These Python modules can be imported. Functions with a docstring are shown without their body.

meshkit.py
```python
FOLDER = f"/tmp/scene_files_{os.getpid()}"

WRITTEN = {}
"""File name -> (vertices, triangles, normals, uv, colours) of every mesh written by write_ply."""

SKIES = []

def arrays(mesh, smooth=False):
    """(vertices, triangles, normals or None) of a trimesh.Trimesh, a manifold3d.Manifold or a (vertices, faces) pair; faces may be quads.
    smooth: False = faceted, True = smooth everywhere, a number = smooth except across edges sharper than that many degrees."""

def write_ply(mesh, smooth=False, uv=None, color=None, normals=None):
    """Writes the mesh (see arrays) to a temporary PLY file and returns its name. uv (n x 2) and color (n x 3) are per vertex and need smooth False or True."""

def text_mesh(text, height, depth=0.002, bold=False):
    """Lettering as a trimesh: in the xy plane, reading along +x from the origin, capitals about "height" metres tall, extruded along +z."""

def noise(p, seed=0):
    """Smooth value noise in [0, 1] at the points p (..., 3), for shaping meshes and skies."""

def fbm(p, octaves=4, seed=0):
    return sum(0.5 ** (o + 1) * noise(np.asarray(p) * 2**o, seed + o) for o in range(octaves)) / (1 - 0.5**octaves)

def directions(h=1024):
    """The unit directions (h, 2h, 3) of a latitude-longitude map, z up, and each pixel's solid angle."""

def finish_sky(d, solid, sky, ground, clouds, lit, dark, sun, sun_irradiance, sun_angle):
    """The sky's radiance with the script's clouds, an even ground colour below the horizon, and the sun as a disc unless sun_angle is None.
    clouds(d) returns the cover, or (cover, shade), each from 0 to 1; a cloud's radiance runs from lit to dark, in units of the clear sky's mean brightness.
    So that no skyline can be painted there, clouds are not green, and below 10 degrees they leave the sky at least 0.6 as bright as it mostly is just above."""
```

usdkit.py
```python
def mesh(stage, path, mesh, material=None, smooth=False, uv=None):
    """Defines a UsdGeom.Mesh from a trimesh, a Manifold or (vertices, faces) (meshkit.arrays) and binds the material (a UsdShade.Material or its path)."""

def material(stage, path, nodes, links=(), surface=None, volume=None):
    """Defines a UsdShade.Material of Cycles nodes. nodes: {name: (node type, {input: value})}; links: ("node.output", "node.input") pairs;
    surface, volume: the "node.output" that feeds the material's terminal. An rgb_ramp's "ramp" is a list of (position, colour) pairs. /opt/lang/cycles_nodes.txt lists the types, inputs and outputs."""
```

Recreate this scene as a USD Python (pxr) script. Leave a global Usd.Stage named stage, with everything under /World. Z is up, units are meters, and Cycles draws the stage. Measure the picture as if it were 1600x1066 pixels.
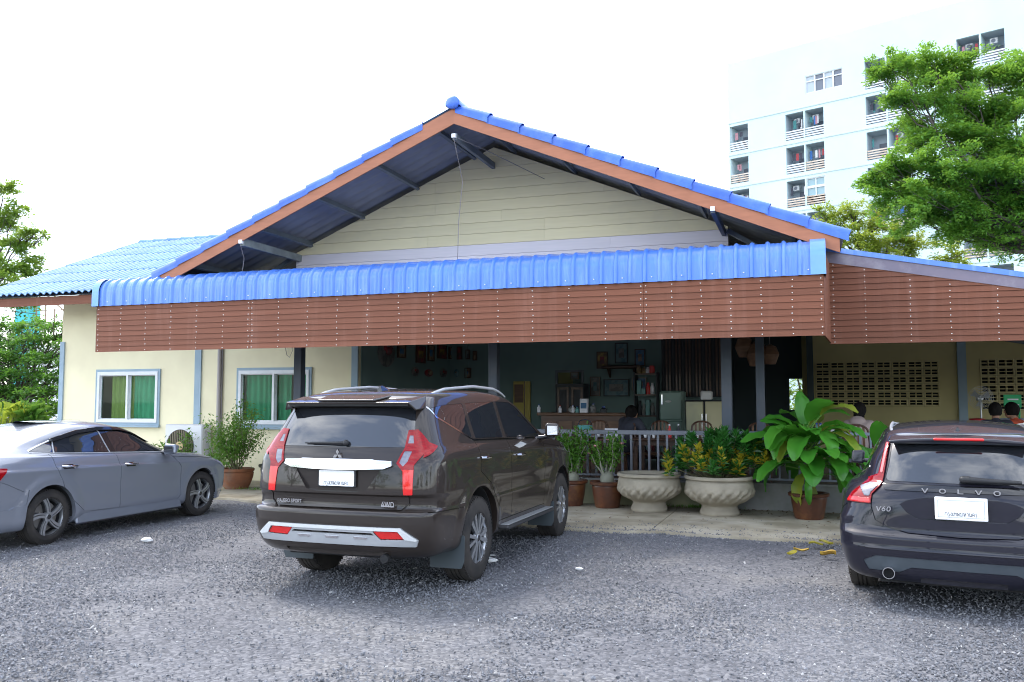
import math, random
import numpy as np, trimesh, manifold3d as m3
import shapely.geometry as sg
import shapely.affinity as sa
from shapely.ops import unary_union
from pxr import Usd, UsdGeom, UsdLux, UsdShade, Gf, Sdf, Vt
import usdkit, meshkit

EXPOSURE, SKYS, SUNI, SUNA = 1.75, 0.125, 0.25, 14.0
CLOUD0, CLOUDC = 0.12, (8.6, 8.9, 9.4)
CLO, CHI, AER = 0.44, 0.70, 1.6

stage = Usd.Stage.CreateInMemory()
UsdGeom.SetStageUpAxis(stage, "Z")
UsdGeom.SetStageMetersPerUnit(stage, 1.0)
W = UsdGeom.Xform.Define(stage, "/World")
UsdGeom.Scope.Define(stage, "/World/Looks")

# ---------------------------------------------------------------- camera, sky, sun
# world: x runs along the restaurant front to the right, y into the building, z up; the camera stands at the origin
FPX, YAW, PITCH, EYE = 1350.0, 0.3261, 0.0698, 1.654
CF = np.array([-math.sin(YAW) * math.cos(PITCH), math.cos(YAW) * math.cos(PITCH), math.sin(PITCH)])
CR = np.array([math.cos(YAW), math.sin(YAW), 0.0])
CU = np.cross(CR, CF)
cam = UsdGeom.Camera.Define(stage, "/World/camera")
cam.CreateHorizontalApertureAttr(36.0)
cam.CreateVerticalApertureAttr(36.0 * 682 / 1024)
cam.CreateFocalLengthAttr(36.0 * FPX / 1600)
cam.CreateClippingRangeAttr((0.05, 5000.0))
mx = np.eye(4)
mx[0, :3], mx[1, :3], mx[2, :3], mx[3, :3] = CR, CU, -CF, (0, 0, EYE)
cam.AddTransformOp().Set(Gf.Matrix4d(mx.tolist()))
cam.CreateExposureAttr(EXPOSURE)

sun_dir = np.array([-0.62, 0.42, 1.15]); sun_dir /= np.linalg.norm(sun_dir)
SUN_EL = math.asin(sun_dir[2]); SUN_ROT = math.atan2(sun_dir[0], sun_dir[1])
sky = UsdLux.DomeLight.Define(stage, "/World/sky")
skym = usdkit.material(stage, "/World/Looks/sky_air", {
    "sky": ("sky_texture", {"sky_type": "single_scattering", "sun_disc": False, "sun_elevation": SUN_EL, "sun_rotation": SUN_ROT,
                            "altitude": 20.0, "air_density": 1.0, "aerosol_density": AER, "ozone_density": 1.5}),
    "tc": ("texture_coordinate", {}),
    "mp": ("mapping", {"scale": (1.0, 1.0, 2.6)}),
    "n": ("noise_texture", {"scale": 2.2, "detail": 7.0, "roughness": 0.58}),
    "r": ("rgb_ramp", {"ramp": [(0.0, (CLOUD0,) * 3), (CLO, (CLOUD0,) * 3), (CHI, (1.0,) * 3), (1, (1, 1, 1))]}),
    "m": ("mix_color", {"fac": 0.5, "b": CLOUDC, "use_clamp": False}),
    "bg": ("background_shader", {"strength": SKYS})},
    [("tc.generated", "mp.vector"), ("mp.vector", "n.vector"), ("n.fac", "r.fac"), ("sky.color", "m.a"), ("r.color", "m.fac"), ("m.result", "bg.color")], surface="bg.background")
UsdShade.MaterialBindingAPI.Apply(sky.GetPrim()).Bind(skym)
sky.GetPrim().SetCustomDataByKey("kind", "structure")
sun = UsdLux.DistantLight.Define(stage, "/World/sun")
sun.CreateIntensityAttr(SUNI); sun.CreateAngleAttr(SUNA); sun.CreateNormalizeAttr(True)
sun.CreateColorAttr(Gf.Vec3f(1.0, 0.95, 0.86))
zc = sun_dir; xc = np.cross([0, 0, 1.0], zc); xc /= np.linalg.norm(xc); yc = np.cross(zc, xc)
ms = np.eye(4); ms[0, :3], ms[1, :3], ms[2, :3] = xc, yc, zc
sun.AddTransformOp().Set(Gf.Matrix4d(ms.tolist()))

# ---------------------------------------------------------------- helpers
used = {}


def numbered(path):
    n = used.get(path, -1) + 1
    used[path] = n
    return path if n == 0 else f"{path}_{n:03d}"


def tag(o, label=None, cat=None, group=None, kind=None):
    p = o.GetPrim() if hasattr(o, "GetPrim") else o
    for k, v in (("label", label), ("category", cat), ("group", group), ("kind", kind)):
        if v:
            p.SetCustomDataByKey(k, v)
    return o


def ppath(parent):
    return "/World" if parent is None else str(parent.GetPath())


def thing(name, label, cat, loc=(0, 0, 0), rz=0.0, group=None):
    x = UsdGeom.Xform.Define(stage, numbered("/World/" + name))
    x.AddTranslateOp().Set(Gf.Vec3d(*map(float, loc)))
    if rz:
        x.AddRotateZOp().Set(math.degrees(rz))
    tag(x, label, cat, group)
    return x


def copy_of(root, loc, rz=0.0, label=None, scale=None):
    was = root.GetPrim().GetCustomData()
    nm = root.GetPrim().GetName()
    while nm[-4:-3] == "_" and nm[-3:].isdigit():
        nm = nm[:-4]
    x = UsdGeom.Xform.Define(stage, numbered("/World/" + nm))
    x.GetPrim().GetReferences().AddInternalReference(root.GetPath())
    x.ClearXformOpOrder()
    x.GetPrim().GetAttribute("xformOp:translate").Set(Gf.Vec3d(*map(float, loc))) if x.GetPrim().HasAttribute("xformOp:translate") else None
    ops = [op for op in [UsdGeom.XformOp(x.GetPrim().GetAttribute("xformOp:translate"))]]
    if not x.GetPrim().HasAttribute("xformOp:rotateZ"):
        r = x.GetPrim().CreateAttribute("xformOp:rotateZ", Sdf.ValueTypeNames.Float)
    x.GetPrim().GetAttribute("xformOp:rotateZ").Set(math.degrees(rz))
    ops.append(UsdGeom.XformOp(x.GetPrim().GetAttribute("xformOp:rotateZ")))
    if scale:
        s = x.GetPrim().CreateAttribute("xformOp:scale", Sdf.ValueTypeNames.Float3)
        s.Set(Gf.Vec3f(*scale)); ops.append(UsdGeom.XformOp(s))
    x.SetXformOpOrder(ops)
    x.GetPrim().SetInstanceable(True)
    tag(x, label or was.get("label"), was.get("category"), was.get("group"))
    return x


def obj(name, mesh, mat, parent=None, smooth=False, label=None, kind=None):
    m = usdkit.mesh(stage, numbered(ppath(parent) + "/" + name), mesh, mat, smooth)
    return tag(m, label, None, None, kind)


def part_group(name, parent):
    return UsdGeom.Xform.Define(stage, numbered(ppath(parent) + "/" + name))


class MB:
    """collects shapes into one mesh"""
    def __init__(s):
        s.v, s.f, s.n = [], [], 0

    def add(s, v, f):
        v = np.asarray(v, float); f = np.asarray(f, int)
        if f.ndim == 2 and f.shape[1] == 4:
            f = np.vstack([f[:, [0, 1, 2]], f[:, [0, 2, 3]]])
        s.v.append(v); s.f.append(f + s.n); s.n += len(v)
        return s

    def tm(s, m):
        return s.add(m.vertices, m.faces)

    def box(s, x0, x1, y0, y1, z0, z1):
        v = [(x, y, z) for x in (x0, x1) for y in (y0, y1) for z in (z0, z1)]
        return s.add(v, [(0, 1, 3, 2), (4, 6, 7, 5), (0, 4, 5, 1), (2, 3, 7, 6), (0, 2, 6, 4), (1, 5, 7, 3)])

    def rbox(s, x0, x1, y0, y1, z0, z1, r=0.01):
        """box with chamfered edges"""
        c = np.array([(x, y, z) for x in (x0 + r, x1 - r) for y in (y0 + r, y1 - r) for z in (z0 + r, z1 - r)])
        p = np.vstack([c + d * r for d in np.vstack([np.eye(3), -np.eye(3)])])
        return s.tm(trimesh.convex.convex_hull(p))

    def tube(s, pts, rad, n=8, cap=True):
        p = np.asarray(pts, float); r = np.broadcast_to(rad, (len(p),)).astype(float)
        t = np.gradient(p, axis=0); t /= np.linalg.norm(t, axis=1, keepdims=True) + 1e-12
        a = np.cross(t, np.where(np.abs(t[:, 2:]) < 0.9, [0, 0, 1.0], [1.0, 0, 0])); a /= np.linalg.norm(a, axis=1, keepdims=True) + 1e-12
        b = np.cross(t, a); ang = np.arange(n) * 2 * np.pi / n
        v = (p[:, None] + r[:, None, None] * (np.cos(ang)[None, :, None] * a[:, None] + np.sin(ang)[None, :, None] * b[:, None])).reshape(-1, 3)
        f = []
        for i in range(len(p) - 1):
            for j in range(n):
                k = (j + 1) % n
                f.append((i * n + j, (i + 1) * n + j, (i + 1) * n + k, i * n + k))
        s.add(v, f)
        if cap:
            for e, rev in ((0, False), (len(p) - 1, True)):
                ring = v[e * n:(e + 1) * n]
                ff = [(0, j, j + 1) if not rev else (0, j + 1, j) for j in range(1, n - 1)]
                s.add(ring, np.array(ff))
        return s

    def bar(s, a, b, w, h, up=(0, 0, 1)):
        """rectangular bar from a to b"""
        a, b = np.asarray(a, float), np.asarray(b, float); d = b - a; d /= np.linalg.norm(d)
        u = np.cross(d, up)
        if np.linalg.norm(u) < 1e-6:
            u = np.array([1.0, 0, 0])
        u /= np.linalg.norm(u); k = np.cross(u, d)
        v = [q + i * u * w / 2 + j * k * h / 2 for q in (a, b) for i, j in ((-1, -1), (1, -1), (1, 1), (-1, 1))]
        return s.add(v, [(0, 1, 2, 3), (7, 6, 5, 4), (0, 4, 5, 1), (1, 5, 6, 2), (2, 6, 7, 3), (3, 7, 4, 0)])

    def lathe(s, prof, n=24, c=(0, 0, 0)):
        p = np.asarray(prof, float); ang = np.arange(n) * 2 * np.pi / n
        v = np.stack([p[:, None, 0] * np.cos(ang), p[:, None, 0] * np.sin(ang), np.broadcast_to(p[:, None, 1], (len(p), n))], -1).reshape(-1, 3) + np.array(c)
        f = [(i * n + j, i * n + (j + 1) % n, (i + 1) * n + (j + 1) % n, (i + 1) * n + j) for i in range(len(p) - 1) for j in range(n)]
        return s.add(v, f)

    def prism(s, poly, d0, d1, axis="y"):
        """shapely polygon (a, b) extruded along an axis: y -> (x, z), x -> (y, z), z -> (x, y)"""
        for g in getattr(poly, "geoms", [poly]):
            if g.is_empty or g.area < 1e-8:
                continue
            m = trimesh.creation.extrude_polygon(g, d1 - d0, engine="earcut")
            v = np.array(m.vertices); e = v[:, 2] + d0
            if axis == "y":
                s.add(np.stack([v[:, 0], e, v[:, 1]], 1), np.array(m.faces)[:, ::-1])
            elif axis == "x":
                s.add(np.stack([e, v[:, 0], v[:, 1]], 1), m.faces)
            else:
                s.add(np.stack([v[:, 0], v[:, 1], e], 1), m.faces)
        return s

    def grid(s, P):
        """(n, m, 3) points as a sheet"""
        P = np.asarray(P, float); n, m = P.shape[:2]
        i, j = np.meshgrid(np.arange(n - 1), np.arange(m - 1), indexing="ij")
        q = np.stack([i * m + j, (i + 1) * m + j, (i + 1) * m + j + 1, i * m + j + 1], -1).reshape(-1, 4)
        return s.add(P.reshape(-1, 3), q)

    def out(s):
        return trimesh.Trimesh(np.vstack(s.v), np.vstack(s.f), process=False)

    def build(s, name, mat, parent=None, smooth=False, **k):
        return obj(name, s.out(), mat, parent, smooth, **k)


def rect(x0, x1, z0, z1):
    return sg.box(x0, z0, x1, z1)


def rpoly(pts, r=0.0):
    p = sg.Polygon(pts).buffer(0)
    return p.buffer(-r).buffer(2 * r).buffer(-r) if r else p


# ---------------------------------------------------------------- materials
def mat(name, color, rough=0.6, metallic=0.0, spec=0.5, c2=None, scale=3.0, detail=5.0, amt=1.0, rnd=0.0, bump=0.0, bscale=40.0, stretch=None,
        coat=0.0, trans=0.0, alpha=1.0, grime=None, gscale=0.7, space="object", ramp=(0.35, 0.65), gmap=None, gramp=(.5, .75)):
    """procedural principled material: base colour between color and c2 by noise, random lightness per object, noise bump, soft wear"""
    n = {"p": ("principled_bsdf", {"base_color": color, "roughness": rough, "metallic": metallic, "specular_ior_level": spec, "coat_weight": coat, "coat_roughness": 0.03})}
    L = []
    if c2 is not None or bump or grime is not None:
        if space == "object":
            n["tc"] = ("texture_coordinate", {}); src = "tc.object"
        else:
            n["tc"] = ("geometry", {}); src = "tc.position"
        if stretch:
            n["mp"] = ("mapping", {"scale": stretch}); L.append((src, "mp.vector")); src = "mp.vector"
    last = None
    if c2 is not None:
        n["n1"] = ("noise_texture", {"scale": scale, "detail": detail, "roughness": 0.6})
        n["r1"] = ("rgb_ramp", {"ramp": [(0, color), (ramp[0], color), (ramp[1], c2), (1, c2)]})
        L += [(src, "n1.vector"), ("n1.fac", "r1.fac")]
        last = "r1.color"
    if grime is not None:
        n["tg"] = ("geometry", {})
        n["n3"] = ("noise_texture", {"scale": gscale, "detail": 6.0, "roughness": 0.65})
        n["r3"] = ("rgb_ramp", {"ramp": [(0, (0, 0, 0)), (gramp[0], (0, 0, 0)), (gramp[1], (0.7,) * 3), (1, (1, 1, 1))]})
        n["m3"] = ("mix_color", {"a": color, "b": grime})
        if gmap:
            n["mg"] = ("mapping", {"scale": gmap}); L += [("tg.position", "mg.vector"), ("mg.vector", "n3.vector")]
        else:
            L.append(("tg.position", "n3.vector"))
        L += [("n3.fac", "r3.fac"), ("r3.color", "m3.fac")]
        if last:
            L.append((last, "m3.a"))
        last = "m3.result"
    if rnd:
        n["oi"] = ("object_info", {})
        n["mr"] = ("map_range", {"from_min": 0.0, "from_max": 1.0, "to_min": 1 - rnd, "to_max": 1 + rnd})
        n["hv"] = ("hsv", {"color": color})
        L += [("oi.random", "mr.value"), ("mr.result", "hv.value")]
        if last:
            L.append((last, "hv.color"))
        last = "hv.color"
    if last:
        L.append((last, "p.base_color"))
    if bump:
        n["n2"] = ("noise_texture", {"scale": bscale, "detail": 4.0, "roughness": 0.6})
        n["b"] = ("bump", {"strength": min(1.0, bump), "distance": 0.01})
        L += [(src, "n2.vector"), ("n2.fac", "b.height"), ("b.normal", "p.normal")]
    return usdkit.material(stage, "/World/Looks/" + name, n, L, surface="p.BSDF")


def stage_mat(path):
    return UsdShade.Material.Get(stage, path)


def glass(name, tint=(0.9, 0.95, 0.95), rough=0.02, ior=1.5):
    return usdkit.material(stage, "/World/Looks/" + name, {
        "t": ("transparent_bsdf", {"color": tint}), "g": ("glossy_bsdf", {"color": (1, 1, 1), "roughness": rough}),
        "f": ("fresnel", {"IOR": ior}), "m": ("mix_closure", {})},
        [("f.fac", "m.fac"), ("t.BSDF", "m.closure1"), ("g.BSDF", "m.closure2")], surface="m.closure")


def leafmat(name, c1, c2, trans=(0.2, 0.35, 0.05), rough=0.45, scale=2.0, tw=0.35, rnd=True):
    return usdkit.material(stage, "/World/Looks/" + name, {
        "g": ("geometry", {}), "n": ("noise_texture", {"scale": scale, "detail": 3.0}),
        "add": ("math", {"math_type": "multiply_add", "value2": 0.45, "value3": 0.0}),
        "add2": ("math", {"math_type": "multiply_add", "value2": 0.75}),
        "r": ("rgb_ramp", {"ramp": [(0, c1), (0.25, c1), (0.8, c2), (1, c2)]}),
        "p": ("principled_bsdf", {"roughness": rough, "specular_ior_level": 0.4}),
        "t": ("translucent_bsdf", {"color": trans}), "m": ("mix_closure", {"fac": tw})},
        [("g.position", "n.vector"), ("g.random_per_island", "add.value1"), ("n.fac", "add2.value1"), ("add.value", "add2.value3"), ("add2.value", "r.fac"),
         ("r.color", "p.base_color"), ("p.BSDF", "m.closure1"), ("t.BSDF", "m.closure2")], surface="m.closure")


def at(u, v, y):
    """the point on the plane at depth y (along the building's depth axis) that is seen at (u, v) of the 1600 x 1066 picture"""
    d = CF * FPX + CR * (u - 800) - CU * (v - 533)
    return np.array([0, 0, EYE]) + d * y / d[1]

# ---------------------------------------------------------------- ground
rg = np.random.default_rng(3)
m_soil = mat("packed_earth", (0.13, 0.125, 0.115), 0.95, c2=(0.10, 0.105, 0.08), scale=0.6, bump=0.4, bscale=12, space="world")
m_gravel = usdkit.material(stage, "/World/Looks/blue_grey_gravel", {
    "g": ("geometry", {}), "v": ("voronoi_texture", {"scale": 42.0, "randomness": 1.0}), "v2": ("voronoi_texture", {"scale": 95.0}),
    "n": ("noise_texture", {"scale": 0.55, "detail": 7.0, "roughness": 0.6}), "r": ("rgb_ramp", {"ramp": [(0, (0.085, 0.087, 0.096)), (0.5, (0.128, 0.131, 0.145)), (1, (0.21, 0.21, 0.22))]}),
    "r2": ("rgb_ramp", {"ramp": [(0.36, (0.72, 0.72, 0.75)), (0.5, (0.95, 0.95, 0.96)), (0.66, (1.14, 1.10, 1.02))]}), "sep": ("separate_xyz", {}),
    "m": ("mix", {"mix_type": "multiply", "fac": 1.0}),
    "sum": ("math", {"math_type": "multiply_add", "value2": 0.4}),
    "b": ("bump", {"strength": 0.7, "distance": 0.012, "invert": True}), "p": ("principled_bsdf", {"roughness": 0.85})},
    [("g.position", "v.vector"), ("g.position", "v2.vector"), ("g.position", "n.vector"), ("v.color", "sep.vector"), ("sep.x", "r.fac"), ("n.fac", "r2.fac"), ("r.color", "m.color1"), ("r2.color", "m.color2"),
     ("m.color", "p.base_color"), ("v2.distance", "sum.value1"), ("v.distance", "sum.value3"), ("sum.value", "b.height"), ("b.normal", "p.normal")], surface="p.BSDF")
m_slab = mat("worn_concrete", (0.42, 0.37, 0.275), 0.9, c2=(0.24, 0.205, 0.14), scale=1.3, detail=8, bump=0.35, bscale=25, grime=(0.54, 0.50, 0.42), gscale=1.1, space="world", ramp=(.38, .62))
tag(MB().add([(-900, -900, -.02), (900, -900, -.02), (900, 900, -.02), (-900, 900, -.02)], [(0, 1, 2, 3)]).build("ground", m_soil), None, None, None, "structure")
gx, gy = np.meshgrid(np.linspace(-30, 22, 261), np.linspace(-14, 12.4, 133), indexing="ij")
gz = (meshkit.fbm(np.stack([gx * .7, gy * .7, gx * 0], -1), 4, 5) - .5) * .035 - .006
gz = np.minimum(gz, .006)
tag(obj("gravel_yard", MB().grid(np.stack([gx, gy, gz], -1)).out(), m_gravel, None, True), None, None, None, "structure")
# concrete apron in front of the building: a cracked edge that the gravel laps over
edge = []
for x in np.linspace(-18, 14, 161):
    base = np.interp(x, [-18, -10, -9.3, -7, -2.8, .3, 14], [12.75, 12.70, 12.45, 11.7, 11.0, 10.85, 10.8])
    edge.append((x, base + (meshkit.fbm(np.array([[x * 1.1, 3.3, 0]]), 4, 9)[0] - .5) * .5))
poly = sg.Polygon(edge + [(14, 15.4), (-18, 15.4)])
cuts = [sg.LineString([(x, 9), (x + .05, 16)]) for x in (-13, -9.1, -5.3, -1.9, 1.9, 6)] + [sg.LineString([(-9.8, 12.2), (-9.2, 12.9), (-8.5, 13.0), (-7.6, 13.4)]), sg.LineString([(-4, 11), (-3.4, 12), (-2.2, 12.3), (-1, 12.9)])]
joint = unary_union([q.buffer(.008) for q in cuts])
slabs = poly.difference(joint)
ap = tag(MB().prism(poly, -.05, .012, "z").build("concrete_apron", m_slab), None, None, None, "structure")
for g in slabs.geoms:
    MB().prism(g, .0125, .028, "z").build("slab", m_slab, ap)
# loose stones
def stone(seed):
    r = np.random.default_rng(seed); p = r.normal(size=(11, 3)); p /= np.linalg.norm(p, axis=1, keepdims=True)
    p *= r.uniform(.75, 1.1, (11, 1)) * np.array([1, .8, .55]); return trimesh.convex.convex_hull(p)


m_stone = mat("crushed_stone", (0.195, 0.199, 0.217), 0.85, c2=(0.125, 0.128, 0.141), scale=0.8, rnd=.35, bump=.3, bscale=3)
m_pale_stone = mat("pale_limestone", (0.42, 0.41, 0.40), 0.85, c2=(.3, .3, .3), scale=.8, rnd=.3)
pi = UsdGeom.PointInstancer.Define(stage, "/World/gravel_stones")
tag(pi, "loose crushed blue grey stones covering the parking yard", "gravel", None, "stuff")
for k in range(5):
    obj("stone", stone(k + 11), m_stone if k < 4 else m_pale_stone, UsdGeom.Xform.Define(stage, f"/World/gravel_stones/prototypes") if k == 0 else UsdGeom.Xform.Get(stage, "/World/gravel_stones/prototypes"))
names = ["stone"] + [f"stone_{k:03d}" for k in range(1, 5)]
pi.CreatePrototypesRel().SetTargets([Sdf.Path(f"/World/gravel_stones/prototypes/{n}") for n in names])
pts = []
shp = poly.buffer(-.12)
from shapely.prepared import prep
pp, pe = prep(shp), prep(poly.buffer(.05).difference(poly.buffer(-.5)))
N = 150000
dep = 4.6 + (rg.random(N) ** 1.0) * 9.5
lat = rg.uniform(-.68, .72, N) * dep
XY = np.stack([-math.sin(YAW) * dep + math.cos(YAW) * lat, math.cos(YAW) * dep + math.sin(YAW) * lat], 1)
import shapely
inside = shapely.contains_xy(shp, XY[:, 0], XY[:, 1])
close = shapely.contains_xy(poly.difference(poly.buffer(-.7)), XY[:, 0], XY[:, 1])
keep = ~inside | (close & (rg.random(N) < .12)) | (inside & (rg.random(N) < .006))
bare = meshkit.fbm(np.column_stack([XY * .55, np.zeros(N)]), 4, 33)
keep &= inside | (rg.random(N) < np.clip((.66 - bare) * 7, .12, 1))
keep &= (XY[:, 1] < 13.2) & (XY[:, 0] > -15)
XY = XY[keep]; n = len(XY)
size = rg.uniform(.006, .0145, n) * (1 + (rg.random(n) < .04) * .6)
zz = np.where(shapely.contains_xy(poly, XY[:, 0], XY[:, 1]), .030, .002) + size * .15
pi.CreatePositionsAttr(Vt.Vec3fArray.FromNumpy(np.column_stack([XY, zz]).astype(np.float32)))
pi.CreateScalesAttr(Vt.Vec3fArray.FromNumpy(np.repeat(size[:, None], 3, 1).astype(np.float32)))
q = rg.normal(size=(n, 4)); q[:, 1:3] *= .35; q /= np.linalg.norm(q, axis=1, keepdims=True)
pi.CreateOrientationsAttr(Vt.QuathArray([Gf.Quath(float(a), float(b), float(c), float(d)) for a, b, c, d in q]))
pi.CreateProtoIndicesAttr(Vt.IntArray.FromNumpy(rg.choice(5, n, p=[.24, .24, .24, .24, .04]).astype(np.int32)))

rng = np.random.default_rng(7)
# ---------------------------------------------------------------- building materials
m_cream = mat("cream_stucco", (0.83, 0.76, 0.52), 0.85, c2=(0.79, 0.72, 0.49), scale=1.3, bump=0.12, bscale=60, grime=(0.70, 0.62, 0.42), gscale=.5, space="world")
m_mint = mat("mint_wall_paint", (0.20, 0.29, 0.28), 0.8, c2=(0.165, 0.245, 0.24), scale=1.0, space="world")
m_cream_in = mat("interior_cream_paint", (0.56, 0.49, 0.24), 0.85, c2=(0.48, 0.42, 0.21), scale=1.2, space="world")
m_brown = mat("brown_board", (0.192, 0.070, 0.038), 0.65, spec=.3, c2=(0.16, 0.058, 0.031), scale=1.0, stretch=(1.2, 8, 45), rnd=0.10, bump=0.25, bscale=1.5, grime=(0.238, 0.108, 0.072), gscale=1.6, gmap=(3.2, 1, .28), gramp=(.54, .78), space="world")
m_barge = mat("orange_brown_board", (0.37, 0.142, 0.075), 0.65, c2=(0.32, 0.122, 0.064), scale=3, stretch=(1, 1, 6), rnd=0.06)
m_gcream = mat("cream_siding", (0.80, 0.71, 0.45), 0.7, c2=(0.76, 0.67, 0.42), scale=1.2, stretch=(1, 6, 20), rnd=0.03, bump=0.12, bscale=2, grime=(0.62, 0.56, 0.38), space="world")
m_gwhite = mat("white_siding", (0.78, 0.72, 0.74), 0.7, c2=(0.73, 0.68, 0.70), scale=1.2, stretch=(1, 6, 20), rnd=0.05, space="world")
m_gap = mat("dark_joint", (0.11, 0.042, 0.026), 0.9)
m_blue = mat("blue_roof_metal", (0.085, 0.225, 0.72), 0.34, c2=(0.075, 0.20, 0.66), scale=1.5, coat=0.45, grime=(0.26, 0.42, 0.78), gscale=2.2, gmap=(4, 1, .5), gramp=(.48, .8), rnd=0.05, space="world")
m_blue_cap = mat("blue_end_cap_metal", (0.17, 0.36, 0.74), 0.35, c2=(0.14, 0.32, 0.72), scale=2, coat=0.3)
m_tile_blue = mat("blue_roof_tile", (0.050, 0.150, 0.62), 0.42, c2=(0.038, 0.120, 0.54), scale=4, coat=0.15, grime=(0.13, 0.23, 0.55), gscale=3, rnd=0.10)
m_sheet_blue = mat("faded_blue_roof_sheet", (0.155, 0.29, 0.50), 0.55, spec=.3, c2=(0.108, 0.24, 0.46), scale=2, grime=(0.18, 0.29, 0.45), gscale=0.8, rnd=0.10, space="world")
m_under = mat("roof_underside", (0.29, 0.295, 0.31), 0.65, spec=.3, c2=(0.24, 0.245, 0.26), scale=2)
m_steel = mat("grey_painted_steel", (0.14, 0.165, 0.185), 0.5, c2=(0.115, 0.135, 0.155), scale=4)
m_post = mat("slate_post_paint", (0.060, 0.075, 0.098), 0.5, c2=(0.05, 0.064, 0.083), scale=3, grime=(0.09, 0.09, 0.10), gscale=2)
m_rail = mat("grey_rail_paint", (0.165, 0.175, 0.20), 0.5, c2=(0.14, 0.15, 0.175), scale=5)
m_trim = mat("blue_grey_trim", (0.30, 0.40, 0.47), 0.6, c2=(0.26, 0.36, 0.43), scale=3, space="world")
m_alu = mat("white_window_frame", (0.72, 0.74, 0.76), 0.35, c2=(0.66, 0.68, 0.70), scale=6)
m_curtain = usdkit.material(stage, "/World/Looks/green_curtain_cloth", {"p": ("principled_bsdf", {"base_color": (0.12, 0.52, 0.29), "roughness": 0.85}), "t": ("translucent_bsdf", {"color": (0.05, 0.3, 0.14)}), "m": ("mix_closure", {"fac": 0.25})},
                            [("p.BSDF", "m.closure1"), ("t.BSDF", "m.closure2")], surface="m.closure")
m_curtain2 = mat("olive_curtain_cloth", (0.22, 0.28, 0.06), 0.85)
m_pane = glass("window_glass", (0.88, 0.95, 0.92), ior=1.22)
m_screw = mat("screw_zinc", (0.75, 0.72, 0.68), 0.35, metallic=0.3)
m_flash = mat("violet_grey_flashing", (0.20, 0.165, 0.21), 0.45, c2=(0.16, 0.14, 0.19), scale=2.5, grime=(0.32, 0.30, 0.33), gscale=3, space="world")
m_conc = mat("bare_concrete_wall", (0.30, 0.30, 0.30), 0.9, c2=(0.24, 0.24, 0.23), scale=2.5, bump=0.3, bscale=30, grime=(0.16, 0.17, 0.13), gscale=1.8, space="world")
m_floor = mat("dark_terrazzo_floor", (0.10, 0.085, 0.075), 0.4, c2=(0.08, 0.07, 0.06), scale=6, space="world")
m_slot = mat("vent_shadow_gap", (0.03, 0.03, 0.025), 0.9)  # near black colour stands in for the shade inside the vent slots
m_wire = mat("wire_sheath", (0.22, 0.20, 0.20), 0.6)
m_white = mat("white_ceramic", (0.75, 0.75, 0.75), 0.3)
m_pvc = mat("pipe_plastic", (0.38, 0.34, 0.33), 0.5)

bld = thing("restaurant_building", "cream walled restaurant with blue gabled roof, brown boarded awning and open veranda", "building")

YA, YB, YG, YR, YH = 11.6, 11.75, 13.5, 13.1, 15.3
AX, AZ, SL = -4.89, 6.04, 0.419                       # apex of the front gable, its slope
roofz = lambda x: AZ - SL * abs(x - AX)

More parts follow.
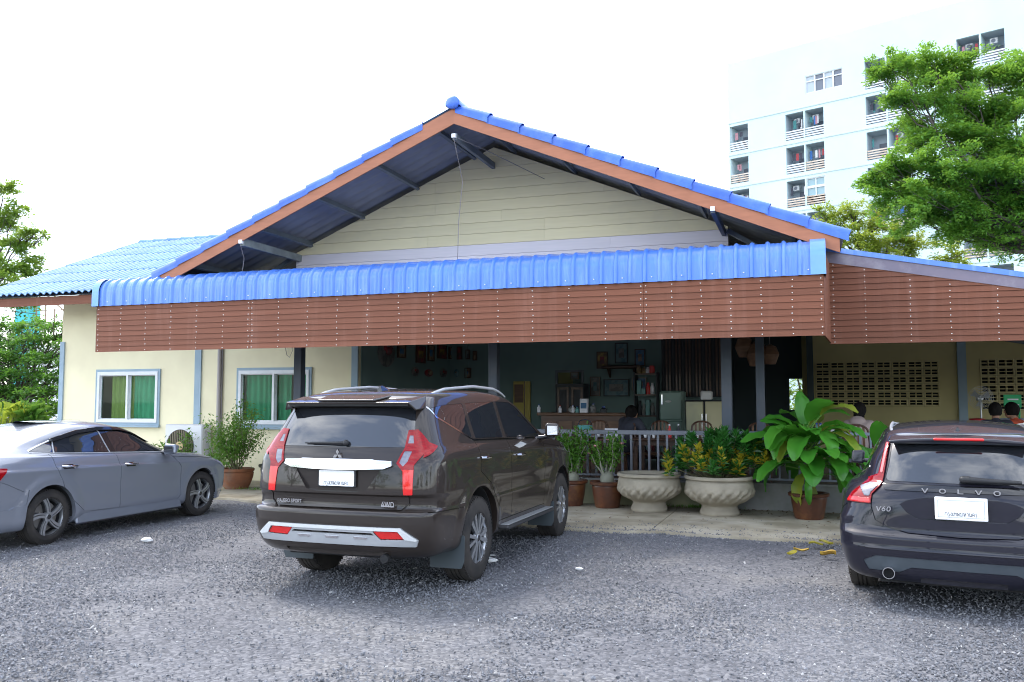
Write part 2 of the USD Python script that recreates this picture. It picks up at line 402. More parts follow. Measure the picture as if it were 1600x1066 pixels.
# ---- gable wall of overlapping siding boards
gw = obj("gable_wall", MB().prism(sg.Polygon([(-8.7, 3.2), (-1.06, 3.2), (-1.06, roofz(-1.06) - .09), (AX, AZ - .09), (-8.7, roofz(-8.7) - .09)]), YG + .02, YG + .12).out(), mat("siding_backing", (0.34, 0.31, 0.21), 0.9), bld)
under = sg.Polygon([(-8.7, 3.2), (-1.06, 3.2), (-1.06, roofz(-1.06) - .1), (AX, AZ - .1), (-8.7, roofz(-8.7) - .1)])
z, row = 3.55, 0
joints = [[-5.9, -2.2], [-6.6, -1.9], [-5.2], [-2.9], [-6.1, -4.0], [-4.0], [-4.75], [-5.95], [-3.0], [-5.95], [], [-4.4], [], []]
while z < 6:
    hgt = 0.186
    xs = [-8.7] + joints[row % len(joints)] + [-1.06]
    for a, b in zip(xs[:-1], xs[1:]):
        pl = under.intersection(rect(a + .001, b - .001, z + .003, z + hgt - .0005))
        if pl.is_empty or pl.area < .01:
            continue
        m = MB().prism(pl, YG - .008, YG + .012).out()
        m.vertices[:, 1] -= (z + hgt - m.vertices[:, 2]) * .055 * (m.vertices[:, 1] < YG)
        obj("siding_board", m, m_gwhite if z < 4.28 else m_gcream, gw)
    z += hgt; row += 1

# ---- main roof: profiled sheets, purlins, barge boards, verge tiles, ridge
def corrugated(P0, U, V, lu, lv, pitch=0.13, amp=0.018, n=None, per=8):
    """sheet from P0 spanning lu along U (across the ribs) and lv along V, with sine ribs"""
    U, V = np.asarray(U, float), np.asarray(V, float); N = np.cross(U, V); N /= np.linalg.norm(N)
    k = max(2, int(round(lu / pitch)) * per + 1); a = np.linspace(0, lu, k); b = np.array(n if n is not None else [0, lv])
    off = amp * np.cos(2 * np.pi * a / pitch)
    return np.asarray(P0, float) + a[:, None, None] * U + b[None, :, None] * V + off[:, None, None] * N


rb = MB()
c = math.cos(math.atan(SL)); s_ = math.sin(math.atan(SL)); LEN = 5.42 / c
for sg_ in (-1, 1):
    rb.grid(corrugated((AX, YB + .04, AZ + .02), (0, 1, 0), (sg_ * c, 0, -s_), 10.4, LEN, pitch=.26, amp=.022))
mr = rb.build("main_roof", m_under, bld, smooth=60)
rb = MB()
for sg_ in (-1, 1):
    rb.grid(corrugated((AX, YB + .04, AZ + .045), (0, 1, 0), (sg_ * c, 0, -s_), 10.4, LEN, pitch=.26, amp=.022))
rb.build("roof_covering", m_sheet_blue, mr, smooth=60)
for sg_ in (-1, 1):
    for k in range(5):
        d = (0.35 + 1.05 * k + (.25 if k == 4 else 0))
        x, z = AX + sg_ * d, roofz(AX + sg_ * d) - (.09 if sg_ < 0 else .045)
        MB().bar((x, YB + .02, z), (x, YG + .1, z), .05, .10 if sg_ < 0 else .05, up=(s_ * sg_, 0, c)).build("purlin", m_steel, mr)
for sg_, n_ in ((-1, "barge"), (1, "barge")):
    pl = sg.Polygon([(AX, AZ), (AX + sg_ * 5.36, roofz(AX + sg_ * 5.36)), (AX + sg_ * 5.36, roofz(AX + sg_ * 5.36) - .235), (AX, AZ - .235)])
    MB().prism(pl, YB - .012, YB + .012).build("barge_board", m_barge, mr)
for sg_ in (-1, 1):
    n_ = 11
    for k in range(n_):
        if sg_ < 0 and k == 0:
            continue
        L0 = k * LEN / n_ + .02; L1 = (k + 1) * LEN / n_ + .055
        ang = np.linspace(0, math.pi * .98, 9); P = []
        for q, (L, rr) in enumerate(((L0, .078), (L1, .098))):
            r0 = rr
            cx, cz = AX + sg_ * L * c, AZ - L * s_ + .012 + (.012 if q else 0)
            P.append([(cx + (r0 * math.sin(t)) * s_ * sg_ , YB + .075 - r0 * 1.15 * math.cos(t), cz + r0 * .98 * math.sin(t) * c) for t in ang])
        m = MB().grid(P); Q = np.array(P)
        m.grid(np.stack([Q[1], Q[1] * .0 + Q[1].mean(0) * .12 + Q[1] * .88]))     # lip
        front = np.stack([Q[:, 0], Q[:, 0] - np.array([0, 0, .075])], 1); m.grid(front)   # skirt over the barge board
        m.build("verge_tile", m_tile_blue, mr, smooth=35)
ang = np.linspace(-.2, math.pi + .2, 12)
MB().grid([[(AX + .115 * math.cos(t), y, AZ + .05 + .115 * math.sin(t)) for t in ang] for y in (YB - .07, YB + 10)]).add(
    [(AX, YB - .075, AZ + .06)] + [(AX + .115 * math.cos(t), YB - .07, AZ + .05 + .115 * math.sin(t)) for t in ang], [(0, i, i + 1) for i in range(1, 12)]).build("ridge_cap", m_tile_blue, mr, smooth=40)
m = trimesh.creation.icosphere(2, .105); m.apply_scale((1, .6, .95)); m.apply_translation((AX, YB - .06, AZ + .075)); obj("ridge_end", m, m_tile_blue, mr, True)
# beams that carry the overhang, with insulators at their ends
for x, z, w in ((-8.62, 4.24, .12), (AX, 5.62, .1), (-1.12, 4.24, .1)):
    MB().bar((x, YB + .02, z), (x, YG + .2, z), w * .6, w, up=(0, 0, 1)).build("overhang_beam", mat("weathered_beam_paint", (0.27, 0.30, 0.29), 0.7, c2=(.18, .2, .2), scale=4) if x < -8 else m_steel, mr)
    MB().box(x - .03, x + .03, YB - .03, YB + .018, z - .03, z + .03).build("insulator", m_white, mr)
MB().bar((-9.75, YG - .1, 3.65), (-8.7, YG - .1, 4.25), .07, .07).build("brace", m_steel, mr)
MB().bar((-.1, YG - .1, 3.65), (-1.06, YG - .1, 4.25), .07, .07).build("brace", m_steel, mr)
MB().tube([(AX, YB - .02, 5.6), (AX + .02, YB + .3, 5.0), (AX - .04, YB + .3, 4.4), (AX - .06, YB + .3, 3.72)], .006, 5).build("hanging_wire", m_wire, mr)
MB().tube([(-8.62, YB - .02, 4.2), (-8.7, YB + .2, 4.0), (-8.82, YB + .3, 3.7)], .006, 5).build("hanging_wire", m_wire, mr)
MB().tube([(AX, YB - .02, 5.61), (AX + .35, YB + .5, 5.5), (AX + .9, YG, 5.32)], .005, 5).build("hanging_wire", m_wire, mr)
# side closing of the roof space to either hand of the gable wall
MB().box(-10.2, -8.7, YG + .9, YG + .95, 3.2, 4.2).box(-1.06, .5, YG + .9, YG + .95, 3.2, 4.2).build("soffit_board", m_under, mr)

# ---- awning: rounded blue metal over brown boards
XA0, XA1 = -11.42, 0.27
prof = [(YA - .02, 3.265), (YA - .02, 3.50)]
for t in np.linspace(0, math.pi / 2 - .16, 8)[1:]:
    prof.append((YA - .02 + .24 * (1 - math.cos(t)), 3.50 + .235 * math.sin(t)))
prof += [(YG - .02, 3.985)]
prof = np.array(prof)
aw = obj("awning", MB().box(XA0 + .02, XA1 - .02, YA + .014, YA + .03, 2.49, 3.4).out(), m_gap, bld)


def rib_profile(x):
    """height of the metal at x: crowned ribs every 0.2 m with low flutes between"""
    u = (x - XA0) / .2 % 1
    d = np.minimum(u, 1 - u) * .2
    r = np.clip(1 - (d / .030) ** 2, 0, 1) ** .6 * .030
    f = .004 * np.clip(1 - ((np.abs(d - .07)) / .008) ** 2, 0, 1)
    return r + f


nrm = np.gradient(prof, axis=0); nrm = np.stack([-nrm[:, 1], nrm[:, 0]], 1); nrm /= np.linalg.norm(nrm, axis=1, keepdims=True)
xs = XA0 + .1
k = 0
while xs < XA1 - .2:
    xe = XA1 - .16 if xs + 1.0 > XA1 - .16 else xs + .8
    xx = np.unique(np.concatenate([np.linspace(xs, xe, 9 * int(round((xe - xs) / .1)) + 1), [xs, xe]]))
    h = rib_profile(xx)
    P = np.stack([np.broadcast_to(xx[:, None], (len(xx), len(prof))), prof[None, :, 0] + h[:, None] * nrm[None, :, 0], prof[None, :, 1] + h[:, None] * nrm[None, :, 1]], -1)
    P[:, :, 1] -= .0015 * (k % 2)
    MB().grid(P).build("awning_sheet", m_blue, aw, smooth=40)
    xs = xe; k += 1
for xa, xb in ((XA0 - .03, XA0 + .11), (XA1 - .165, XA1 + .02)):
    out = prof + nrm * .03
    out[-1, 1] = 3.95
    m = MB().grid([[(x, y, z) for y, z in out] for x in (xa, xb)])
    pl = sg.Polygon([tuple(q) for q in out[:-1]] + [(YA + 1.0, 3.8), (YA + 1.0, 3.27)])
    m.prism(pl, xa - .002 if xa < -5 else xb, xa if xa < -5 else xb + .002, "x")
    m.build("awning_end_cap", m_blue_cap, aw, smooth=30)
nb = 9; bh = (3.275 - 2.485) / nb
segs = [XA0 + .05, -8.30, -5.18, -2.04, XA1 - .01]
for r in range(nb):
    z0 = 2.485 + r * bh
    for a, b in zip(segs[:-1], segs[1:]):
        v = [(x, y, z) for x in (a + .002, b - .002) for y, z in ((YA - .012, z0 + .002), (YA - .004, z0 + bh - .0005), (YA + .012, z0 + bh - .001), (YA + .012, z0 + .003))]
        obj("fascia_board", MB().add(v, [(0, 1, 2, 3), (7, 6, 5, 4), (0, 4, 5, 1), (1, 5, 6, 2), (2, 6, 7, 3), (3, 7, 4, 0)]).out(), m_brown, aw)
sc = MB()
for a, b in zip(segs[:-1], segs[1:]):
    cols = [a + .035] + [a + (b - a) * k / 6 for k in range(1, 6)] + [b - .035]
    for r in range(nb):
        for x in cols:
            zz = 2.485 + r * bh + .03 + rng.uniform(-.006, .006); xx = x + rng.uniform(-.008, .008)
            q = trimesh.creation.icosphere(0, .009); q.apply_scale((1, .5, 1)); q.apply_translation((xx, YA - .014, zz)); sc.tm(q)
x = XA0 + .3
while x < XA1 - .1:
    q = trimesh.creation.icosphere(0, .010); q.apply_scale((1, .6, 1)); q.apply_translation((x, YA - .05, 3.33)); sc.tm(q); x += .4
sc.build("screw", m_screw, aw, kind="stuff")
# return at the right end and rafters below
MB().prism(sg.Polygon([(XA1 - .03, YA + .03), (XA1 - .005, YA + .03), (.375, YR - .014), (.35, YR - .014)]), 2.487, 3.62, "z").build("return_panel", m_brown, aw)
MB().prism(sg.Polygon([(YA + .03, 2.49), (YG, 3.5), (YG, 3.9), (YA + .3, 3.66), (YA + .03, 3.4)]), XA0 + .02, XA0 + .04, "x").build("return_panel", m_brown, aw)
for x in np.arange(XA0 + .6, XA1, 1.25):
    MB().bar((x, YA + .06, 3.22), (x, YG, 3.55), .05, .09).build("rafter", m_steel, aw)

# ---- right wing: lean-to roof, boarded end
top = lambda x: 3.86 - .1965 * (x - .4)
mw = obj("wing_gable", MB().prism(sg.Polygon([(.36, 2.47), (.4 + 1.17 / .1965, 2.47), (.36, top(.36) - .22)]), YR + .014, YR + .03).out(), m_gap, bld)
tri = sg.Polygon([(.33, 2.4), (.4 + 1.245 / .1965, 2.4), (.33, top(.33) - .215)])
for r in range(15):
    z0 = 2.465 + r * .0848
    for a, b in ((.36, 3.3), (3.3, 7.2)):
        pl = tri.intersection(rect(a + .002, b - .002, z0 + .003, z0 + .0835))
        if pl.is_empty or pl.area < .003:
            continue
        m = MB().prism(pl, YR - .010, YR + .012).out()
        m.vertices[:, 1] -= (z0 + .0835 - m.vertices[:, 2]) * .12 * (m.vertices[:, 1] < YR)
        obj("fascia_board", m, m_brown, mw)
sc = MB()
for x in (.42, .84, 1.42, 1.92, 2.5, 3.02, 3.5, 4.1):
    for r in range(15):
        zz = 2.465 + r * .0848 + .03
        if zz < top(x) - .25:
            q = trimesh.creation.icosphere(0, .009); q.apply_scale((1, .5, 1)); q.apply_translation((x + rng.uniform(-.006, .006), YR - .016, zz)); sc.tm(q)
sc.build("screw", m_screw, mw, kind="stuff")
MB().prism(sg.Polygon([(.30, top(.3) - .068), (8, top(8) - .068), (8, top(8) - .228), (.30, top(.3) - .228)]), YR - .022, YR + .012).build("flashing", m_flash, mw)
MB().prism(sg.Polygon([(.33, top(.33)), (8, top(8)), (8, top(8) - .085), (.33, top(.33) - .07)]), YR - .035, YR - .024).build("edge_flashing", m_blue, mw)
wr = MB().grid(corrugated((.30, YR - .03, top(.3) + .005), (0, 1, 0), (1 / math.hypot(1, .1965), 0, -.1965 / math.hypot(1, .1965)), 9.4, 8.4, pitch=.2, amp=.012)).build("wing_roof", m_blue, bld, smooth=60)
MB().grid(corrugated((.30, YR + .02, top(.3) - .06), (0, 1, 0), (1 / math.hypot(1, .1965), 0, -.1965 / math.hypot(1, .1965)), 9.3, 8.4, pitch=.2, amp=.012)).build("wing_soffit", m_under, wr, smooth=60)
for y in (15.5, 18, 20.5):
    MB().bar((.4, y, top(.4) - .16), (7.5, y, top(7.5) - .16), .08, .14).build("rafter", m_steel, wr)

# ---- left house: walls, trims, windows, roof
x0, x1 = -15.98, -8.42
wins = [(-14.95, -13.2, 1.14, 2.36), (-11.24, -9.45, 1.13, 2.35)]
wl = sg.box(x0, 0, x1, 3.95)
for a, b, c0, d0 in wins:
    wl = wl.difference(sg.box(a + .03, c0 + .03, b - .03, d0 - .03))
hw = MB().prism(wl, YH, YH + .12).box(x0, x0 + .12, YH + .121, 22, 0, 3.95).box(x1 - .12, x1, YH + .121, 20, 0, 3.9).box(x0 + .12, x1 - .12, 18.5, 18.6, 0, 3.9).box(x0 + .1, x1 - .1, YH + .13, 18.5, 3.3, 3.34).build("house_wall", m_cream, bld)
for a, b in ((x0 - .02, x0 + .10), (-12.30, -12.14), (x1 - .12, x1 + .02)):
    MB().box(a, b, YH - .035, YH - .002, 0, 3.0 if a < -15 else 3.9).build("trim_strip", m_trim, hw)
for k, (a, b, c0, d0) in enumerate(wins):
    fr = sg.box(a, c0, b, d0).difference(sg.box(a + .055, c0 + .055, b - .055, d0 - .055))
    wn = MB().prism(fr, YH - .03, YH - .004).build("window", m_trim, bld)
    fa = sg.box(a + .055, c0 + .055, b - .055, d0 - .055); md = (a + b) / 2
    f1 = fa.difference(sg.box(a + .115, c0 + .12, md - .02, d0 - .13)).difference(sg.box(md + .03, c0 + .12, b - .115, d0 - .13))
    MB().prism(f1, YH - .045, YH + .06).build("frame", m_alu, wn)
    for p, (pa, pb) in enumerate(((a + .115, md - .02), (md + .03, b - .115))):
        sh = sg.box(pa, c0 + .12, pb, d0 - .13)
        MB().prism(sh.difference(sh.buffer(-.018)), YH + .005 + .02 * p, YH + .035 + .02 * p).build("sash", m_alu, wn)
        MB().prism(sh.buffer(-.018), YH + .018 + .02 * p, YH + .022 + .02 * p).build("pane", m_pane, wn)
    MB().box(a - .02, b + .02, YH - .075, YH - .001, c0 - .045, c0 - .002).build("sill", m_trim, wn)
cur = [(-14.62, -14.0, m_curtain2, "olive green curtain half drawn behind the left pane of the left window"), (-14.02, -13.3, m_curtain, "green curtain filling the right pane of the left window"),
       (-11.1, -10.33, m_curtain, "green curtain filling the left pane of the window beside the downpipe"), (-10.32, -10.0, m_curtain, "narrow bunched green curtain at the middle bar of the window beside the downpipe"), (-9.72, -9.52, m_curtain, "green curtain strip right of the dark veranda post")]
for a, b, mm, lab in cur:
    xx = np.linspace(a, b, 90); yy = YH + .105 + .02 * np.sin((xx - a) * 52 + np.sin(xx * 9) * 1.4)
    P = np.stack([np.stack([xx + .004 * np.sin(zz * 3 + xx * 20), yy + .006 * (2.3 - zz) * np.sin(xx * 31), np.full_like(xx, zz)], -1) for zz in np.linspace(1.05, 2.4, 8)], 1)
    tag(obj("curtain", MB().grid(P).out(), mm, None, True), lab, "curtain")
MB().tube([(-11.66, YH - .05, .1), (-11.66, YH - .05, 3.9)], .042, 12).build("downpipe", m_pvc, hw)
MB().tube([(-11.60, YH - .03, .1), (-11.60, YH - .03, 3.9)], .014, 6).build("cable", m_wire, hw)
MB().tube([(-10.1, YH - .02, 2.85), (-10.02, YH - .05, 2.6), (-9.95, YH - .06, 2.55), (-9.9, YH - .04, 2.68), (-9.93, YH - .02, 2.9)], .007, 5).build("cable", m_wire, hw)
MB().box(x1 + .001, x1 + .02, YH + .13, 20, .3, 3.45).build("mint_side_lining", m_mint, hw)
# left roof: overlapping sheets laid in courses
EY, EZ, RY = 14.25, 3.93, 19.2
SLh = .42; cl = math.cos(math.atan(SLh)); sl = math.sin(math.atan(SLh))
lr = MB().box(-17.2, -9.6, EY + .03, EY + .05, EZ - .22, EZ - .03).build("eave_board", m_brown, bld)
lroof = MB().add([(-17.2, EY, EZ - .03), (-8, EY, EZ - .03), (-8, RY, EZ - .03 + SLh * (RY - EY)), (-17.2, RY, EZ - .03 + SLh * (RY - EY))], [(0, 3, 2, 1)]).build("house_roof", m_under, bld)
total = (RY - EY) / cl; nrow = 6; cov = total / nrow
for r in range(nrow):
    x = -17.35; k = 0
    while x < -8.3:
        wdt = .52
        a0 = r * cov; a1 = (r + 1) * cov + .09
        lift0 = .03
        P = corrugated((x, EY - .08 + a0 * cl, EZ + a0 * sl + lift0), (1, 0, 0), (0, cl, sl), wdt + .03, a1 - a0, pitch=.1733, amp=.026, per=8)
        N = np.array([0, -sl, cl])
        P = P + N * .014 * np.array([1, 0])[None, :, None]
        P[:, :, 2] += rng.uniform(-.003, .003)
        m = MB().grid(P).grid(np.stack([P[:, 0] - N * .02, P[:, 0]], 1))
        m.build("roof_sheet", m_sheet_blue, lroof, smooth=50)
        x += wdt; k += 1
for k in range(16):
    x = -17.3 + k * .46
    ang = np.linspace(-.35, math.pi + .35, 9)
    P = [[(xx, RY - .03 + rr * 1.25 * math.cos(t), EZ + SLh * (RY - EY) + .0 + rr * math.sin(t)) for t in ang] for xx, rr in ((x, .125), (x + .5, .105))]
    MB().grid(P).build("ridge_tile", m_sheet_blue, lroof, smooth=40)
MB().box(-17.35, -17.3, EY, RY + .05, EZ - .2, EZ - .19).build("verge_board", m_brown, lroof)
MB().prism(sg.Polygon([(YH, 3.9), (RY, 3.9), (RY, EZ + SLh * (RY - EY) - .05)]), x0, x0 + .12, "x").build("end_gable", m_cream, hw)
MB().add([(-17.2, RY, EZ + SLh * (RY - EY)), (-8, RY, EZ + SLh * (RY - EY)), (-8, RY + 4.5, EZ), (-17.2, RY + 4.5, EZ)], [(0, 1, 2, 3)]).build("rear_slope", m_sheet_blue, lroof)

# ---- veranda: posts, low wall, railing, floor, ceiling, walls within
for x in (-8.6, -4.88, -1.12):
    p = MB().rbox(x - .075, x + .075, YG - .075, YG + .075, 0.0, 3.55, .006).build("post", m_post, bld)
    MB().box(x - .1, x + .1, YG - .1, YG + .1, 0, .03).build("base_plate", m_steel, p)
    MB().prism(sg.Polygon([(YG - .075, 2.95), (YG - .075, 3.3), (YG - .5, 3.3)]).buffer(.001), x - .02, x + .02, "x").build("bracket", m_steel, p)
MB().rbox(-.72, -.59, YG + .5, YG + .63, .3, 3.55, .006).build("post", m_post, bld)
MB().rbox(5.0, 5.12, YG - .06, YG + .06, 0, 2.9, .006).build("post", m_post, bld)
lw = MB().box(-8.4, -1.2, YG + .12, YG + .24, 0, .40).build("low_wall", mat("mossy_cream_wall", (0.36, 0.35, 0.22), 0.9, c2=(.26, .27, .17), scale=2, grime=(.15, .16, .09), gscale=2.2, space="world"), bld)
MB().box(-1.2, 7, YG + .12, YG + .24, 0, .40).build("low_wall", m_conc, bld)
MB().box(-8.4, 7, YG + .10, YG + .25, .401, .43).build("wall_coping", m_conc, bld)
rl = MB().rbox(-8.5, -1.2, YG + .15, YG + .21, 1.13, 1.20, .006).box(-8.5, -1.2, YG + .16, YG + .20, .47, .50).build("railing", m_rail, bld)
for x in np.arange(-8.45, -1.22, .142):
    MB().box(x - .017, x + .017, YG + .165, YG + .195, .50, 1.13).build("baluster", m_rail, rl)
m_rail2 = mat("pale_rail_paint", (0.20, 0.23, 0.29), 0.45)
rl2 = MB().rbox(-1.04, 5.0, YG + .155, YG + .20, 1.155, 1.20, .006).box(-1.04, 5, YG + .16, YG + .20, .47, .50).build("railing", m_rail2, bld)
for x in np.arange(-.95, 4.9, .142):
    MB().box(x - .014, x + .014, YG + .165, YG + .195, .50, 1.155).build("baluster", m_rail2, rl2)
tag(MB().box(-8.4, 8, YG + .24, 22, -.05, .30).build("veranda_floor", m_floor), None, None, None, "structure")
MB().box(-8.4, .25, YG + .13, 20, 3.45, 3.5).build("veranda_ceiling", m_under, bld)
# inner walls: mint wall with a door opening, darker kitchen end, cream wall with vent blocks
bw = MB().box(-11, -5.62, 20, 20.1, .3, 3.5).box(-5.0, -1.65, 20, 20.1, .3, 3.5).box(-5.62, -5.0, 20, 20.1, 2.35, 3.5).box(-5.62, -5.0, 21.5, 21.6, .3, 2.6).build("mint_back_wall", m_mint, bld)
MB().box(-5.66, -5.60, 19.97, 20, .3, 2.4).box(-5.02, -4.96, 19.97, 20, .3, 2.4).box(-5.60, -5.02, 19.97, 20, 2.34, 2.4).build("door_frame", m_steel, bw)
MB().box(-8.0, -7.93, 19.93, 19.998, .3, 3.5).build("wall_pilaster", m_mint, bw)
vent = (.25, 2.95, 1.54, 2.60); vent2 = (3.78, 6.6, 1.45, 2.62)
wl = sg.box(-.05, .3, 8, 3.7)
for a, b, c0, d0 in (vent, vent2):
    wl = wl.difference(sg.box(a, c0, b, d0))
slot = sg.box(-.33, 1.25, -.06, 2.2)
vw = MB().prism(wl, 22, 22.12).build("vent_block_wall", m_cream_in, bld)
MB().box(3.32, 3.5, 21.93, 21.995, .3, 3.6).build("wall_pilaster", m_trim, vw)
MB().box(0, 8, 22.3, 22.35, 0, 3.7).box(0, 8, 22.12, 22.3, 3.6, 3.7).box(0, .05, 22.12, 22.3, 0, 3.6).build("vent_backing", m_slot, vw)  # closed dark sheet added behind the blocks so their slots look shaded
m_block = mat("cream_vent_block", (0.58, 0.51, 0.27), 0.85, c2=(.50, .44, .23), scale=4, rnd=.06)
for a, b, c0, d0 in (vent, vent2):
    nc, nr = int(round((b - a) / .3375)), 6
    bwid, bht = (b - a) / nc, (d0 - c0) / nr
    for i in range(nc):
        for j in range(nr):
            xa, za = a + i * bwid, c0 + j * bht
            pl = sg.box(xa + .003, za + .003, xa + bwid - .003, za + bht - .003)
            for q in range(2):
                for t in range(2):
                    sx, sz = xa + .035 + q * (bwid - .05) / 2, za + .035 + t * (bht - .05) / 2
                    pl = pl.difference(sg.box(sx, sz, sx + (bwid - .05) / 2 - .02, sz + (bht - .05) / 2 - .02))
            MB().prism(pl, 21.98, 22.1).build("vent_block", m_block, vw)
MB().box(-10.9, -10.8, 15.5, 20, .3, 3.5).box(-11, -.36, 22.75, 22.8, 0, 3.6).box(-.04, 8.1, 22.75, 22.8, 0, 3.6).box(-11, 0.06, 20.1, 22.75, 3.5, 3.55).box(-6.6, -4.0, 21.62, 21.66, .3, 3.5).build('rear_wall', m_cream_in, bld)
# end wall of the hall with a slit of daylight
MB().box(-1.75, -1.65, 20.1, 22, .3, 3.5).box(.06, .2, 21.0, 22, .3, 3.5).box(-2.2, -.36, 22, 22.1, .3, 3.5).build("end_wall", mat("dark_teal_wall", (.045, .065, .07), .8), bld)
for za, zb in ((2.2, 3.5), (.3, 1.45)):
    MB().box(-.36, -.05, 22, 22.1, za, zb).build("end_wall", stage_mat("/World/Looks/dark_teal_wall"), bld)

# ---------------------------------------------------------------- vehicles: bodies lofted from level curves, parts cut out of the same surface
from scipy.interpolate import PchipInterpolator


def curve_of(pts):
    if np.ndim(pts) == 0:
        return lambda y: np.full(np.shape(y), float(pts))
    p = np.array(sorted(pts), float)
    if len(p) == 2:
        return lambda y: np.interp(y, p[:, 0], p[:, 1])
    f = PchipInterpolator(p[:, 0], p[:, 1])
    return lambda y: f(np.clip(y, p[0, 0], p[-1, 0]))


class Body:
    """levels, bottom to top: dict(z, w: number or [(y, value)], yr, yf: rear and front ends, n, nf: squareness, cr, cf: bow of rear and front)"""
    def __init__(s, levels, nq=40, nside=110, sub=7, bumps=(), dense=None):
        qa = np.linspace(0, 1, nq) ** .9; qs = np.linspace(0, 1, 22)[1:]
        rows = []
        for L in levels:
            yr, yf = L["yr"], L["yf"]; n, nf = L.get("n", 6), L.get("nf", L.get("n", 6)); lr, lf = L.get("lr", .55), L.get("lf", .8)
            wf, zf = curve_of(L["w"]), curve_of(L["z"])
            out = []
            for end, nn, cr, sgn, ln in ((yr, n, L.get("cr", .05), -1, lr), (yf, nf, L.get("cf", .12), 1, lf)):
                a = np.concatenate([qa, np.ones(len(qs))]); b = np.concatenate([np.ones(len(qa)), 1 - qs])
                k = (a ** nn + b ** nn) ** (-1 / nn); X, Y = a * k, b * k
                y = end - sgn * ln * (1 - Y) - sgn * cr * (X ** 2) * Y ** 4
                out.append(np.stack([X, y], 1))
            y0, y1 = out[0][-1, 1], out[1][-1, 1]
            mid = np.stack([np.ones(nside - 1), np.linspace(y0, y1, nside + 1)[1:-1]], 1)
            half = np.vstack([out[0], mid, out[1][::-1]])
            w = wf(half[:, 1]); rows.append(np.stack([half[:, 0] * w, half[:, 1], zf(half[:, 1])], 1))
        R = np.array(rows)
        t = np.concatenate([[0], np.cumsum(np.maximum(np.linalg.norm(np.diff(R, axis=0), axis=2).mean(1), .004))])
        tt = []
        for i in range(len(t) - 1):
            m = max(1, min(sub, int(round((t[i + 1] - t[i]) / .018))))
            tt += list(np.linspace(t[i], t[i + 1], m, endpoint=False))
        tt.append(t[-1])
        H = PchipInterpolator(t, R, axis=0)(np.array(tt))
        H[:, 0, 0] = 0; H[:, -1, 0] = 0
        for bump in bumps:
            H = bump(H)
        full = np.concatenate([H, (H * [-1, 1, 1])[:, -2:0:-1]], 1)
        n, m = full.shape[:2]
        v = full.reshape(-1, 3)
        i, j = np.meshgrid(np.arange(n - 1), np.arange(m), indexing="ij"); j2 = (j + 1) % m
        q = np.stack([i * m + j, i * m + j2, (i + 1) * m + j2, (i + 1) * m + j], -1).reshape(-1, 4)
        f = np.vstack([q[:, [0, 1, 2]], q[:, [0, 2, 3]]])
        caps = []
        half = m // 2
        for base, rev in ((0, True), ((n - 1) * m, False)):       # strip caps between mirrored points
            L_, R_ = [base + k for k in range(half + 1)], [base + (m - k) % m for k in range(half + 1)]
            for k in range(half):
                for tri in ((L_[k], L_[k + 1], R_[k + 1]), (L_[k], R_[k + 1], R_[k])):
                    if len(set(tri)) == 3:
                        caps.append(tri[::-1] if rev else tri)
        f = np.vstack([f, np.array(caps)])
        tm = trimesh.Trimesh(v, f, process=False)
        if tm.volume < 0:
            f = f[:, ::-1]; tm = trimesh.Trimesh(v, f, process=False)
        s.v, s.f = v, f
        nn = np.zeros_like(v); fn = np.cross(v[f[:, 1]] - v[f[:, 0]], v[f[:, 2]] - v[f[:, 0]])
        for k in range(3):
            np.add.at(nn, f[:, k], fn)
        s.nrm = nn / (np.linalg.norm(nn, axis=1, keepdims=True) + 1e-12)
        s.cache = {}

    def at(s, d=0.0):
        """the solid, d metres inside (or outside if negative) its surface"""
        k = round(d, 5)
        if k not in s.cache:
            s.cache[k] = m3.Manifold(m3.Mesh(np.asarray(s.v - s.nrm * d, np.float32), np.asarray(s.f, np.uint32)))
        return s.cache[k]

    def shell(s, d0, d1):
        k = ("s", round(d0, 5), round(d1, 5))
        if k not in s.cache:
            s.cache[k] = s.at(d0) - s.at(d1)
        return s.cache[k]

    def cut(s, region, d0, d1):
        return s.shell(d0, d1) ^ region


def extr(poly, axis, a, b):
    """prism of a shapely polygon; axis x: (y, z) polygon from x=a to b; axis y: (x, z); axis z: (x, y)"""
    polys = []
    for g in getattr(poly, "geoms", [poly]):
        if g.is_empty:
            continue
        polys.append(np.array(g.exterior.coords)[:-1]); polys += [np.array(h.coords)[:-1] for h in g.interiors]
    cs = m3.CrossSection(polys, m3.FillRule.EvenOdd)
    m = cs.extrude(b - a)
    if axis == "x":
        T = [[0, 0, 1, a], [1, 0, 0, 0], [0, 1, 0, 0]]
    elif axis == "y":
        T = [[1, 0, 0, 0], [0, 0, -1, b], [0, 1, 0, 0]]
    else:
        T = [[1, 0, 0, 0], [0, 1, 0, 0], [0, 0, 1, a]]
    return m.transform(np.array(T, float))


def mirror(m):
    return m.mirror([1, 0, 0])


def cylx(r, x0, x1, y, z, n=72):
    return m3.Manifold.cylinder(x1 - x0, r, r, n).rotate([0, 90, 0]).translate([x0, y, z])


def mtm(m):
    q = m.to_mesh()
    return trimesh.Trimesh(q.vert_properties[:, :3], q.tri_verts, process=False)


def mbox(x0, x1, y0, y1, z0, z1):
    return m3.Manifold.cube([x1 - x0, y1 - y0, z1 - z0]).translate([x0, y0, z0])


def rounded(pts, r):
    """hull of spheres"""
    return m3.Manifold.batch_hull([m3.Manifold.sphere(r, 16).translate(list(map(float, p))) for p in pts])


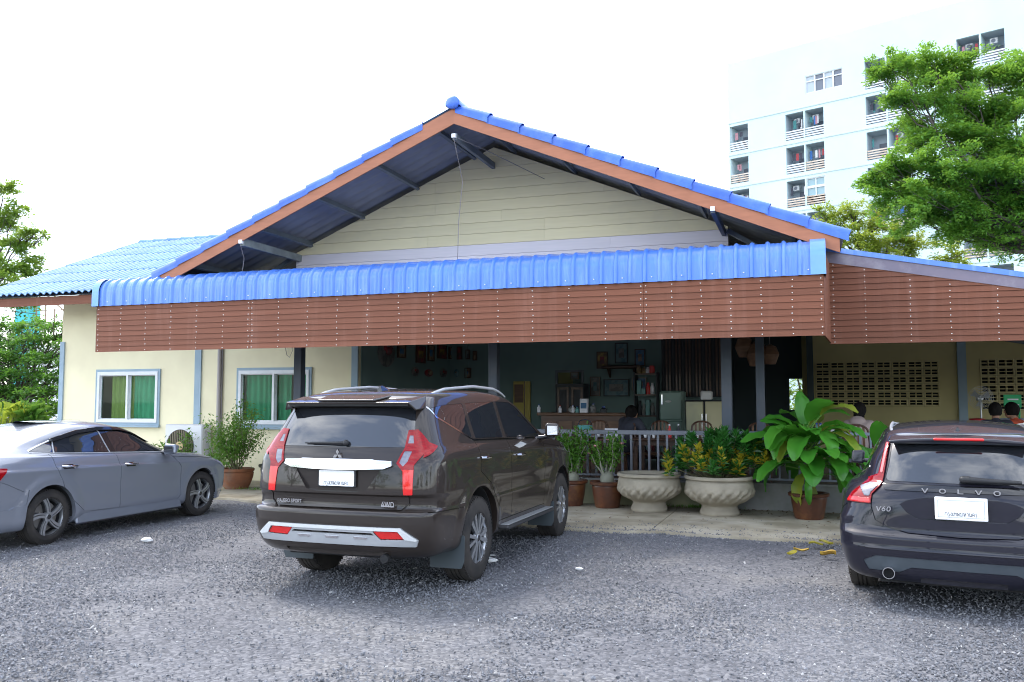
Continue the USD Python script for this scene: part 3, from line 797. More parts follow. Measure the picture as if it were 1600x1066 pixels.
def carpaint(name, color, flake, rough=0.42, metal=0.35):
    return usdkit.material(stage, "/World/Looks/" + name, {
        "tc": ("texture_coordinate", {}), "n": ("noise_texture", {"scale": 900.0, "detail": 2.0}), "r": ("rgb_ramp", {"ramp": [(0.35, color), (0.75, flake)]}),
        "dn": ("noise_texture", {"scale": 3.0, "detail": 6.0}), "dr": ("rgb_ramp", {"ramp": [(0.3, (.008,) * 3), (0.8, (.035,) * 3)]}),
        "p": ("principled_bsdf", {"metallic": metal, "roughness": rough, "coat_weight": 1.0, "coat_roughness": 0.02, "specular_ior_level": 0.12})},
        [("tc.object", "n.vector"), ("n.fac", "r.fac"), ("r.color", "p.base_color"), ("tc.object", "dn.vector"), ("dn.fac", "dr.fac"), ("dr.color", "p.coat_roughness")], surface="p.BSDF")


m_tint = usdkit.material(stage, "/World/Looks/tinted_car_glass", {"p": ("principled_bsdf", {"base_color": (0.008, 0.009, 0.011), "roughness": 0.015, "specular_ior_level": 1.0, "coat_weight": 1.0, "coat_roughness": 0.0})}, [], surface="p.BSDF")
m_chrome = mat("bright_chrome", (0.80, 0.80, 0.82), 0.10, metallic=1.0)
m_satin = mat("satin_silver", (0.50, 0.52, 0.54), 0.32, metallic=0.65, c2=(.46, .48, .50), scale=8)
m_black = mat("black_plastic", (0.014, 0.014, 0.016), 0.45, c2=(.02, .02, .021), scale=12)
m_gloss_black = mat("gloss_black", (0.008, 0.008, 0.009), 0.08, coat=.6)
m_rubber = mat("tyre_rubber", (0.017, 0.016, 0.016), 0.8, spec=.3, c2=(0.040, 0.035, 0.031), scale=5, bump=.15, bscale=60)
m_arch = mat("wheel_arch_liner", (0.010, 0.010, 0.011), 0.9)
m_red = mat("red_lamp_lens", (0.27, 0.003, 0.005), 0.1, spec=.3, coat=.4, c2=(.17, .002, .004), scale=30, stretch=(1, 1, 4))
m_red2 = mat("bright_red_lamp_lens", (0.55, 0.008, 0.008), 0.10, coat=1.0)
m_clear = mat("clear_lamp_lens", (0.20, 0.20, 0.235), 0.1, coat=.5, c2=(.14, .145, .18), scale=40)
m_plate = mat("number_plate_white", (0.84, 0.84, 0.84), 0.45)
m_ink = mat("number_plate_ink", (0.10, 0.11, 0.13), 0.6)
m_alloy = mat("machined_alloy", (0.42, 0.43, 0.45), 0.28, metallic=0.9)
m_alloy_dark = mat("dark_alloy", (0.018, 0.018, 0.02), 0.35, metallic=0.2)
m_disc = mat("brake_disc_steel", (0.20, 0.19, 0.18), 0.45, metallic=.7)
m_mud = mat("grey_mud_flap", (0.045, 0.058, 0.066), 0.7)


def wheel(parent, x, y, R, width, rim, style, side, steer=0.0):
    """a wheel whose outer face looks along side * x; style gives the spokes"""
    w2 = width / 2
    prof = [(rim - .012, -w2 + .02), (rim + .004, -w2 + .004), (rim + .035, -w2), (R - .055, -w2 + .004), (R - .022, -w2 + .018), (R - .006, -w2 + .036), (R, -w2 + .05)]
    k = np.linspace(-w2 + .05, w2 - .05, 5)[1:-1]
    for c in k:
        prof += [(R, c - .006), (R - .007, c - .004), (R - .007, c + .004), (R, c + .006)]
    prof += [(R, w2 - .05), (R - .006, w2 - .036), (R - .022, w2 - .018), (R - .055, w2 - .004), (rim + .035, w2), (rim + .004, w2 - .004), (rim - .012, w2 - .02)]

    def place(m):
        m = m.copy(); v = m.vertices
        p = np.stack([v[:, 2] * side, v[:, 0], v[:, 1]], 1)          # axle along x, outer face at +w2
        cs, sn = math.cos(steer), math.sin(steer)
        m.vertices = np.stack([cs * p[:, 0] - sn * p[:, 1] + x, sn * p[:, 0] + cs * p[:, 1] + y, p[:, 2] + R - .004], 1)
        if side < 0:
            m.faces = m.faces[:, ::-1]
        return m
    wh = obj("wheel", place(MB().lathe([(rim - .01, -w2 + .03), (rim - .03, -w2 + .05), (rim - .03, w2 - .06), (rim - .004, w2 - .012), (rim + .004, w2 - .008), (rim + .006, w2 - .014), (rim - .004, w2 - .03)][::-1], 56).out()), m_alloy, parent, 35)
    T = MB().lathe(prof[::-1], 64)
    for kk in range(64):                                              # shoulder blocks
        a = kk / 64 * 2 * math.pi
        for zc in (-w2 + .03, w2 - .03):
            q = trimesh.creation.box((.013, .016, .026)); q.apply_translation((R - .013, 0, zc)); q.apply_transform(trimesh.transformations.rotation_matrix(a, (0, 0, 1))); T.tm(q)
    obj("tyre", place(T.out()), m_rubber, wh, 35)
    obj("barrel", place(MB().lathe([(.05, -w2 + .06), (rim - .035, -w2 + .06), (rim - .035, w2 - .05)], 40).out()), m_alloy_dark, wh, 30)
    obj("brake_disc", place(MB().lathe([(.05, w2 - .075), (.165, w2 - .075), (.165, w2 - .095)][::-1], 40).out()), m_disc, wh, 30)
    bright, dark = MB(), MB()
    zf = w2 - .014
    if style == "twelve":
        for a in range(6):
            for off in (-.17, .17):
                ang = a * math.pi / 3 + off
                d0, d1 = np.array([math.cos(ang * 1.0), math.sin(ang)]), np.array([math.cos(a * math.pi / 3 + off * 1.35), math.sin(a * math.pi / 3 + off * 1.35)])
                pa, pb = d0 * .045, d1 * (rim - .006); nrm = np.array([-(pb - pa)[1], (pb - pa)[0]]); nrm /= np.linalg.norm(nrm)
                pl = sg.Polygon([pa + nrm * .013, pb + nrm * (.024 if a % 2 == 0 else .017), pb - nrm * (.024 if a % 2 == 0 else .017), pa - nrm * .013])
                m = trimesh.creation.extrude_polygon(pl, .022, engine="earcut"); m.apply_translation((0, 0, zf - .022))
                (bright).tm(m)
                m = trimesh.creation.extrude_polygon(pl.buffer(.008), .03, engine="earcut"); m.apply_translation((0, 0, zf - .055)); dark.tm(m)
        hub = .062
    else:
        ns = 5
        for a in range(ns):
            a0 = a * 2 * math.pi / ns + .3
            rr = np.linspace(.04, rim - .004, 9); tw = (rr / rim) ** 1.5 * (.30 if style == "swirl" else 0.0)
            wv = np.linspace(.024, .034 if style == "swirl" else .03, 9)
            cen = np.stack([rr * np.cos(a0 + tw), rr * np.sin(a0 + tw)], 1); tan = np.stack([-np.sin(a0 + tw), np.cos(a0 + tw)], 1)
            pl = sg.Polygon(np.vstack([cen + tan * wv[:, None], (cen - tan * wv[:, None])[::-1]])).buffer(0)
            half = sg.Polygon(np.vstack([cen + tan * wv[:, None], (cen - tan * wv[:, None] * .1)[::-1]])).buffer(0)
            half2 = sg.Polygon(np.vstack([cen - tan * wv[:, None] * .45, (cen - tan * wv[:, None])[::-1]])).buffer(0)
            for hh in ((half, half2) if style == "swirl" else (pl,)):
                m = trimesh.creation.extrude_polygon(hh, .02, engine="earcut"); m.apply_translation((0, 0, zf - .02)); bright.tm(m)
            m = trimesh.creation.extrude_polygon(pl.buffer(.006), .05, engine="earcut"); m.apply_translation((0, 0, zf - .071)); dark.tm(m)
        hub = .055
    bright.lathe([(0.0005, zf + .004), (hub * .55, zf + .004), (hub * .6, zf), (hub, zf - .004), (hub + .008, zf - .03)][::-1], 24)
    obj("spokes", place(bright.out()), m_alloy, wh, 25)
    obj("spoke_pockets", place(dark.out()), m_alloy_dark, wh, 25)
    cap = MB().lathe([(0.0005, zf + .009), (.026, zf + .008), (.029, zf + .003)][::-1], 20).out()
    obj("centre_cap", place(cap), m_gloss_black, wh, 30)
    return wh


THAI = {}


def thai_word(width, height, parent, name="lettering", depth=.0015):
    """the word for Bangkok in Thai letters, drawn as loops and stems; built in the xy plane, reading along +x"""
    st = []

    def loop(x, y, r=.09):
        a = np.linspace(0, 2 * np.pi, 9); st.append([(x + r * math.cos(t), y + r * math.sin(t)) for t in a])

    def L(*p):
        st.append(list(p))
    x = 0
    for ch in "กรุงเทพมหานคร":
        if ch == "ก":
            L((x, 0), (x, .62), (x + .1, .75), (x, .85), (x + .18, 1), (x + .42, 1), (x + .55, .82), (x + .55, 0)); x += .75
        elif ch == "ร":
            L((x + .1, .85), (x + .2, 1), (x + .4, .92)); L((x + .05, .7), (x + .35, .62), (x + .4, .5), (x + .4, .12)); loop(x + .3, .09); x += .6
        elif ch == "ุ":
            loop(x - .36, -.28, .06); L((x - .3, -.28), (x - .26, -.5))
        elif ch == "ง":
            loop(x + .36, .88); L((x + .45, .85), (x + .45, .05), (x + .3, 0), (x, .5)); x += .62
        elif ch == "เ":
            L((x + .05, 1), (x + .05, .15)); loop(x + .14, .09); x += .35
        elif ch == "ท":
            loop(x + .09, .9); L((x + .18, .9), (x + .18, 0)); L((x + .18, .5), (x + .45, 1), (x + .58, .85), (x + .58, 0)); x += .78
        elif ch == "พ":
            loop(x + .09, .9); L((x + .05, .82), (x + .1, 0), (x + .32, .65), (x + .52, 0), (x + .6, 1)); x += .8
        elif ch == "ม":
            loop(x + .09, .9); L((x + .16, .85), (x + .16, .1)); loop(x + .1, .09); L((x + .2, .1), (x + .58, .12), (x + .58, 1)); x += .78
        elif ch == "ห":
            loop(x + .09, .9); L((x + .16, .85), (x + .16, 0), (x + .45, .62)); loop(x + .5, .85); L((x + .42, .72), (x + .6, .5), (x + .6, 0)); x += .8
        elif ch == "า":
            L((x + .05, .85), (x + .25, 1), (x + .42, .85), (x + .42, 0)); x += .6
        elif ch == "น":
            loop(x + .09, .9); L((x + .16, .85), (x + .16, .0), (x + .5, .28)); loop(x + .55, .12); L((x + .58, .2), (x + .58, 1)); x += .78
        elif ch == "ค":
            L((x, 0), (x, .75), (x + .15, 1), (x + .45, 1), (x + .58, .8), (x + .58, 0)); loop(x + .27, .5); x += .78
    shape = unary_union([sg.LineString(p).buffer(.055, cap_style=2) for p in st if len(p) > 1])
    shape = sa.scale(sa.translate(shape, -x / 2, -.5), width / x, height, origin=(0, 0))
    m = MB().prism(shape, 0, depth, "z").out()
    return m


def text_on(parent, name, text, height, material, centre, width=None, bold=True, depth=.004, italic=0.0, ry=0.0, tilt=0.0):
    """raised lettering facing -y at centre = (x, y, z)"""
    m = meshkit.text_mesh(text, height, depth, bold)
    b = m.bounds; m.apply_translation(-(b[0] + b[1]) / 2)
    if width:
        m.apply_scale((width / (b[1][0] - b[0][0]), 1, 1))
    v = np.array(m.vertices); v[:, 0] += v[:, 1] * italic
    p = np.stack([v[:, 0], -v[:, 2], v[:, 1]], 1)
    if tilt:
        cs, sn = math.cos(tilt), math.sin(tilt); p = np.stack([p[:, 0], cs * p[:, 1] + sn * p[:, 2], -sn * p[:, 1] + cs * p[:, 2]], 1)
    m = trimesh.Trimesh(p + np.array(centre), m.faces, process=False)
    return obj(name, m, material, parent)

# ---------------------------------------------------------------- brown sport utility vehicle
def arch_bump(y0, z0, r0, h, wd, zmax=1.0):
    def f(H):
        d = np.hypot(H[..., 1] - y0, H[..., 2] - z0)
        k = np.clip(1 - np.abs(d - r0) / wd, 0, 1); k = k * k * (3 - 2 * k)
        s = np.clip((np.abs(H[..., 0]) - .45) / .3, 0, 1) * np.clip((zmax - H[..., 2]) / .2, 0, 1)
        H = H.copy(); H[..., 0] += np.sign(H[..., 0]) * h * k * s
        return H
    return f


def finish_body(car, B, regions, gaps, arches, material, extra=(), gap_depth=.012, under=None):
    """carves wheel arches, part seats and shut lines, and defines the painted body"""
    body = B.at(0)
    for a in arches:
        body = body - a
    if regions:
        body = body - (m3.Manifold.batch_boolean(regions, m3.OpType.Add) ^ B.shell(-.02, .022))
    if gaps:
        body = body - (m3.Manifold.batch_boolean(gaps, m3.OpType.Add) ^ B.shell(-.02, gap_depth))
    for e in extra:
        body = body - e
    return obj("body", mtm(body), material, car, 32)


def make_suv():
    car = thing("parked_suv", "dark brown sport utility vehicle with red tail lamps parked in the middle of the yard", "car", (-3.80, 7.638, 0), -.008)
    paint = carpaint("brown_metallic_paint", (0.0115, 0.0085, 0.007), (0.021, 0.0155, 0.013), .45, .06)
    wl = lambda w, wr=None: [(-1.2, w - .03), (-.5, w), (2.6, w), (3.7, w - .10)]
    LV = [dict(z=.33, w=.62, yr=-.80, yf=3.2, n=5), dict(z=.34, w=.80, yr=-.97, yf=3.5, n=5), dict(z=.40, w=wl(.875), yr=-1.06, yf=3.6, n=5), dict(z=.52, w=wl(.895), yr=-1.11, yf=3.66),
          dict(z=.64, w=wl(.905), yr=-1.135, yf=3.69), dict(z=[(-1, .715), (0, .72)], w=wl(.907), yr=-1.135, yf=3.69), dict(z=.735, w=wl(.905), yr=-1.122, yf=3.69),
          dict(z=.752, w=wl(.90), yr=-1.055, yf=3.69), dict(z=.80, w=wl(.90), yr=-1.045, yf=3.69), dict(z=.855, w=wl(.903), yr=-1.052, yf=3.69), dict(z=.872, w=wl(.905), yr=-1.075, yf=3.69),
          dict(z=.90, w=wl(.906), yr=-1.076, yf=3.68), dict(z=[(-1, 1.02), (3, 1.0)], w=wl(.905), yr=-1.065, yf=3.66), dict(z=[(-1, 1.14), (2, 1.12), (3.2, 1.02), (3.6, .95)], w=wl(.90), yr=-1.045, yf=3.60, cf=.2),
          dict(z=[(-1, 1.20), (2, 1.165), (3.0, 1.09), (3.5, .99)], w=wl(.885), yr=-1.02, yf=3.50, cf=.25), dict(z=[(-1, 1.245), (.3, 1.235), (2.2, 1.21), (3.0, 1.14), (3.4, 1.04)], w=wl(.862), yr=-.995, yf=3.35, cf=.25),
          dict(z=[(-1, 1.275), (.3, 1.26), (2.0, 1.235), (2.6, 1.20), (2.8, 1.18)], w=wl(.845), yr=-.985, yf=2.72, cf=.22), dict(z=[(-1, 1.46), (2, 1.43)], w=[(-1, .745), (.5, .775), (2.3, .74)], yr=-.905, yf=2.27, cf=.22),
          dict(z=[(-1, 1.62), (.4, 1.655), (2, 1.62)], w=[(-1, .66), (.5, .70), (2, .66)], yr=-.80, yf=1.88, cf=.2), dict(z=[(-1, 1.665), (.6, 1.725), (1.7, 1.68)], w=[(-1, .63), (.5, .655), (1.7, .62)], yr=-.74, yf=1.70, n=5, cf=.18),
          dict(z=[(-1, 1.685), (.6, 1.755), (1.6, 1.71)], w=[(-1, .57), (.5, .60), (1.6, .56)], yr=-.66, yf=1.55, n=4, cf=.15), dict(z=[(-1, 1.70), (.6, 1.772), (1.5, 1.725)], w=.42, yr=-.5, yf=1.35, n=4, cf=.1),
          dict(z=[(-.6, 1.72), (.6, 1.782), (1.3, 1.74)], w=.22, yr=-.3, yf=1.15, n=3, cf=.05), dict(z=[(-.4, 1.74), (.6, 1.786), (1.2, 1.75)], w=.03, yr=-.2, yf=1.05, n=3, cf=0)]
    B = Body(LV, bumps=[arch_bump(0, .39, .49, .020, .15), arch_bump(2.8, .39, .49, .020, .15)])
    SX = (.3, 1.3)
    both = lambda pl: [extr(pl, "x", *SX), extr(pl, "x", -SX[1], -SX[0])]
    # glass
    quarter = rpoly([(-.66, 1.595), (-.60, 1.53), (-.10, 1.345), (.0, 1.31), (.03, 1.635), (-.42, 1.622)], .02)
    rdoor = rpoly([(.075, 1.305), (.845, 1.285), (.885, 1.652), (.10, 1.638)], .015)
    fdoor = rpoly([(.935, 1.282), (2.02, 1.25), (2.08, 1.27), (1.93, 1.40), (1.60, 1.585), (1.42, 1.645), (.965, 1.654)], .02)
    rear = rpoly([(-.685, 1.262), (.685, 1.262), (.60, 1.60), (-.60, 1.60)], .03)
    wscreen = rpoly([(-.70, 1.25), (.70, 1.25), (.58, 1.64), (-.58, 1.64)], .04)
    regions, gaps = [], []
    lampR = rpoly([(.595, 1.41), (.715, 1.418), (.80, 1.31), (.79, 1.25), (.70, 1.12), (.70, .875), (.625, .875), (.61, 1.07), (.55, 1.135), (.595, 1.265)], .006)
    lamp_side = rpoly([(-1.3, 1.415), (-1.04, 1.405), (-.80, 1.275), (-1.0, 1.16), (-1.07, 1.125), (-1.08, .875), (-1.3, .875)], .004)
    lamps = {}
    for sgn in (1, -1):
        pl = lampR if sgn > 0 else sa.scale(lampR, -1, 1, origin=(0, 0))
        front = extr(pl, "y", -1.4, -.86)
        side_pr = extr(lamp_side, "x", *((.765, 1.2) if sgn > 0 else (-1.2, -.765)))
        lamps[sgn] = front + side_pr
        regions.append(lamps[sgn])
    for pl in (quarter, rdoor, fdoor):
        regions += both(pl)
    regions += [extr(rear, "y", -1.4, -.5), extr(wscreen, "y", 1.4, 3.2)]
    recess = rpoly([(-.43, 1.10), (.43, 1.10), (.29, .905), (.20, .888), (-.20, .888), (-.29, .905)], .03)
    strip = rpoly([(-.52, 1.115), (-.515, 1.155), (-.37, 1.158), (-.34, 1.166), (.34, 1.166), (.37, 1.158), (.515, 1.155), (.52, 1.115), (.45, 1.088), (.2, 1.075), (-.2, 1.075), (-.45, 1.088)], .004)
    skid = rpoly([(-.63, .612), (.63, .612), (.765, .51), (.74, .452), (-.74, .452), (-.765, .51)], .006)
    refl = rpoly([(.39, .578), (.60, .578), (.655, .52), (.45, .515)], .004); refl_l = sa.scale(refl, -1, 1, origin=(0, 0))
    slot = rpoly([(-.37, .562), (.37, .562), (.40, .545), (-.40, .545)])
    regions += [extr(skid, "y", -1.4, -.75)]
    # shut lines
    tg = sg.LineString([(-.645, 1.40), (-.66, 1.25), (-.665, .80), (-.60, .745), (.60, .745), (.665, .80), (.66, 1.25), (.645, 1.40)])
    gaps.append(extr(tg.buffer(.006), "y", -1.4, -.8))
    for ln in ([(.03, 1.30), (.03, 1.0), (.30, .86), (.47, .62), (.52, .47)], [(.90, 1.28), (.915, .47)], [(2.06, 1.25), (2.10, .95), (2.06, .5)], [(.5, .475), (2.08, .475)], [(2.08, 1.17), (3.2, 1.06)], [(-1.0, .735), (-.44, .72)]):
        gaps += both(sg.LineString(ln).buffer(.0035))
    arches = [cylx(.455, .56, 1.2, 0, .41), cylx(.455, -1.2, -.56, 0, .41), cylx(.455, .56, 1.2, 2.8, .41), cylx(.455, -1.2, -.56, 2.8, .41)]
    extra = [extr(recess, "y", -1.3, -1.035), mbox(-.5, .5, -1.3, -1.0, .2, .40)]
    regs = [r for r in regions]
    body = finish_body(car, B, regs, gaps, arches, paint, extra)
    for pl, nm in ((quarter, "quarter_window"), (rdoor, "door_window"), (fdoor, "door_window")):
        for r in both(pl.buffer(-.003)):
            obj(nm, mtm(B.cut(r, .003, .02)), m_tint, car, 30)
    obj("rear_window", mtm(B.cut(extr(rear.buffer(-.003), "y", -1.4, -.5), .002, .02)), m_tint, car, 30)
    obj("windscreen", mtm(B.cut(extr(wscreen.buffer(-.003), "y", 1.4, 3.2), .002, .02)), m_tint, car, 30)
    # bright strip under the side glass
    for sx in (1, -1):
        ln = sg.LineString([(-.68, 1.60), (-.62, 1.518), (-.10, 1.328), (.0, 1.293), (.9, 1.268), (2.1, 1.236)]).buffer(.0085)
        r = both(ln)[0 if sx > 0 else 1]
        obj("window_trim", mtm(B.cut(r, -.003, .006)), m_chrome, car, 30)
    # lamps with clear inserts and dark surround
    for sgn in (1, -1):
        f = (lambda p: p) if sgn > 0 else (lambda p: sa.scale(p, -1, 1, origin=(0, 0)))
        clear1 = extr(f(rpoly([(.615, 1.365), (.645, 1.365), (.665, 1.30), (.615, 1.30)], .004)), "y", -1.4, -.8)
        clear2 = extr(f(rpoly([(.60, 1.235), (.665, 1.235), (.645, 1.15), (.61, 1.11), (.575, 1.14)], .006)), "y", -1.4, -.8)
        low = extr(f(sg.box(.5, .80, .9, 1.085)), "y", -1.4, -.8)
        lp = lamps[sgn] - clear1 - clear2
        L = obj("tail_lamp", mtm(B.cut(lp - low, -.008, .02)), m_red, car, 30)
        obj("brake_light", mtm(B.cut(lp ^ low, -.006, .02)), m_red2, L, 30)
        obj("reversing_light", mtm(B.cut(clear2 ^ lamps[sgn], -.006, .02)), m_clear, L, 30)
        obj("indicator", mtm(B.cut(clear1 ^ lamps[sgn], -.006, .02)), m_clear, L, 30)
    # bumper guard
    rr = extr(skid.difference(refl.buffer(.006)).difference(refl_l.buffer(.006)).difference(slot), "y", -1.4, -.75)
    G = obj("bumper_guard", mtm(B.cut(rr, -.014, .02)), m_satin, car, 30)
    rr2 = rpoly([(-.63, .612), (.63, .612), (.765, .51), (.745, .50), (.66, .515), (.61, .582), (-.61, .582), (-.66, .515), (-.745, .50), (-.765, .51)])
    obj("guard_trim", mtm(B.cut(extr(rr2, "y", -1.4, -.75), -.022, -.012)), mat("pale_silver_trim", (.68, .70, .70), .3, metallic=.35), G, 30)
    for q in (refl, refl_l):
        obj("reflector", mtm(B.cut(extr(q, "y", -1.4, -.75), -.010, .02)), m_red2, G, 30)
    for xq in (-.27, 0, .27):
        obj("guard_slot", mtm(B.cut(extr(rpoly([(xq - .065, .525), (xq + .065, .525), (xq + .055, .505), (xq - .055, .505)]), "y", -1.4, -.9), -.019, -.010)), m_chrome, G)
    obj("chrome_strip", mtm(B.cut(extr(strip, "y", -1.4, -.9), -.03, .01)), m_chrome, car, 25)
    # number plate, badge, lettering
    pl = obj("number_plate", mtm(rounded([(x, -1.052, z) for x in (-.178, .178) for z in (.932, 1.072)], .008)), m_black, car)
    MB().prism(rpoly([(-.17, .934), (.17, .934), (.17, 1.066), (-.17, 1.066)], .01), -1.0635, -1.060).build("plate_face", m_plate, pl)
    m = thai_word(.24, .028, pl); v = m.vertices.copy(); obj("plate_lettering", trimesh.Trimesh(np.stack([v[:, 0], -1.0636 - v[:, 2], .958 + v[:, 1]], 1), m.faces, process=False), m_ink, pl)
    dm = MB()
    for a in (90, 210, 330):
        c0 = np.array([math.cos(math.radians(a)), math.sin(math.radians(a))]); t = np.array([-c0[1], c0[0]])
        dm.prism(sg.Polygon([(0, 1.198), tuple(c0 * .0245 + t * .0142 + [0, 1.198]), tuple(c0 * .049 + [0, 1.198]), tuple(c0 * .0245 - t * .0142 + [0, 1.198])]), -1.052, -1.036)
    dm.build("maker_badge", m_chrome, car)
    text_on(car, "model_lettering", "PAJERO SPORT", .030, m_chrome, (-.46, -1.063, .795), .24, tilt=.0)
    text_on(car, "drive_lettering", "4WD", .042, m_chrome, (.49, -1.063, .795), .12)
    MB().box(.432, .55, -1.066, -1.055, .775, .785).build("drive_lettering_bar", m_chrome, car)
    # spoiler
    sp = rounded([(-.60, -.91, 1.640), (.60, -.91, 1.640), (-.62, -.62, 1.688), (.62, -.62, 1.688)], .010) + rounded([(-.27, -.925, 1.662), (.27, -.925, 1.662), (-.33, -.60, 1.712), (.33, -.60, 1.712)], .010)
    for sgn in (-1, 1):
        sp = sp + rounded([(sgn * .60, -.91, 1.640), (sgn * .645, -.86, 1.585), (sgn * .655, -.70, 1.60), (sgn * .62, -.62, 1.688)], .009)
    S = obj("roof_spoiler", mtm(sp), paint, car, 40)
    obj("spoiler_underside", mtm(m3.Manifold.batch_hull([mbox(-.59, .59, -.90, -.89, 1.618, 1.632), mbox(-.60, .60, -.72, -.71, 1.585, 1.66)])), m_black, S)
    # rear wiper
    wi = MB().tube([(.06, -1.005, 1.30), (-.02, -1.012, 1.298), (-.30, -1.0, 1.295)], [.014, .011, .006], 8).tube([(.02, -.998, 1.288), (-.36, -.985, 1.292)], .006, 6)
    wi.tm(mtm(rounded([(.05, -.995, 1.30), (.05, -1.0, 1.30)], .025))); wi.build("rear_wiper", m_black, car, 40)
    # roof rails and antenna
    for sgn in (1, -1):
        ys = np.linspace(-.52, 1.60, 22); zt = np.interp(ys, [-.52, -.35, -.1, .6, 1.2, 1.45, 1.60], [1.69, 1.73, 1.77, 1.805, 1.787, 1.75, 1.705])
        P = [(sgn * (.575 + .015 * math.sin((y + .5) * 1.5)), y, z) for y, z in zip(ys, zt)]
        MB().tube(P, np.interp(ys, [-.52, -.3, 1.3, 1.6], [.010, .015, .015, .010]), 10).build("roof_rail", m_satin, car, 40)
    fin = MB().tm(trimesh.convex.convex_hull(np.array([(x, y, z) for x, y, z in [(-.032, -.30, 1.735), (.032, -.30, 1.735), (-.03, -.15, 1.755), (.03, -.15, 1.755), (0, -.06, 1.762), (-.006, -.29, 1.80), (.006, -.29, 1.80), (0, -.24, 1.805)]])))
    fin.build("roof_antenna", m_gloss_black, car)
    # door handles, mirrors, steps, flaps
    for sgn in (1, -1):
        for y in (.12, 1.16):
            zz = 1.125 - (y - .12) * .03
            h = MB().tube([(sgn * .905, y - .085, zz), (sgn * .938, y - .055, zz), (sgn * .942, y, zz), (sgn * .938, y + .06, zz), (sgn * .905, y + .09, zz)], [.012, .014, .013, .014, .012], 8)
            h.build("door_handle", m_chrome, car, 40)
        mr_ = rounded([(sgn * .985, 1.95, 1.29), (sgn * 1.075, 1.96, 1.30), (sgn * 1.065, 1.97, 1.365), (sgn * .985, 1.96, 1.37), (sgn * 1.0, 2.07, 1.30), (sgn * 1.05, 2.05, 1.35)], .042)
        M = obj("door_mirror", mtm(mr_), paint, car, 40)
        obj("mirror_foot", mtm(rounded([(sgn * .86, 2.0, 1.235), (sgn * 1.03, 2.0, 1.262)], .028)), m_gloss_black, M, 40)
        MB().box(min(sgn * .985, sgn * 1.105), max(sgn * .985, sgn * 1.105), 1.904, 1.908, 1.275, 1.375).build("mirror_glass", m_chrome, M)
        st = obj("side_step", mtm(rounded([(sgn * .80, .60, .405), (sgn * .955, .62, .40), (sgn * .80, 2.22, .405), (sgn * .955, 2.20, .40)], .022)), m_black, car, 40)
        MB().box(min(sgn * .82, sgn * .965), max(sgn * .82, sgn * .965), .62, 2.2, .424, .430).build("step_tread", m_satin, st)
        obj("sill", mtm(mbox(min(sgn * .70, sgn * .86), max(sgn * .70, sgn * .86), .48, 2.3, .36, .47)), m_black, car)
        for y, ya in ((-.44, 0), (2.36, 0)):
            fl = MB().prism(rpoly([(.60, .18), (.90, .18), (.925, .24), (.93, .47), (.60, .47)], .015) if sgn > 0 else rpoly([(-.60, .18), (-.90, .18), (-.925, .24), (-.93, .47), (-.60, .47)], .015), y - .005, y + .005)
            fl.build("mud_flap", m_mud, car)
        for y in (0, 2.8):
            li = (cylx(.452, .50, .86, y, .41) - cylx(.446, .50, .9, y, .41)) ^ mbox(0, 2, -2, 5, .36, 2)
            li = li if sgn > 0 else mirror(li)
            obj("arch_liner", mtm(li), m_arch, car, 30)
            wheel(car, sgn * .775, y, .388, .255, .236, "twelve", sgn, 0.0 if y == 0 else .02)
    # underbody, axle, exhaust
    ub = MB().box(-.55, .55, -.9, 3.3, .32, .42).tube([(-.75, 0, .385), (.75, 0, .385)], .055, 10).tube([(.40, -.75, .36), (.46, -1.06, .345)], .035, 12)
    ub.tm(trimesh.creation.icosphere(2, .14, ).apply_translation((0, 0, .38)))
    ub.build("underbody", m_arch, car)
    for x in (-.72, -.24, .24, .72):
        q = trimesh.creation.cylinder(.011, .006, 12); q.apply_transform(trimesh.transformations.rotation_matrix(math.pi / 2, (1, 0, 0))); q.apply_translation((x, -1.118 if abs(x) < .5 else -1.07, .665)); obj("parking_sensor", q, m_black, car)
    return car


suv = make_suv()

# ---------------------------------------------------------------- grey sedan
def plate_on(car, y, z, w=.34, h=.15, tilt=0.0):
    pl = obj("number_plate", mtm(rounded([(x, y + .006, z + s) for x in (-w / 2 - .004, w / 2 + .004) for s in (-h / 2 - .004, h / 2 + .004)], .009)), m_plate, car, 30)
    fr = sg.box(-w / 2 + .008, z - h / 2 + .008, w / 2 - .008, z + h / 2 - .008)
    MB().prism(fr.difference(fr.buffer(-.004)), y - .0045, y - .0025).build("plate_border", m_satin, pl)
    m = thai_word(.225, .026, pl); v = m.vertices
    obj("plate_lettering", trimesh.Trimesh(np.stack([v[:, 0], y - .0032 - v[:, 2], z - h / 2 + .033 + v[:, 1]], 1), m.faces, process=False), m_ink, pl)
    return pl


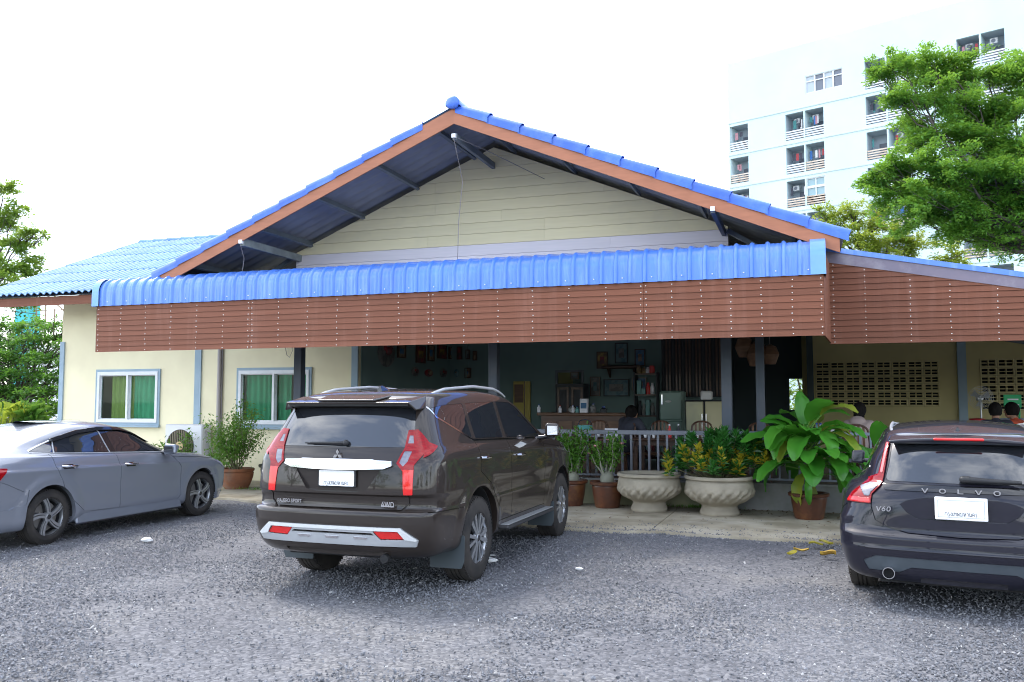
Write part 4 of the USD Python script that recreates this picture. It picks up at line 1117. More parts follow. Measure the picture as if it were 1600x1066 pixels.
def make_sedan():
    car = thing("parked_sedan", "metallic blue grey sedan parked nose to the house at the left edge", "car", (-9.214, 7.883, 0), .011)
    paint = carpaint("steel_blue_grey_paint", (0.175, 0.192, 0.230), (0.26, 0.275, 0.315), .30, .6)
    wl = lambda w: [(-1.1, w - .03), (-.4, w), (2.4, w), (3.6, w - .12)]
    LV = [dict(z=.19, w=.62, yr=-.70, yf=3.2, n=5), dict(z=.20, w=.80, yr=-.90, yf=3.46, n=5), dict(z=.26, w=wl(.868), yr=-.97, yf=3.53, n=5), dict(z=.36, w=wl(.885), yr=-1.01, yf=3.57), dict(z=.52, w=wl(.885), yr=-1.03, yf=3.60),
          dict(z=.66, w=wl(.893), yr=-1.03, yf=3.59), dict(z=[(-1, .80), (0, .78), (2, .745), (3.5, .66)], w=wl(.90), yr=-1.01, yf=3.55), dict(z=[(-1, .875), (0, .855), (1, .835), (2.2, .80), (3.0, .765), (3.5, .69)], w=wl(.902), yr=-.985, yf=3.50, cf=.2),
          dict(z=[(-1, .90), (0, .877), (1, .855), (2.2, .82), (3.0, .79), (3.45, .71)], w=wl(.885), yr=-.975, yf=3.45, cf=.24), dict(z=[(-1, .985), (-.2, .955), (1, .925), (2.2, .885), (3, .825), (3.4, .745)], w=[(-1, .80), (-.4, .85), (2.3, .858), (3.4, .74)], yr=-.965, yf=3.38, cf=.26),
          dict(z=[(-1, 1.055), (-.3, 1.02), (.3, .995), (1, .972), (2.0, .938), (2.6, .905), (3.2, .80)], w=[(-1, .72), (-.5, .79), (0, .825), (2, .832), (3.2, .70)], yr=-.94, yf=3.25, cf=.26, n=5),
          dict(z=[(-.9, 1.075), (-.3, 1.055), (.2, 1.02), (1, .985), (2.0, .95), (2.3, .945)], w=[(-.9, .64), (-.3, .745), (.3, .79), (2, .805), (2.4, .74)], yr=-.86, yf=2.42, cf=.24, n=4.5),
          dict(z=[(-.6, 1.115), (0, 1.125), (.6, 1.14), (1.4, 1.12), (2.1, 1.05)], w=[(-.6, .62), (.2, .70), (1.2, .725), (2.0, .70)], yr=-.58, yf=2.12, cf=.24, n=4), dict(z=[(-.2, 1.22), (.4, 1.255), (1, 1.275), (1.7, 1.225)], w=[(-.2, .60), (.8, .655), (1.7, .63)], yr=-.16, yf=1.80, cf=.22, n=4),
          dict(z=[(.1, 1.305), (.8, 1.335), (1.5, 1.305)], w=[(.1, .56), (.9, .60), (1.6, .58)], yr=.16, yf=1.60, cf=.2, n=4), dict(z=[(.2, 1.345), (.9, 1.372), (1.4, 1.345)], w=.51, yr=.34, yf=1.46, cf=.16, n=4),
          dict(z=[(.3, 1.375), (.9, 1.398), (1.3, 1.378)], w=.36, yr=.48, yf=1.34, cf=.1, n=3.5), dict(z=[(.5, 1.395), (.9, 1.410), (1.2, 1.395)], w=.18, yr=.6, yf=1.2, cf=.05, n=3), dict(z=1.412, w=.03, yr=.7, yf=1.1, cf=0, n=3)]
    B = Body(LV, bumps=[arch_bump(0, .325, .40, .022, .13, .95), arch_bump(2.7, .325, .40, .022, .13, .95)])
    SX = (.3, 1.3)
    both = lambda pl: [extr(pl, "x", *SX), extr(pl, "x", -SX[1], -SX[0])]
    dlo = rpoly([(-.24, 1.068), (.06, 1.045), (1.0, 1.003), (1.95, .965), (2.06, .975), (1.80, 1.155), (1.55, 1.262), (1.30, 1.305), (.95, 1.315), (.60, 1.285), (.2, 1.20)], .012)
    cutq = sg.LineString([(.135, .98), (.215, 1.25)]).buffer(.012); cutb = sg.Polygon([(1.005, .98), (1.10, .98), (1.01, 1.35), (.90, 1.35)])
    panes = [g for g in dlo.difference(cutq).difference(cutb).buffer(-.012).geoms]
    rearw = rpoly([(-.60, -.62), (.60, -.62), (.53, .15), (-.53, .15)], .05)            # plan
    wsc = rpoly([(-.70, 2.28), (.70, 2.28), (.56, 1.62), (-.56, 1.62)], .05)
    regions, gaps = [], []
    regions += both(dlo) + [extr(rearw, "z", 1.0, 1.5), extr(wsc, "z", .9, 1.5)]
    lamp = rpoly([(-.585, .915), (-.72, .925), (-1.2, .93), (-1.2, .80), (-.85, .79), (-.70, .79)], .006)
    lampr = [extr(lamp, "x", .35, 1.2), extr(lamp, "x", -1.2, -.35)]
    regions += lampr
    hl = rpoly([(2.95, .79), (3.30, .765), (3.7, .70), (3.7, .60), (3.42, .62)], .01)
    hlr = [extr(hl, "x", .45, 1.2), extr(hl, "x", -1.2, -.45)]; regions += hlr
    mk = rpoly([(2.92, .60), (3.06, .585), (3.05, .565), (2.93, .575)]); mkr = both(mk); regions += mkr
    for ln in ([(.05, 1.04), (.07, .88), (.17, .65), (.36, .44), (.50, .335), (.62, .315)], [(1.06, 1.0), (1.09, .72), (1.10, .30)], [(2.03, .95), (2.13, .86), (2.235, .74), (2.24, .36), (2.18, .27)], [(.62, .315), (1.6, .285), (2.18, .27)], [(2.10, .885), (2.7, .845), (3.2, .79)], [(-.75, .79), (-.60, .74), (-.38, .64)], [(-.32, .655), (-.35, .50)]):
        gaps += both(sg.LineString(ln).buffer(.0035))
    gaps.append(extr(sg.LineString([(-.62, -.66), (.62, -.66)]).buffer(.004), "z", .9, 1.2))
    arches = [cylx(.362, .58, 1.2, 0, .325), cylx(.362, -1.2, -.58, 0, .325), cylx(.362, .58, 1.2, 2.7, .325), cylx(.362, -1.2, -.58, 2.7, .325)]
    finish_body(car, B, regions, gaps, arches, paint, [mbox(-.24, .24, -1.2, -.985, .70, .86)])
    for sgn in (1, -1):
        r = both(dlo.buffer(-.003))[0 if sgn > 0 else 1]
        D = obj("window_surround", mtm(B.cut(r, .006, .02)), m_gloss_black, car, 30)
        for p in panes:
            obj("pane", mtm(B.cut(both(p)[0 if sgn > 0 else 1], .003, .012)), m_tint, D, 30)
        edge = sg.LineString(list(dlo.exterior.coords)).buffer(.006)
        obj("window_trim", mtm(B.cut(both(edge)[0 if sgn > 0 else 1], -.003, .005)), m_satin, D, 30)
        for lnn in ([(.135, 1.03), (.215, 1.21)], [(1.005, 1.0), (.92, 1.30)]):
            obj("pillar_trim", mtm(B.cut(both(sg.LineString(lnn).buffer(.007))[0 if sgn > 0 else 1], 0.0, .008)), m_satin, D, 30)
        # rain visor along the top of the glass
        vis = sg.LineString([(.18, 1.195), (.58, 1.282), (.93, 1.312), (1.3, 1.30), (1.6, 1.24), (1.85, 1.12)]).buffer(.022)
        obj("rain_visor", mtm(B.cut(both(vis)[0 if sgn > 0 else 1], -.016, .0)), m_gloss_black, D, 30)
    obj("rear_window", mtm(B.cut(extr(rearw.buffer(-.003), "z", 1.0, 1.5), .002, .02)), m_tint, car, 30)
    obj("windscreen", mtm(B.cut(extr(wsc.buffer(-.003), "z", .9, 1.5), .002, .02)), m_tint, car, 30)
    for r in lampr:
        obj("tail_lamp", mtm(B.cut(r, -.006, .02)), m_red, car, 30)
    for r in hlr:
        obj("headlamp", mtm(B.cut(r, -.003, .02)), m_clear, car, 30)
    for r in mkr:
        obj("side_marker", mtm(B.cut(r, -.003, .02)), m_clear, car, 30)
    for sgn in (1, -1):
        for y in (.26, 1.27):
            z = .885 if y < 1 else .845
            h = MB().tube([(sgn * .893, y - .115, z + .004), (sgn * .925, y - .08, z + .003), (sgn * .93, y, z), (sgn * .925, y + .08, z - .003), (sgn * .893, y + .115, z - .006)], [.012, .014, .012, .014, .012], 8)
            h.build("door_handle", m_chrome, car, 40)
            cup = rpoly([(y - .10, z - .03), (y + .07, z - .035), (y + .07, z + .02), (y - .10, z + .022)], .015)
            obj("handle_recess", mtm(B.cut(both(cup)[0 if sgn > 0 else 1], -.0015, .004)), m_gloss_black, car, 30)
        M = obj("door_mirror", mtm(rounded([(sgn * .94, 1.86, .955), (sgn * 1.06, 1.88, .965), (sgn * 1.05, 1.89, 1.045), (sgn * .94, 1.87, 1.05), (sgn * .95, 2.0, .97), (sgn * 1.02, 1.98, 1.03)], .028)), paint, car, 40)
        obj("mirror_foot", mtm(rounded([(sgn * .80, 1.93, .95), (sgn * .97, 1.92, .96)], .022)), m_gloss_black, M, 40)
        MB().box(min(sgn * .93, sgn * 1.07), max(sgn * .93, sgn * 1.07), 1.826, 1.83, .96, 1.045).build("mirror_glass", m_tint, M)
        # side skirt, rear spat and front lip of the body kit
        sk = rounded([(sgn * .84, .40, .255), (sgn * .885, .40, .20), (sgn * .84, 2.25, .245), (sgn * .885, 2.24, .195), (sgn * .86, .42, .30), (sgn * .86, 2.24, .285)], .016)
        S = obj("side_skirt", mtm(sk), paint, car, 40)
        obj("skirt_lip", mtm(rounded([(sgn * .80, .36, .178), (sgn * .905, .36, .182), (sgn * .80, 2.28, .170), (sgn * .905, 2.27, .174)], .008)), m_gloss_black, S, 40)
        spat = rpoly([(-.345, .49), (-.50, .485), (-.56, .46), (-1.2, .46), (-1.2, .22), (-.375, .22), (-.37, .30)], .01)
        obj("bumper_spat", mtm(B.cut(both(spat)[0 if sgn > 0 else 1], -.014, .01)), paint, car, 35)
        lip = rpoly([(3.03, .30), (3.8, .30), (3.8, .215), (3.02, .205)], .01)
        obj("front_lip", mtm(B.cut(both(lip)[0 if sgn > 0 else 1], -.012, .01)), paint, car, 35)
        for y in (0, 2.7):
            li = (cylx(.36, .50, .85, y, .325) - cylx(.354, .50, .9, y, .325)) ^ mbox(0, 2, -2, 5, .28, 2)
            obj("arch_liner", mtm(li if sgn > 0 else mirror(li)), m_arch, car, 30)
            wheel(car, sgn * .775, y, .322, .215, .222, "swirl", sgn, 0.0 if y == 0 else -.04)
    MB().box(-.6, .6, -.9, 3.3, .2, .3).tube([(-.75, 0, .32), (.75, 0, .32)], .04, 8).build("underbody", m_arch, car)
    plate_on(car, -1.0, .78)
    return car


sedan = make_sedan()

# ---------------------------------------------------------------- black estate car
def make_wagon():
    car = thing("parked_estate_car", "glossy black estate car with tall red tail lamps parked at the right edge", "car", (1.262, 8.47, 0), -.142)
    paint = carpaint("black_metallic_paint", (0.0055, 0.0055, 0.010), (0.010, 0.0095, 0.016), .4, .1)
    wl = lambda w, dr=.02: [(-1.05, w - dr), (-.5, w), (2.5, w), (3.6, w - .13)]
    LV = [dict(z=.20, w=.60, yr=-.70, yf=3.2, n=5), dict(z=.22, w=.78, yr=-.90, yf=3.5, n=5), dict(z=.27, w=wl(.86), yr=-.955, yf=3.57, n=5), dict(z=.40, w=wl(.905), yr=-1.0, yf=3.62, n=5), dict(z=.485, w=wl(.92), yr=-1.02, yf=3.64, n=5),
          dict(z=.50, w=wl(.922), yr=-1.015, yf=3.64, n=5), dict(z=[(-1, .575), (-.6, .60), (0, .60)], w=wl(.925), yr=-1.01, yf=3.63, n=5), dict(z=[(-1, .592), (-.6, .63), (0, .64)], w=wl(.922), yr=-.985, yf=3.62, n=5), dict(z=[(-1, .615), (-.6, .68), (0, .68)], w=wl(.922), yr=-.955, yf=3.62, n=5),
          dict(z=.76, w=[(-1, .84), (-.6, .90), (-.3, .925), (2.5, .925), (3.6, .82)], yr=-.95, yf=3.6, n=5), dict(z=[(-1, .86), (2, .86), (3.5, .74)], w=[(-1, .80), (-.6, .88), (-.3, .915), (2.5, .915), (3.6, .80)], yr=-.94, yf=3.56, n=4.5, cf=.2),
          dict(z=[(-1, .925), (0, .935), (2, .91), (3.4, .80)], w=[(-1, .73), (-.6, .825), (-.2, .885), (2.4, .885), (3.4, .74)], yr=-.915, yf=3.46, n=4.5, cf=.22), dict(z=[(-1, .965), (0, .975), (2, .945), (3.2, .85)], w=[(-1, .66), (-.6, .77), (-.2, .845), (2.3, .85), (3.2, .72)], yr=-.895, yf=3.3, n=4.5, cf=.22),
          dict(z=[(-1, 1.0), (0, 1.0), (2, .975), (2.5, .955)], w=[(-1, .62), (-.6, .72), (-.2, .795), (2, .81), (2.4, .76)], yr=-.875, yf=2.55, n=4.5, cf=.22), dict(z=[(-1, 1.15), (1, 1.18), (2.1, 1.12)], w=[(-1, .575), (-.4, .68), (.6, .735), (2.1, .70)], yr=-.80, yf=2.2, n=4.5, cf=.22),
          dict(z=[(-.8, 1.285), (1, 1.34), (1.8, 1.27)], w=[(-.8, .535), (.4, .64), (1.8, .62)], yr=-.72, yf=1.82, n=4.5, cf=.2), dict(z=[(-.8, 1.33), (.8, 1.405), (1.6, 1.345)], w=[(-.8, .505), (.5, .595), (1.6, .57)], yr=-.66, yf=1.62, n=4.5, cf=.18), dict(z=[(-.8, 1.35), (.8, 1.44), (1.5, 1.385)], w=[(-.8, .44), (.5, .51), (1.5, .49)], yr=-.58, yf=1.48, n=4, cf=.15),
          dict(z=[(-.7, 1.365), (.8, 1.463), (1.4, 1.415)], w=.33, yr=-.5, yf=1.36, n=4, cf=.1), dict(z=[(-.6, 1.375), (.8, 1.474), (1.3, 1.43)], w=.15, yr=-.4, yf=1.25, n=3.5, cf=.05), dict(z=[(-.5, 1.385), (.8, 1.477), (1.2, 1.44)], w=.03, yr=-.35, yf=1.15, n=3, cf=0)]
    B = Body(LV, bumps=[arch_bump(0, .33, .42, .015, .14, .95), arch_bump(2.776, .33, .42, .015, .14, .95)])
    SX = (.3, 1.3)
    both = lambda pl: [extr(pl, "x", *SX), extr(pl, "x", -SX[1], -SX[0])]
    lr = lambda pl: [extr(pl, "y", -1.4, -.35), extr(sa.scale(pl, -1, 1, origin=(0, 0)), "y", -1.4, -.35)]
    dlo = rpoly([(-.55, 1.10), (-.30, 1.045), (.3, 1.022), (1.2, 1.01), (2.1, .998), (2.2, 1.01), (1.95, 1.17), (1.6, 1.315), (1.3, 1.355), (.8, 1.375), (.2, 1.36), (-.40, 1.275)], .012)
    glassr = rpoly([(-.548, 1.005), (.548, 1.005), (.515, 1.15), (.49, 1.335), (-.49, 1.335), (-.515, 1.15)], .03)
    wsc = rpoly([(-.70, 2.4), (.70, 2.4), (.56, 1.66), (-.56, 1.66)], .05)
    lamp = rpoly([(.515, 1.315), (.545, 1.315), (.60, 1.06), (.68, 1.025), (.765, .985), (.865, .825), (.655, .825), (.645, .90), (.585, .965), (.565, 1.00), (.555, 1.05)], .006)
    lside = sg.Polygon([(-1.3, .80), (-.76, .80), (-.74, .96), (-.60, 1.08), (-.52, 1.36), (-1.3, 1.36)])
    lmask = extr(lside, "x", -1.3, 1.3)
    band = rpoly([(-.575, .990), (.575, .990), (.545, .938), (-.545, .938)], .01)
    recess = rpoly([(-.50, .918), (.50, .918), (.39, .775), (.31, .725), (-.31, .725), (-.39, .775)], .03)
    diff = rpoly([(-.62, .425), (.62, .425), (.72, .375), (.68, .30), (.45, .30), (.36, .345), (-.36, .345), (-.45, .30), (-.68, .30), (-.72, .375)], .01)
    regions, gaps = [], []
    lamps = [q ^ lmask for q in lr(lamp)]
    regions += lamps + both(dlo) + [extr(glassr, "y", -1.4, -.3), extr(wsc, "z", .9, 1.5), extr(band, "y", -1.4, -.6), extr(diff, "y", -1.4, -.6)]
    seam = sg.LineString([(-.56, 1.03), (-.60, .965), (-.645, .90), (-.65, .80), (-.62, .70), (-.52, .645), (-.38, .612), (0, .60), (.38, .612), (.52, .645), (.62, .70), (.65, .80), (.645, .90), (.60, .965), (.56, 1.03)])
    gaps.append(extr(seam.buffer(.004), "y", -1.4, -.6))
    gaps.append(extr(sg.LineString([(-.75, .485), (.75, .485)]).buffer(.003), "y", -1.4, -.6))
    for ln in ([(-.28, 1.04), (-.22, .86), (.2, .72), (.42, .45), (.46, .28)], [(.98, 1.01), (1.0, .28)], [(2.15, .99), (2.22, .8), (2.18, .3)], [(.46, .285), (2.18, .285)], [(-.75, .80), (-.42, .66), (-.4, .5)]):
        gaps += both(sg.LineString(ln).buffer(.0035))
    arches = [cylx(.372, .60, 1.2, 0, .335), cylx(.372, -1.2, -.60, 0, .335), cylx(.372, .60, 1.2, 2.776, .335), cylx(.372, -1.2, -.60, 2.776, .335)]
    finish_body(car, B, regions, gaps, arches, paint, [extr(recess, "y", -1.3, -.925), mbox(-.3, .3, -1.2, -.9, .1, .27)])
    for sgn in (0, 1):
        L = obj("tail_lamp", mtm(B.cut(lamps[sgn], -.012, .02)), m_red, car, 30)
        f = (lambda p: p) if sgn == 0 else (lambda p: sa.scale(p, -1, 1, origin=(0, 0)))
        inner = f(rpoly([(.665, .99), (.745, .955), (.705, .885), (.665, .885), (.655, .915), (.605, .965), (.60, .99)], .012))
        obj("lamp_lens", mtm(B.cut(extr(inner, "y", -1.4, -.5), -.016, -.011)), m_clear, L, 30)
        low = f(rpoly([(.66, .868), (.83, .868), (.85, .832), (.66, .832)], .004))
        obj("brake_light", mtm(B.cut(extr(low, "y", -1.4, -.5), -.016, -.011)), m_red2, L, 30)
        up = f(sg.LineString([(.535, 1.30), (.575, 1.08)]).buffer(.010))
        obj("light_strip", mtm(B.cut(extr(up, "y", -1.4, -.3), -.015, -.011)), mat("pale_red_lens", (.75, .16, .15), .1, coat=1), L, 30)
        D = obj("window_surround", mtm(B.cut(both(dlo.buffer(-.003))[sgn], .005, .02)), m_gloss_black, car, 30)
        for p in dlo.buffer(-.014).difference(sg.box(.95, .9, 1.04, 1.5)).difference(sg.box(-.12, .9, -.08, 1.5)).geoms:
            obj("pane", mtm(B.cut(both(p)[sgn], .002, .012)), m_tint, D, 30)
        obj("window_trim", mtm(B.cut(both(sg.LineString([(-.56, 1.10), (-.30, 1.04), (.3, 1.016), (2.15, .992)]).buffer(.008))[sgn], -.003, .005)), m_chrome, D, 30)
    gl = obj("rear_window", mtm(B.cut(extr(glassr.buffer(-.003), "y", -1.4, -.3), .002, .02)), m_tint, car, 30)
    obj("windscreen", mtm(B.cut(extr(wsc.buffer(-.003), "z", .9, 1.5), .002, .02)), m_tint, car, 30)
    obj("tailgate_band", mtm(B.cut(extr(band.buffer(-.002), "y", -1.4, -.6), -.006, .02)), m_gloss_black, car, 30)
    obj("bumper_insert", mtm(B.cut(extr(diff.buffer(-.002), "y", -1.4, -.6), .004, .02)), mat("slate_plastic", (.035, .045, .055), .5, c2=(.045, .055, .065), scale=10), car, 30)
    crease = rpoly([(-.70, .497), (.70, .497), (.70, .482), (-.70, .482)])
    obj("bumper_moulding", mtm(B.cut(extr(crease, "y", -1.4, -.6), -.008, .004)), paint, car, 30)
    for k, ch in enumerate("VOLVO"):
        text_on(car, "maker_letter", ch, .034, m_chrome, (-.25 + k * .125, -.924, .951), .050 if ch != "L" else .042, depth=.006)
    text_on(car, "model_lettering", "V60", .036, m_chrome, (-.555, -.957, .795), .11, depth=.006, italic=.15)
    plate_on(car, -.965, .822)
    # roof spoiler with high brake light, rails, antenna, wiper
    sp = m3.Manifold.batch_hull([rounded([(x, -.80 + .06 * abs(x) / .5, 1.352 - .03 * (abs(x) / .5) ** 2) for x in np.linspace(-.50, .50, 9)], .012), rounded([(x, -.52, 1.374 - .02 * (abs(x) / .5) ** 2) for x in np.linspace(-.50, .50, 9)], .012)])
    S = obj("roof_spoiler", mtm(sp), paint, car, 40)
    obj("high_brake_light", mtm(rounded([(x, -.812, 1.352) for x in (-.17, .17)], .011)), m_red2, S, 30)
    wi = MB().tube([(.03, -.905, 1.045), (.18, -.90, 1.04), (.42, -.885, 1.035)], [.026, .020, .012], 10).tube([(.02, -.885, 1.03), (.46, -.868, 1.018)], .008, 6)
    wi.tm(mtm(rounded([(.02, -.90, 1.045), (.06, -.905, 1.047)], .026))); wi.build("rear_wiper", m_black, car, 40)
    for sgn in (1, -1):
        ys = np.linspace(-.30, 1.40, 16); P = [(sgn * (.50 + .05 * math.sin((y + .42) / 1.87 * math.pi)), y, float(np.interp(y, [-.30, -.22, .6, 1.3, 1.40], [1.370, 1.402, 1.447, 1.415, 1.36]))) for y in ys]
        MB().tube(P, .014, 8).build("roof_rail", m_satin, car, 40)
    fin = trimesh.convex.convex_hull(np.array([(-.036, -.36, 1.37), (.036, -.36, 1.37), (-.03, -.18, 1.385), (.03, -.18, 1.385), (0, -.10, 1.395), (-.006, -.35, 1.435), (.006, -.35, 1.435), (0, -.30, 1.438)]))
    obj("roof_antenna", fin, m_gloss_black, car)
    for sgn in (1, -1):
        M = obj("door_mirror", mtm(rounded([(sgn * .96, 1.96, .985), (sgn * 1.04, 1.97, .99), (sgn * 1.035, 1.98, 1.075), (sgn * .95, 1.97, 1.08), (sgn * .97, 2.1, 1.0), (sgn * 1.01, 2.08, 1.06)], .028)), paint, car, 40)
        obj("mirror_foot", mtm(rounded([(sgn * .80, 2.03, .985), (sgn * .98, 2.02, .995)], .024)), m_gloss_black, M, 40)
        for y in (.1, 1.15):
            MB().tube([(sgn * .905, y - .1, .845), (sgn * .938, y - .07, .845), (sgn * .942, y + .07, .84), (sgn * .905, y + .1, .84)], .013, 8).build("door_handle", paint, car, 40)
        ex = cylx(.046, 0, .14, 0, 0, 32) - cylx(.040, -.01, .15, 0, 0, 32)
        ex = ex.rotate([0, 0, 90]).translate([sgn * .525, -1.03, .30])
        E_ = obj("exhaust_tip", mtm(ex), m_chrome, car, 30)
        obj("exhaust_bore", mtm(cylx(.040, 0, .02, 0, 0, 24).rotate([0, 0, 90]).translate([sgn * .525, -.96, .30])), m_arch, E_)
        for y in (0, 2.776):
            li = (cylx(.370, .50, .87, y, .335) - cylx(.364, .50, .9, y, .335)) ^ mbox(0, 2, -2, 5, .28, 2)
            obj("arch_liner", mtm(li if sgn > 0 else mirror(li)), m_arch, car, 30)
            wheel(car, sgn * .79, y, .328, .235, .226, "five", sgn)
        q = trimesh.creation.cylinder(.011, .006, 12); q.apply_transform(trimesh.transformations.rotation_matrix(math.pi / 2, (1, 0, 0))); q.apply_translation((sgn * .62, -.955, .535)); obj("parking_sensor", q, m_black, car)
    MB().box(-.6, .6, -.85, 3.3, .2, .32).tube([(-.75, 0, .33), (.75, 0, .33)], .04, 8).build("underbody", m_arch, car)
    return car


wagon = make_wagon()

# ---------------------------------------------------------------- apartment block far behind
def frame_at(A, e):
    e = np.array([e[0], e[1], 0.0]); e /= np.linalg.norm(e); n = np.array([-e[1], e[0], 0.0])      # n points away from the camera

    def T(m):
        v = m.vertices; return trimesh.Trimesh(np.array([A[0], A[1], 0]) + v[:, :1] * e + v[:, 1:2] * n + v[:, 2:] * [0, 0, 1.0], m.faces, process=False)
    return T


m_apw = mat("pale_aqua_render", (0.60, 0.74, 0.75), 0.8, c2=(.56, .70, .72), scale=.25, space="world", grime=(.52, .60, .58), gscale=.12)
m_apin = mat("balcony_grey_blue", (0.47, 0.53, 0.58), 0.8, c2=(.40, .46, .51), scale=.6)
m_apband = mat("pale_green_floor_band", (.50, .62, .60), .8)
m_apdark = mat("balcony_door_dark", (0.15, 0.17, 0.21), 0.4)
m_apslat = mat("balcony_slat_white", (0.74, 0.76, 0.76), 0.6, rnd=.06)
m_aprust = mat("balcony_slat_rust", (0.50, 0.36, 0.26), 0.7, c2=(.68, .60, .50), scale=1.5, rnd=.1)
m_ac = mat("air_conditioner_shell", (0.66, 0.68, 0.68), 0.5)
m_apglass = mat("aqua_window_glass", (0.22, 0.36, 0.40), 0.08, coat=.5)
m_cl = [mat("cloth_" + n, c, .85) for n, c in (("red", (.40, .06, .07)), ("white", (.7, .7, .7)), ("teal", (.06, .22, .22)), ("blue", (.05, .16, .42)), ("pink", (.5, .25, .28)), ("dark", (.06, .06, .08)))]
ra = np.random.default_rng(21)
ap = thing("apartment_building", "tall pale aqua apartment block with recessed balconies rising behind the right roof", "building")
T = frame_at((-4.876, 81.83), (.931, -.366))
cols = [(-1.35, .45), (4.05, 7.5), (11.1, 14.55), (18.25, 21.65), (25.4, 28.8)]
tops = [30.55 - 3.07 * k for k in range(9)]
wall = sg.box(-1.5, 0, 33, 33.6); holes = []
for ci, (a, b) in enumerate(cols):
    for fi, t in enumerate(tops):
        if ci == 1 and fi == 0:
            holes.append((5.97, 9.22, 28.98, 30.55, "win", ci, fi)); continue
        if ci == 0 and fi == 0:
            continue
        holes.append((a, b, t - 2.42, t, "bal", ci, fi))
for h in holes:
    wall = wall.difference(sg.box(h[0], h[2], h[1], h[3]))
obj("wall", T(MB().prism(wall, 0, .22).box(-1.5, 33, 1.7, 14, 0, 33.3).box(-1.5, 33, .22, 1.7, 33.2, 33.4).box(-1.5, -1.3, .22, 1.7, 0, 33.2).out()), m_apw, ap)
for t in tops:
    obj("floor_band", T(MB().box(-1.52, 33, -.04, -.003, t - 2.80, t - 2.72).out()), m_apband, ap)
for (a, b, z0, z1, kind, ci, fi) in holes:
    if kind == "win":
        wn = obj("window", T(MB().prism(sg.box(a, z0, b, z1).difference(unary_union([sg.box(a + .06 + k * (b - a) / 4, z0 + .06, a + (k + 1) * (b - a) / 4 - .06, z1 - .55) for k in range(4)] + [sg.box(a + .06 + k * (b - a) / 4, z1 - .46, a + (k + 1) * (b - a) / 4 - .06, z1 - .06) for k in range(4)])), .04, .10).out()), m_apslat, ap)
        for k in range(4):
            obj("pane", T(MB().box(a + k * (b - a) / 4 + .05, a + (k + 1) * (b - a) / 4 - .05, .11, .12, z0 + .05, z1 - .05).out()), m_apdark if k % 2 else m_apin, wn)
        continue
    mids = [(a, b)] if ci == 0 else [(a, (a + b) / 2 - .06), ((a + b) / 2 + .06, b)]
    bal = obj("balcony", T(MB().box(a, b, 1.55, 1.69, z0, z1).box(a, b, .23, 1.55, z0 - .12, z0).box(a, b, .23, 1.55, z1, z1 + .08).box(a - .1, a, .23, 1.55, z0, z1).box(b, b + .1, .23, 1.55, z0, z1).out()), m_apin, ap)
    if ci:
        obj("party_wall", T(MB().box((a + b) / 2 - .06, (a + b) / 2 + .06, -.02, 1.5, z0, z1).out()), m_apw, bal)
    for (p, q) in mids:
        if ci == 1 and fi == 3 and p > a:
            gl = obj("window", T(MB().prism(sg.box(p, z0 + .75, q, z1).difference(unary_union([sg.box(p + .08 + i * (q - p - .08) / 2, z0 + .83 + (j * .85), p + i * (q - p - .08) / 2 + (q - p) / 2 - .04, z0 + .83 + .78 + (j - 1) * .1) if j == 0 else sg.box(p + .08 + i * (q - p - .08) / 2, z0 + 1.72, p + i * (q - p - .08) / 2 + (q - p) / 2 - .04, z1 - .08) for i in (0, 1) for j in (0, 1)])), .05, .12).out()), m_apslat, bal)
            obj("pane", T(MB().box(p + .03, q - .03, .13, .14, z0 + .78, z1 - .03).out()), m_apglass, bal)
        rust = ra.random() < .35
        for k in range(4):
            zz = z0 + .10 + k * .21
            obj("slat", T(MB().box(p + .01, q - .01, .03, .08, zz, zz + .11).out()), m_aprust if rust else m_apslat, bal)
        w = q - p
        obj("door", T(MB().box(p + w * .35, p + w * .80, 1.50, 1.545, z0, z0 + 1.65).out()), m_apdark, bal)
        if ra.random() < .6:
            xx = p + w * ra.uniform(.05, .3)
            obj("air_conditioner", T(MB().rbox(xx, xx + .55, .75, 1.05, z1 - .75, z1 - .30, .03).out()), m_ac, bal)
            obj("shadow_grille", T(MB().lathe([(.0005, 0), (.16, 0)], 14).out().apply_transform(trimesh.transformations.rotation_matrix(math.pi / 2, (1, 0, 0))).apply_translation((xx + .26, .742, z1 - .52))), m_apdark, bal)  # flat dark disc as the fan grille
        for k in range(ra.integers(0, 5)):
            xx = p + w * ra.uniform(.1, .85); hh = ra.uniform(.4, .85)
            obj("laundry", T(MB().box(xx, xx + ra.uniform(.14, .3), .45, .48, z1 - .55 - hh, z1 - .55).out()), m_cl[ra.integers(0, 6)], bal)
# pale building and scaffold frame at the far left
hb = thing("distant_house", "small white building with turquoise edge glimpsed beyond the left trees", "building")
P = at(72, 470, 46); T2 = frame_at((P[0], P[1]), (1, .1))
m_teal = mat("turquoise_paint", (0.05, 0.45, 0.47), .6); m_dw = mat("distant_white_render", (.78, .80, .80), .8)
obj("wall", T2(MB().box(-1.3, 6, 0, 6, 0, 5.2).box(-1.3, 6, -.1, 0, 5.2, 5.5).out()), m_dw, hb)
obj("corner_pillar", T2(MB().box(-2.3, -1.31, -.2, 1, 0, 8.6).out()), m_teal, hb)
for k in range(4):
    obj("wall_rib", T2(MB().box(1.2 + k * .9, 1.35 + k * .9, -.06, -.002, 0, 5.2).out()), m_apslat, hb)
fr = MB()
for k in range(6):
    fr.bar((-1.2 + k * .75, .5, 5.5), (-1.2 + k * .75, .5, 9.6 - .75 * k), .07, .07)
for k in range(4):
    fr.bar((-1.3, .5, 6.2 + k * .9), (3.0 - k * .9, .5, 6.2 + k * .9), .06, .06)
fr.bar((-1.3, .5, 9.8), (3.6, .5, 5.9), .09, .09)
obj("roof_lattice", T2(fr.out()), mat("rusted_lattice", (.30, .22, .16), .8), hb)


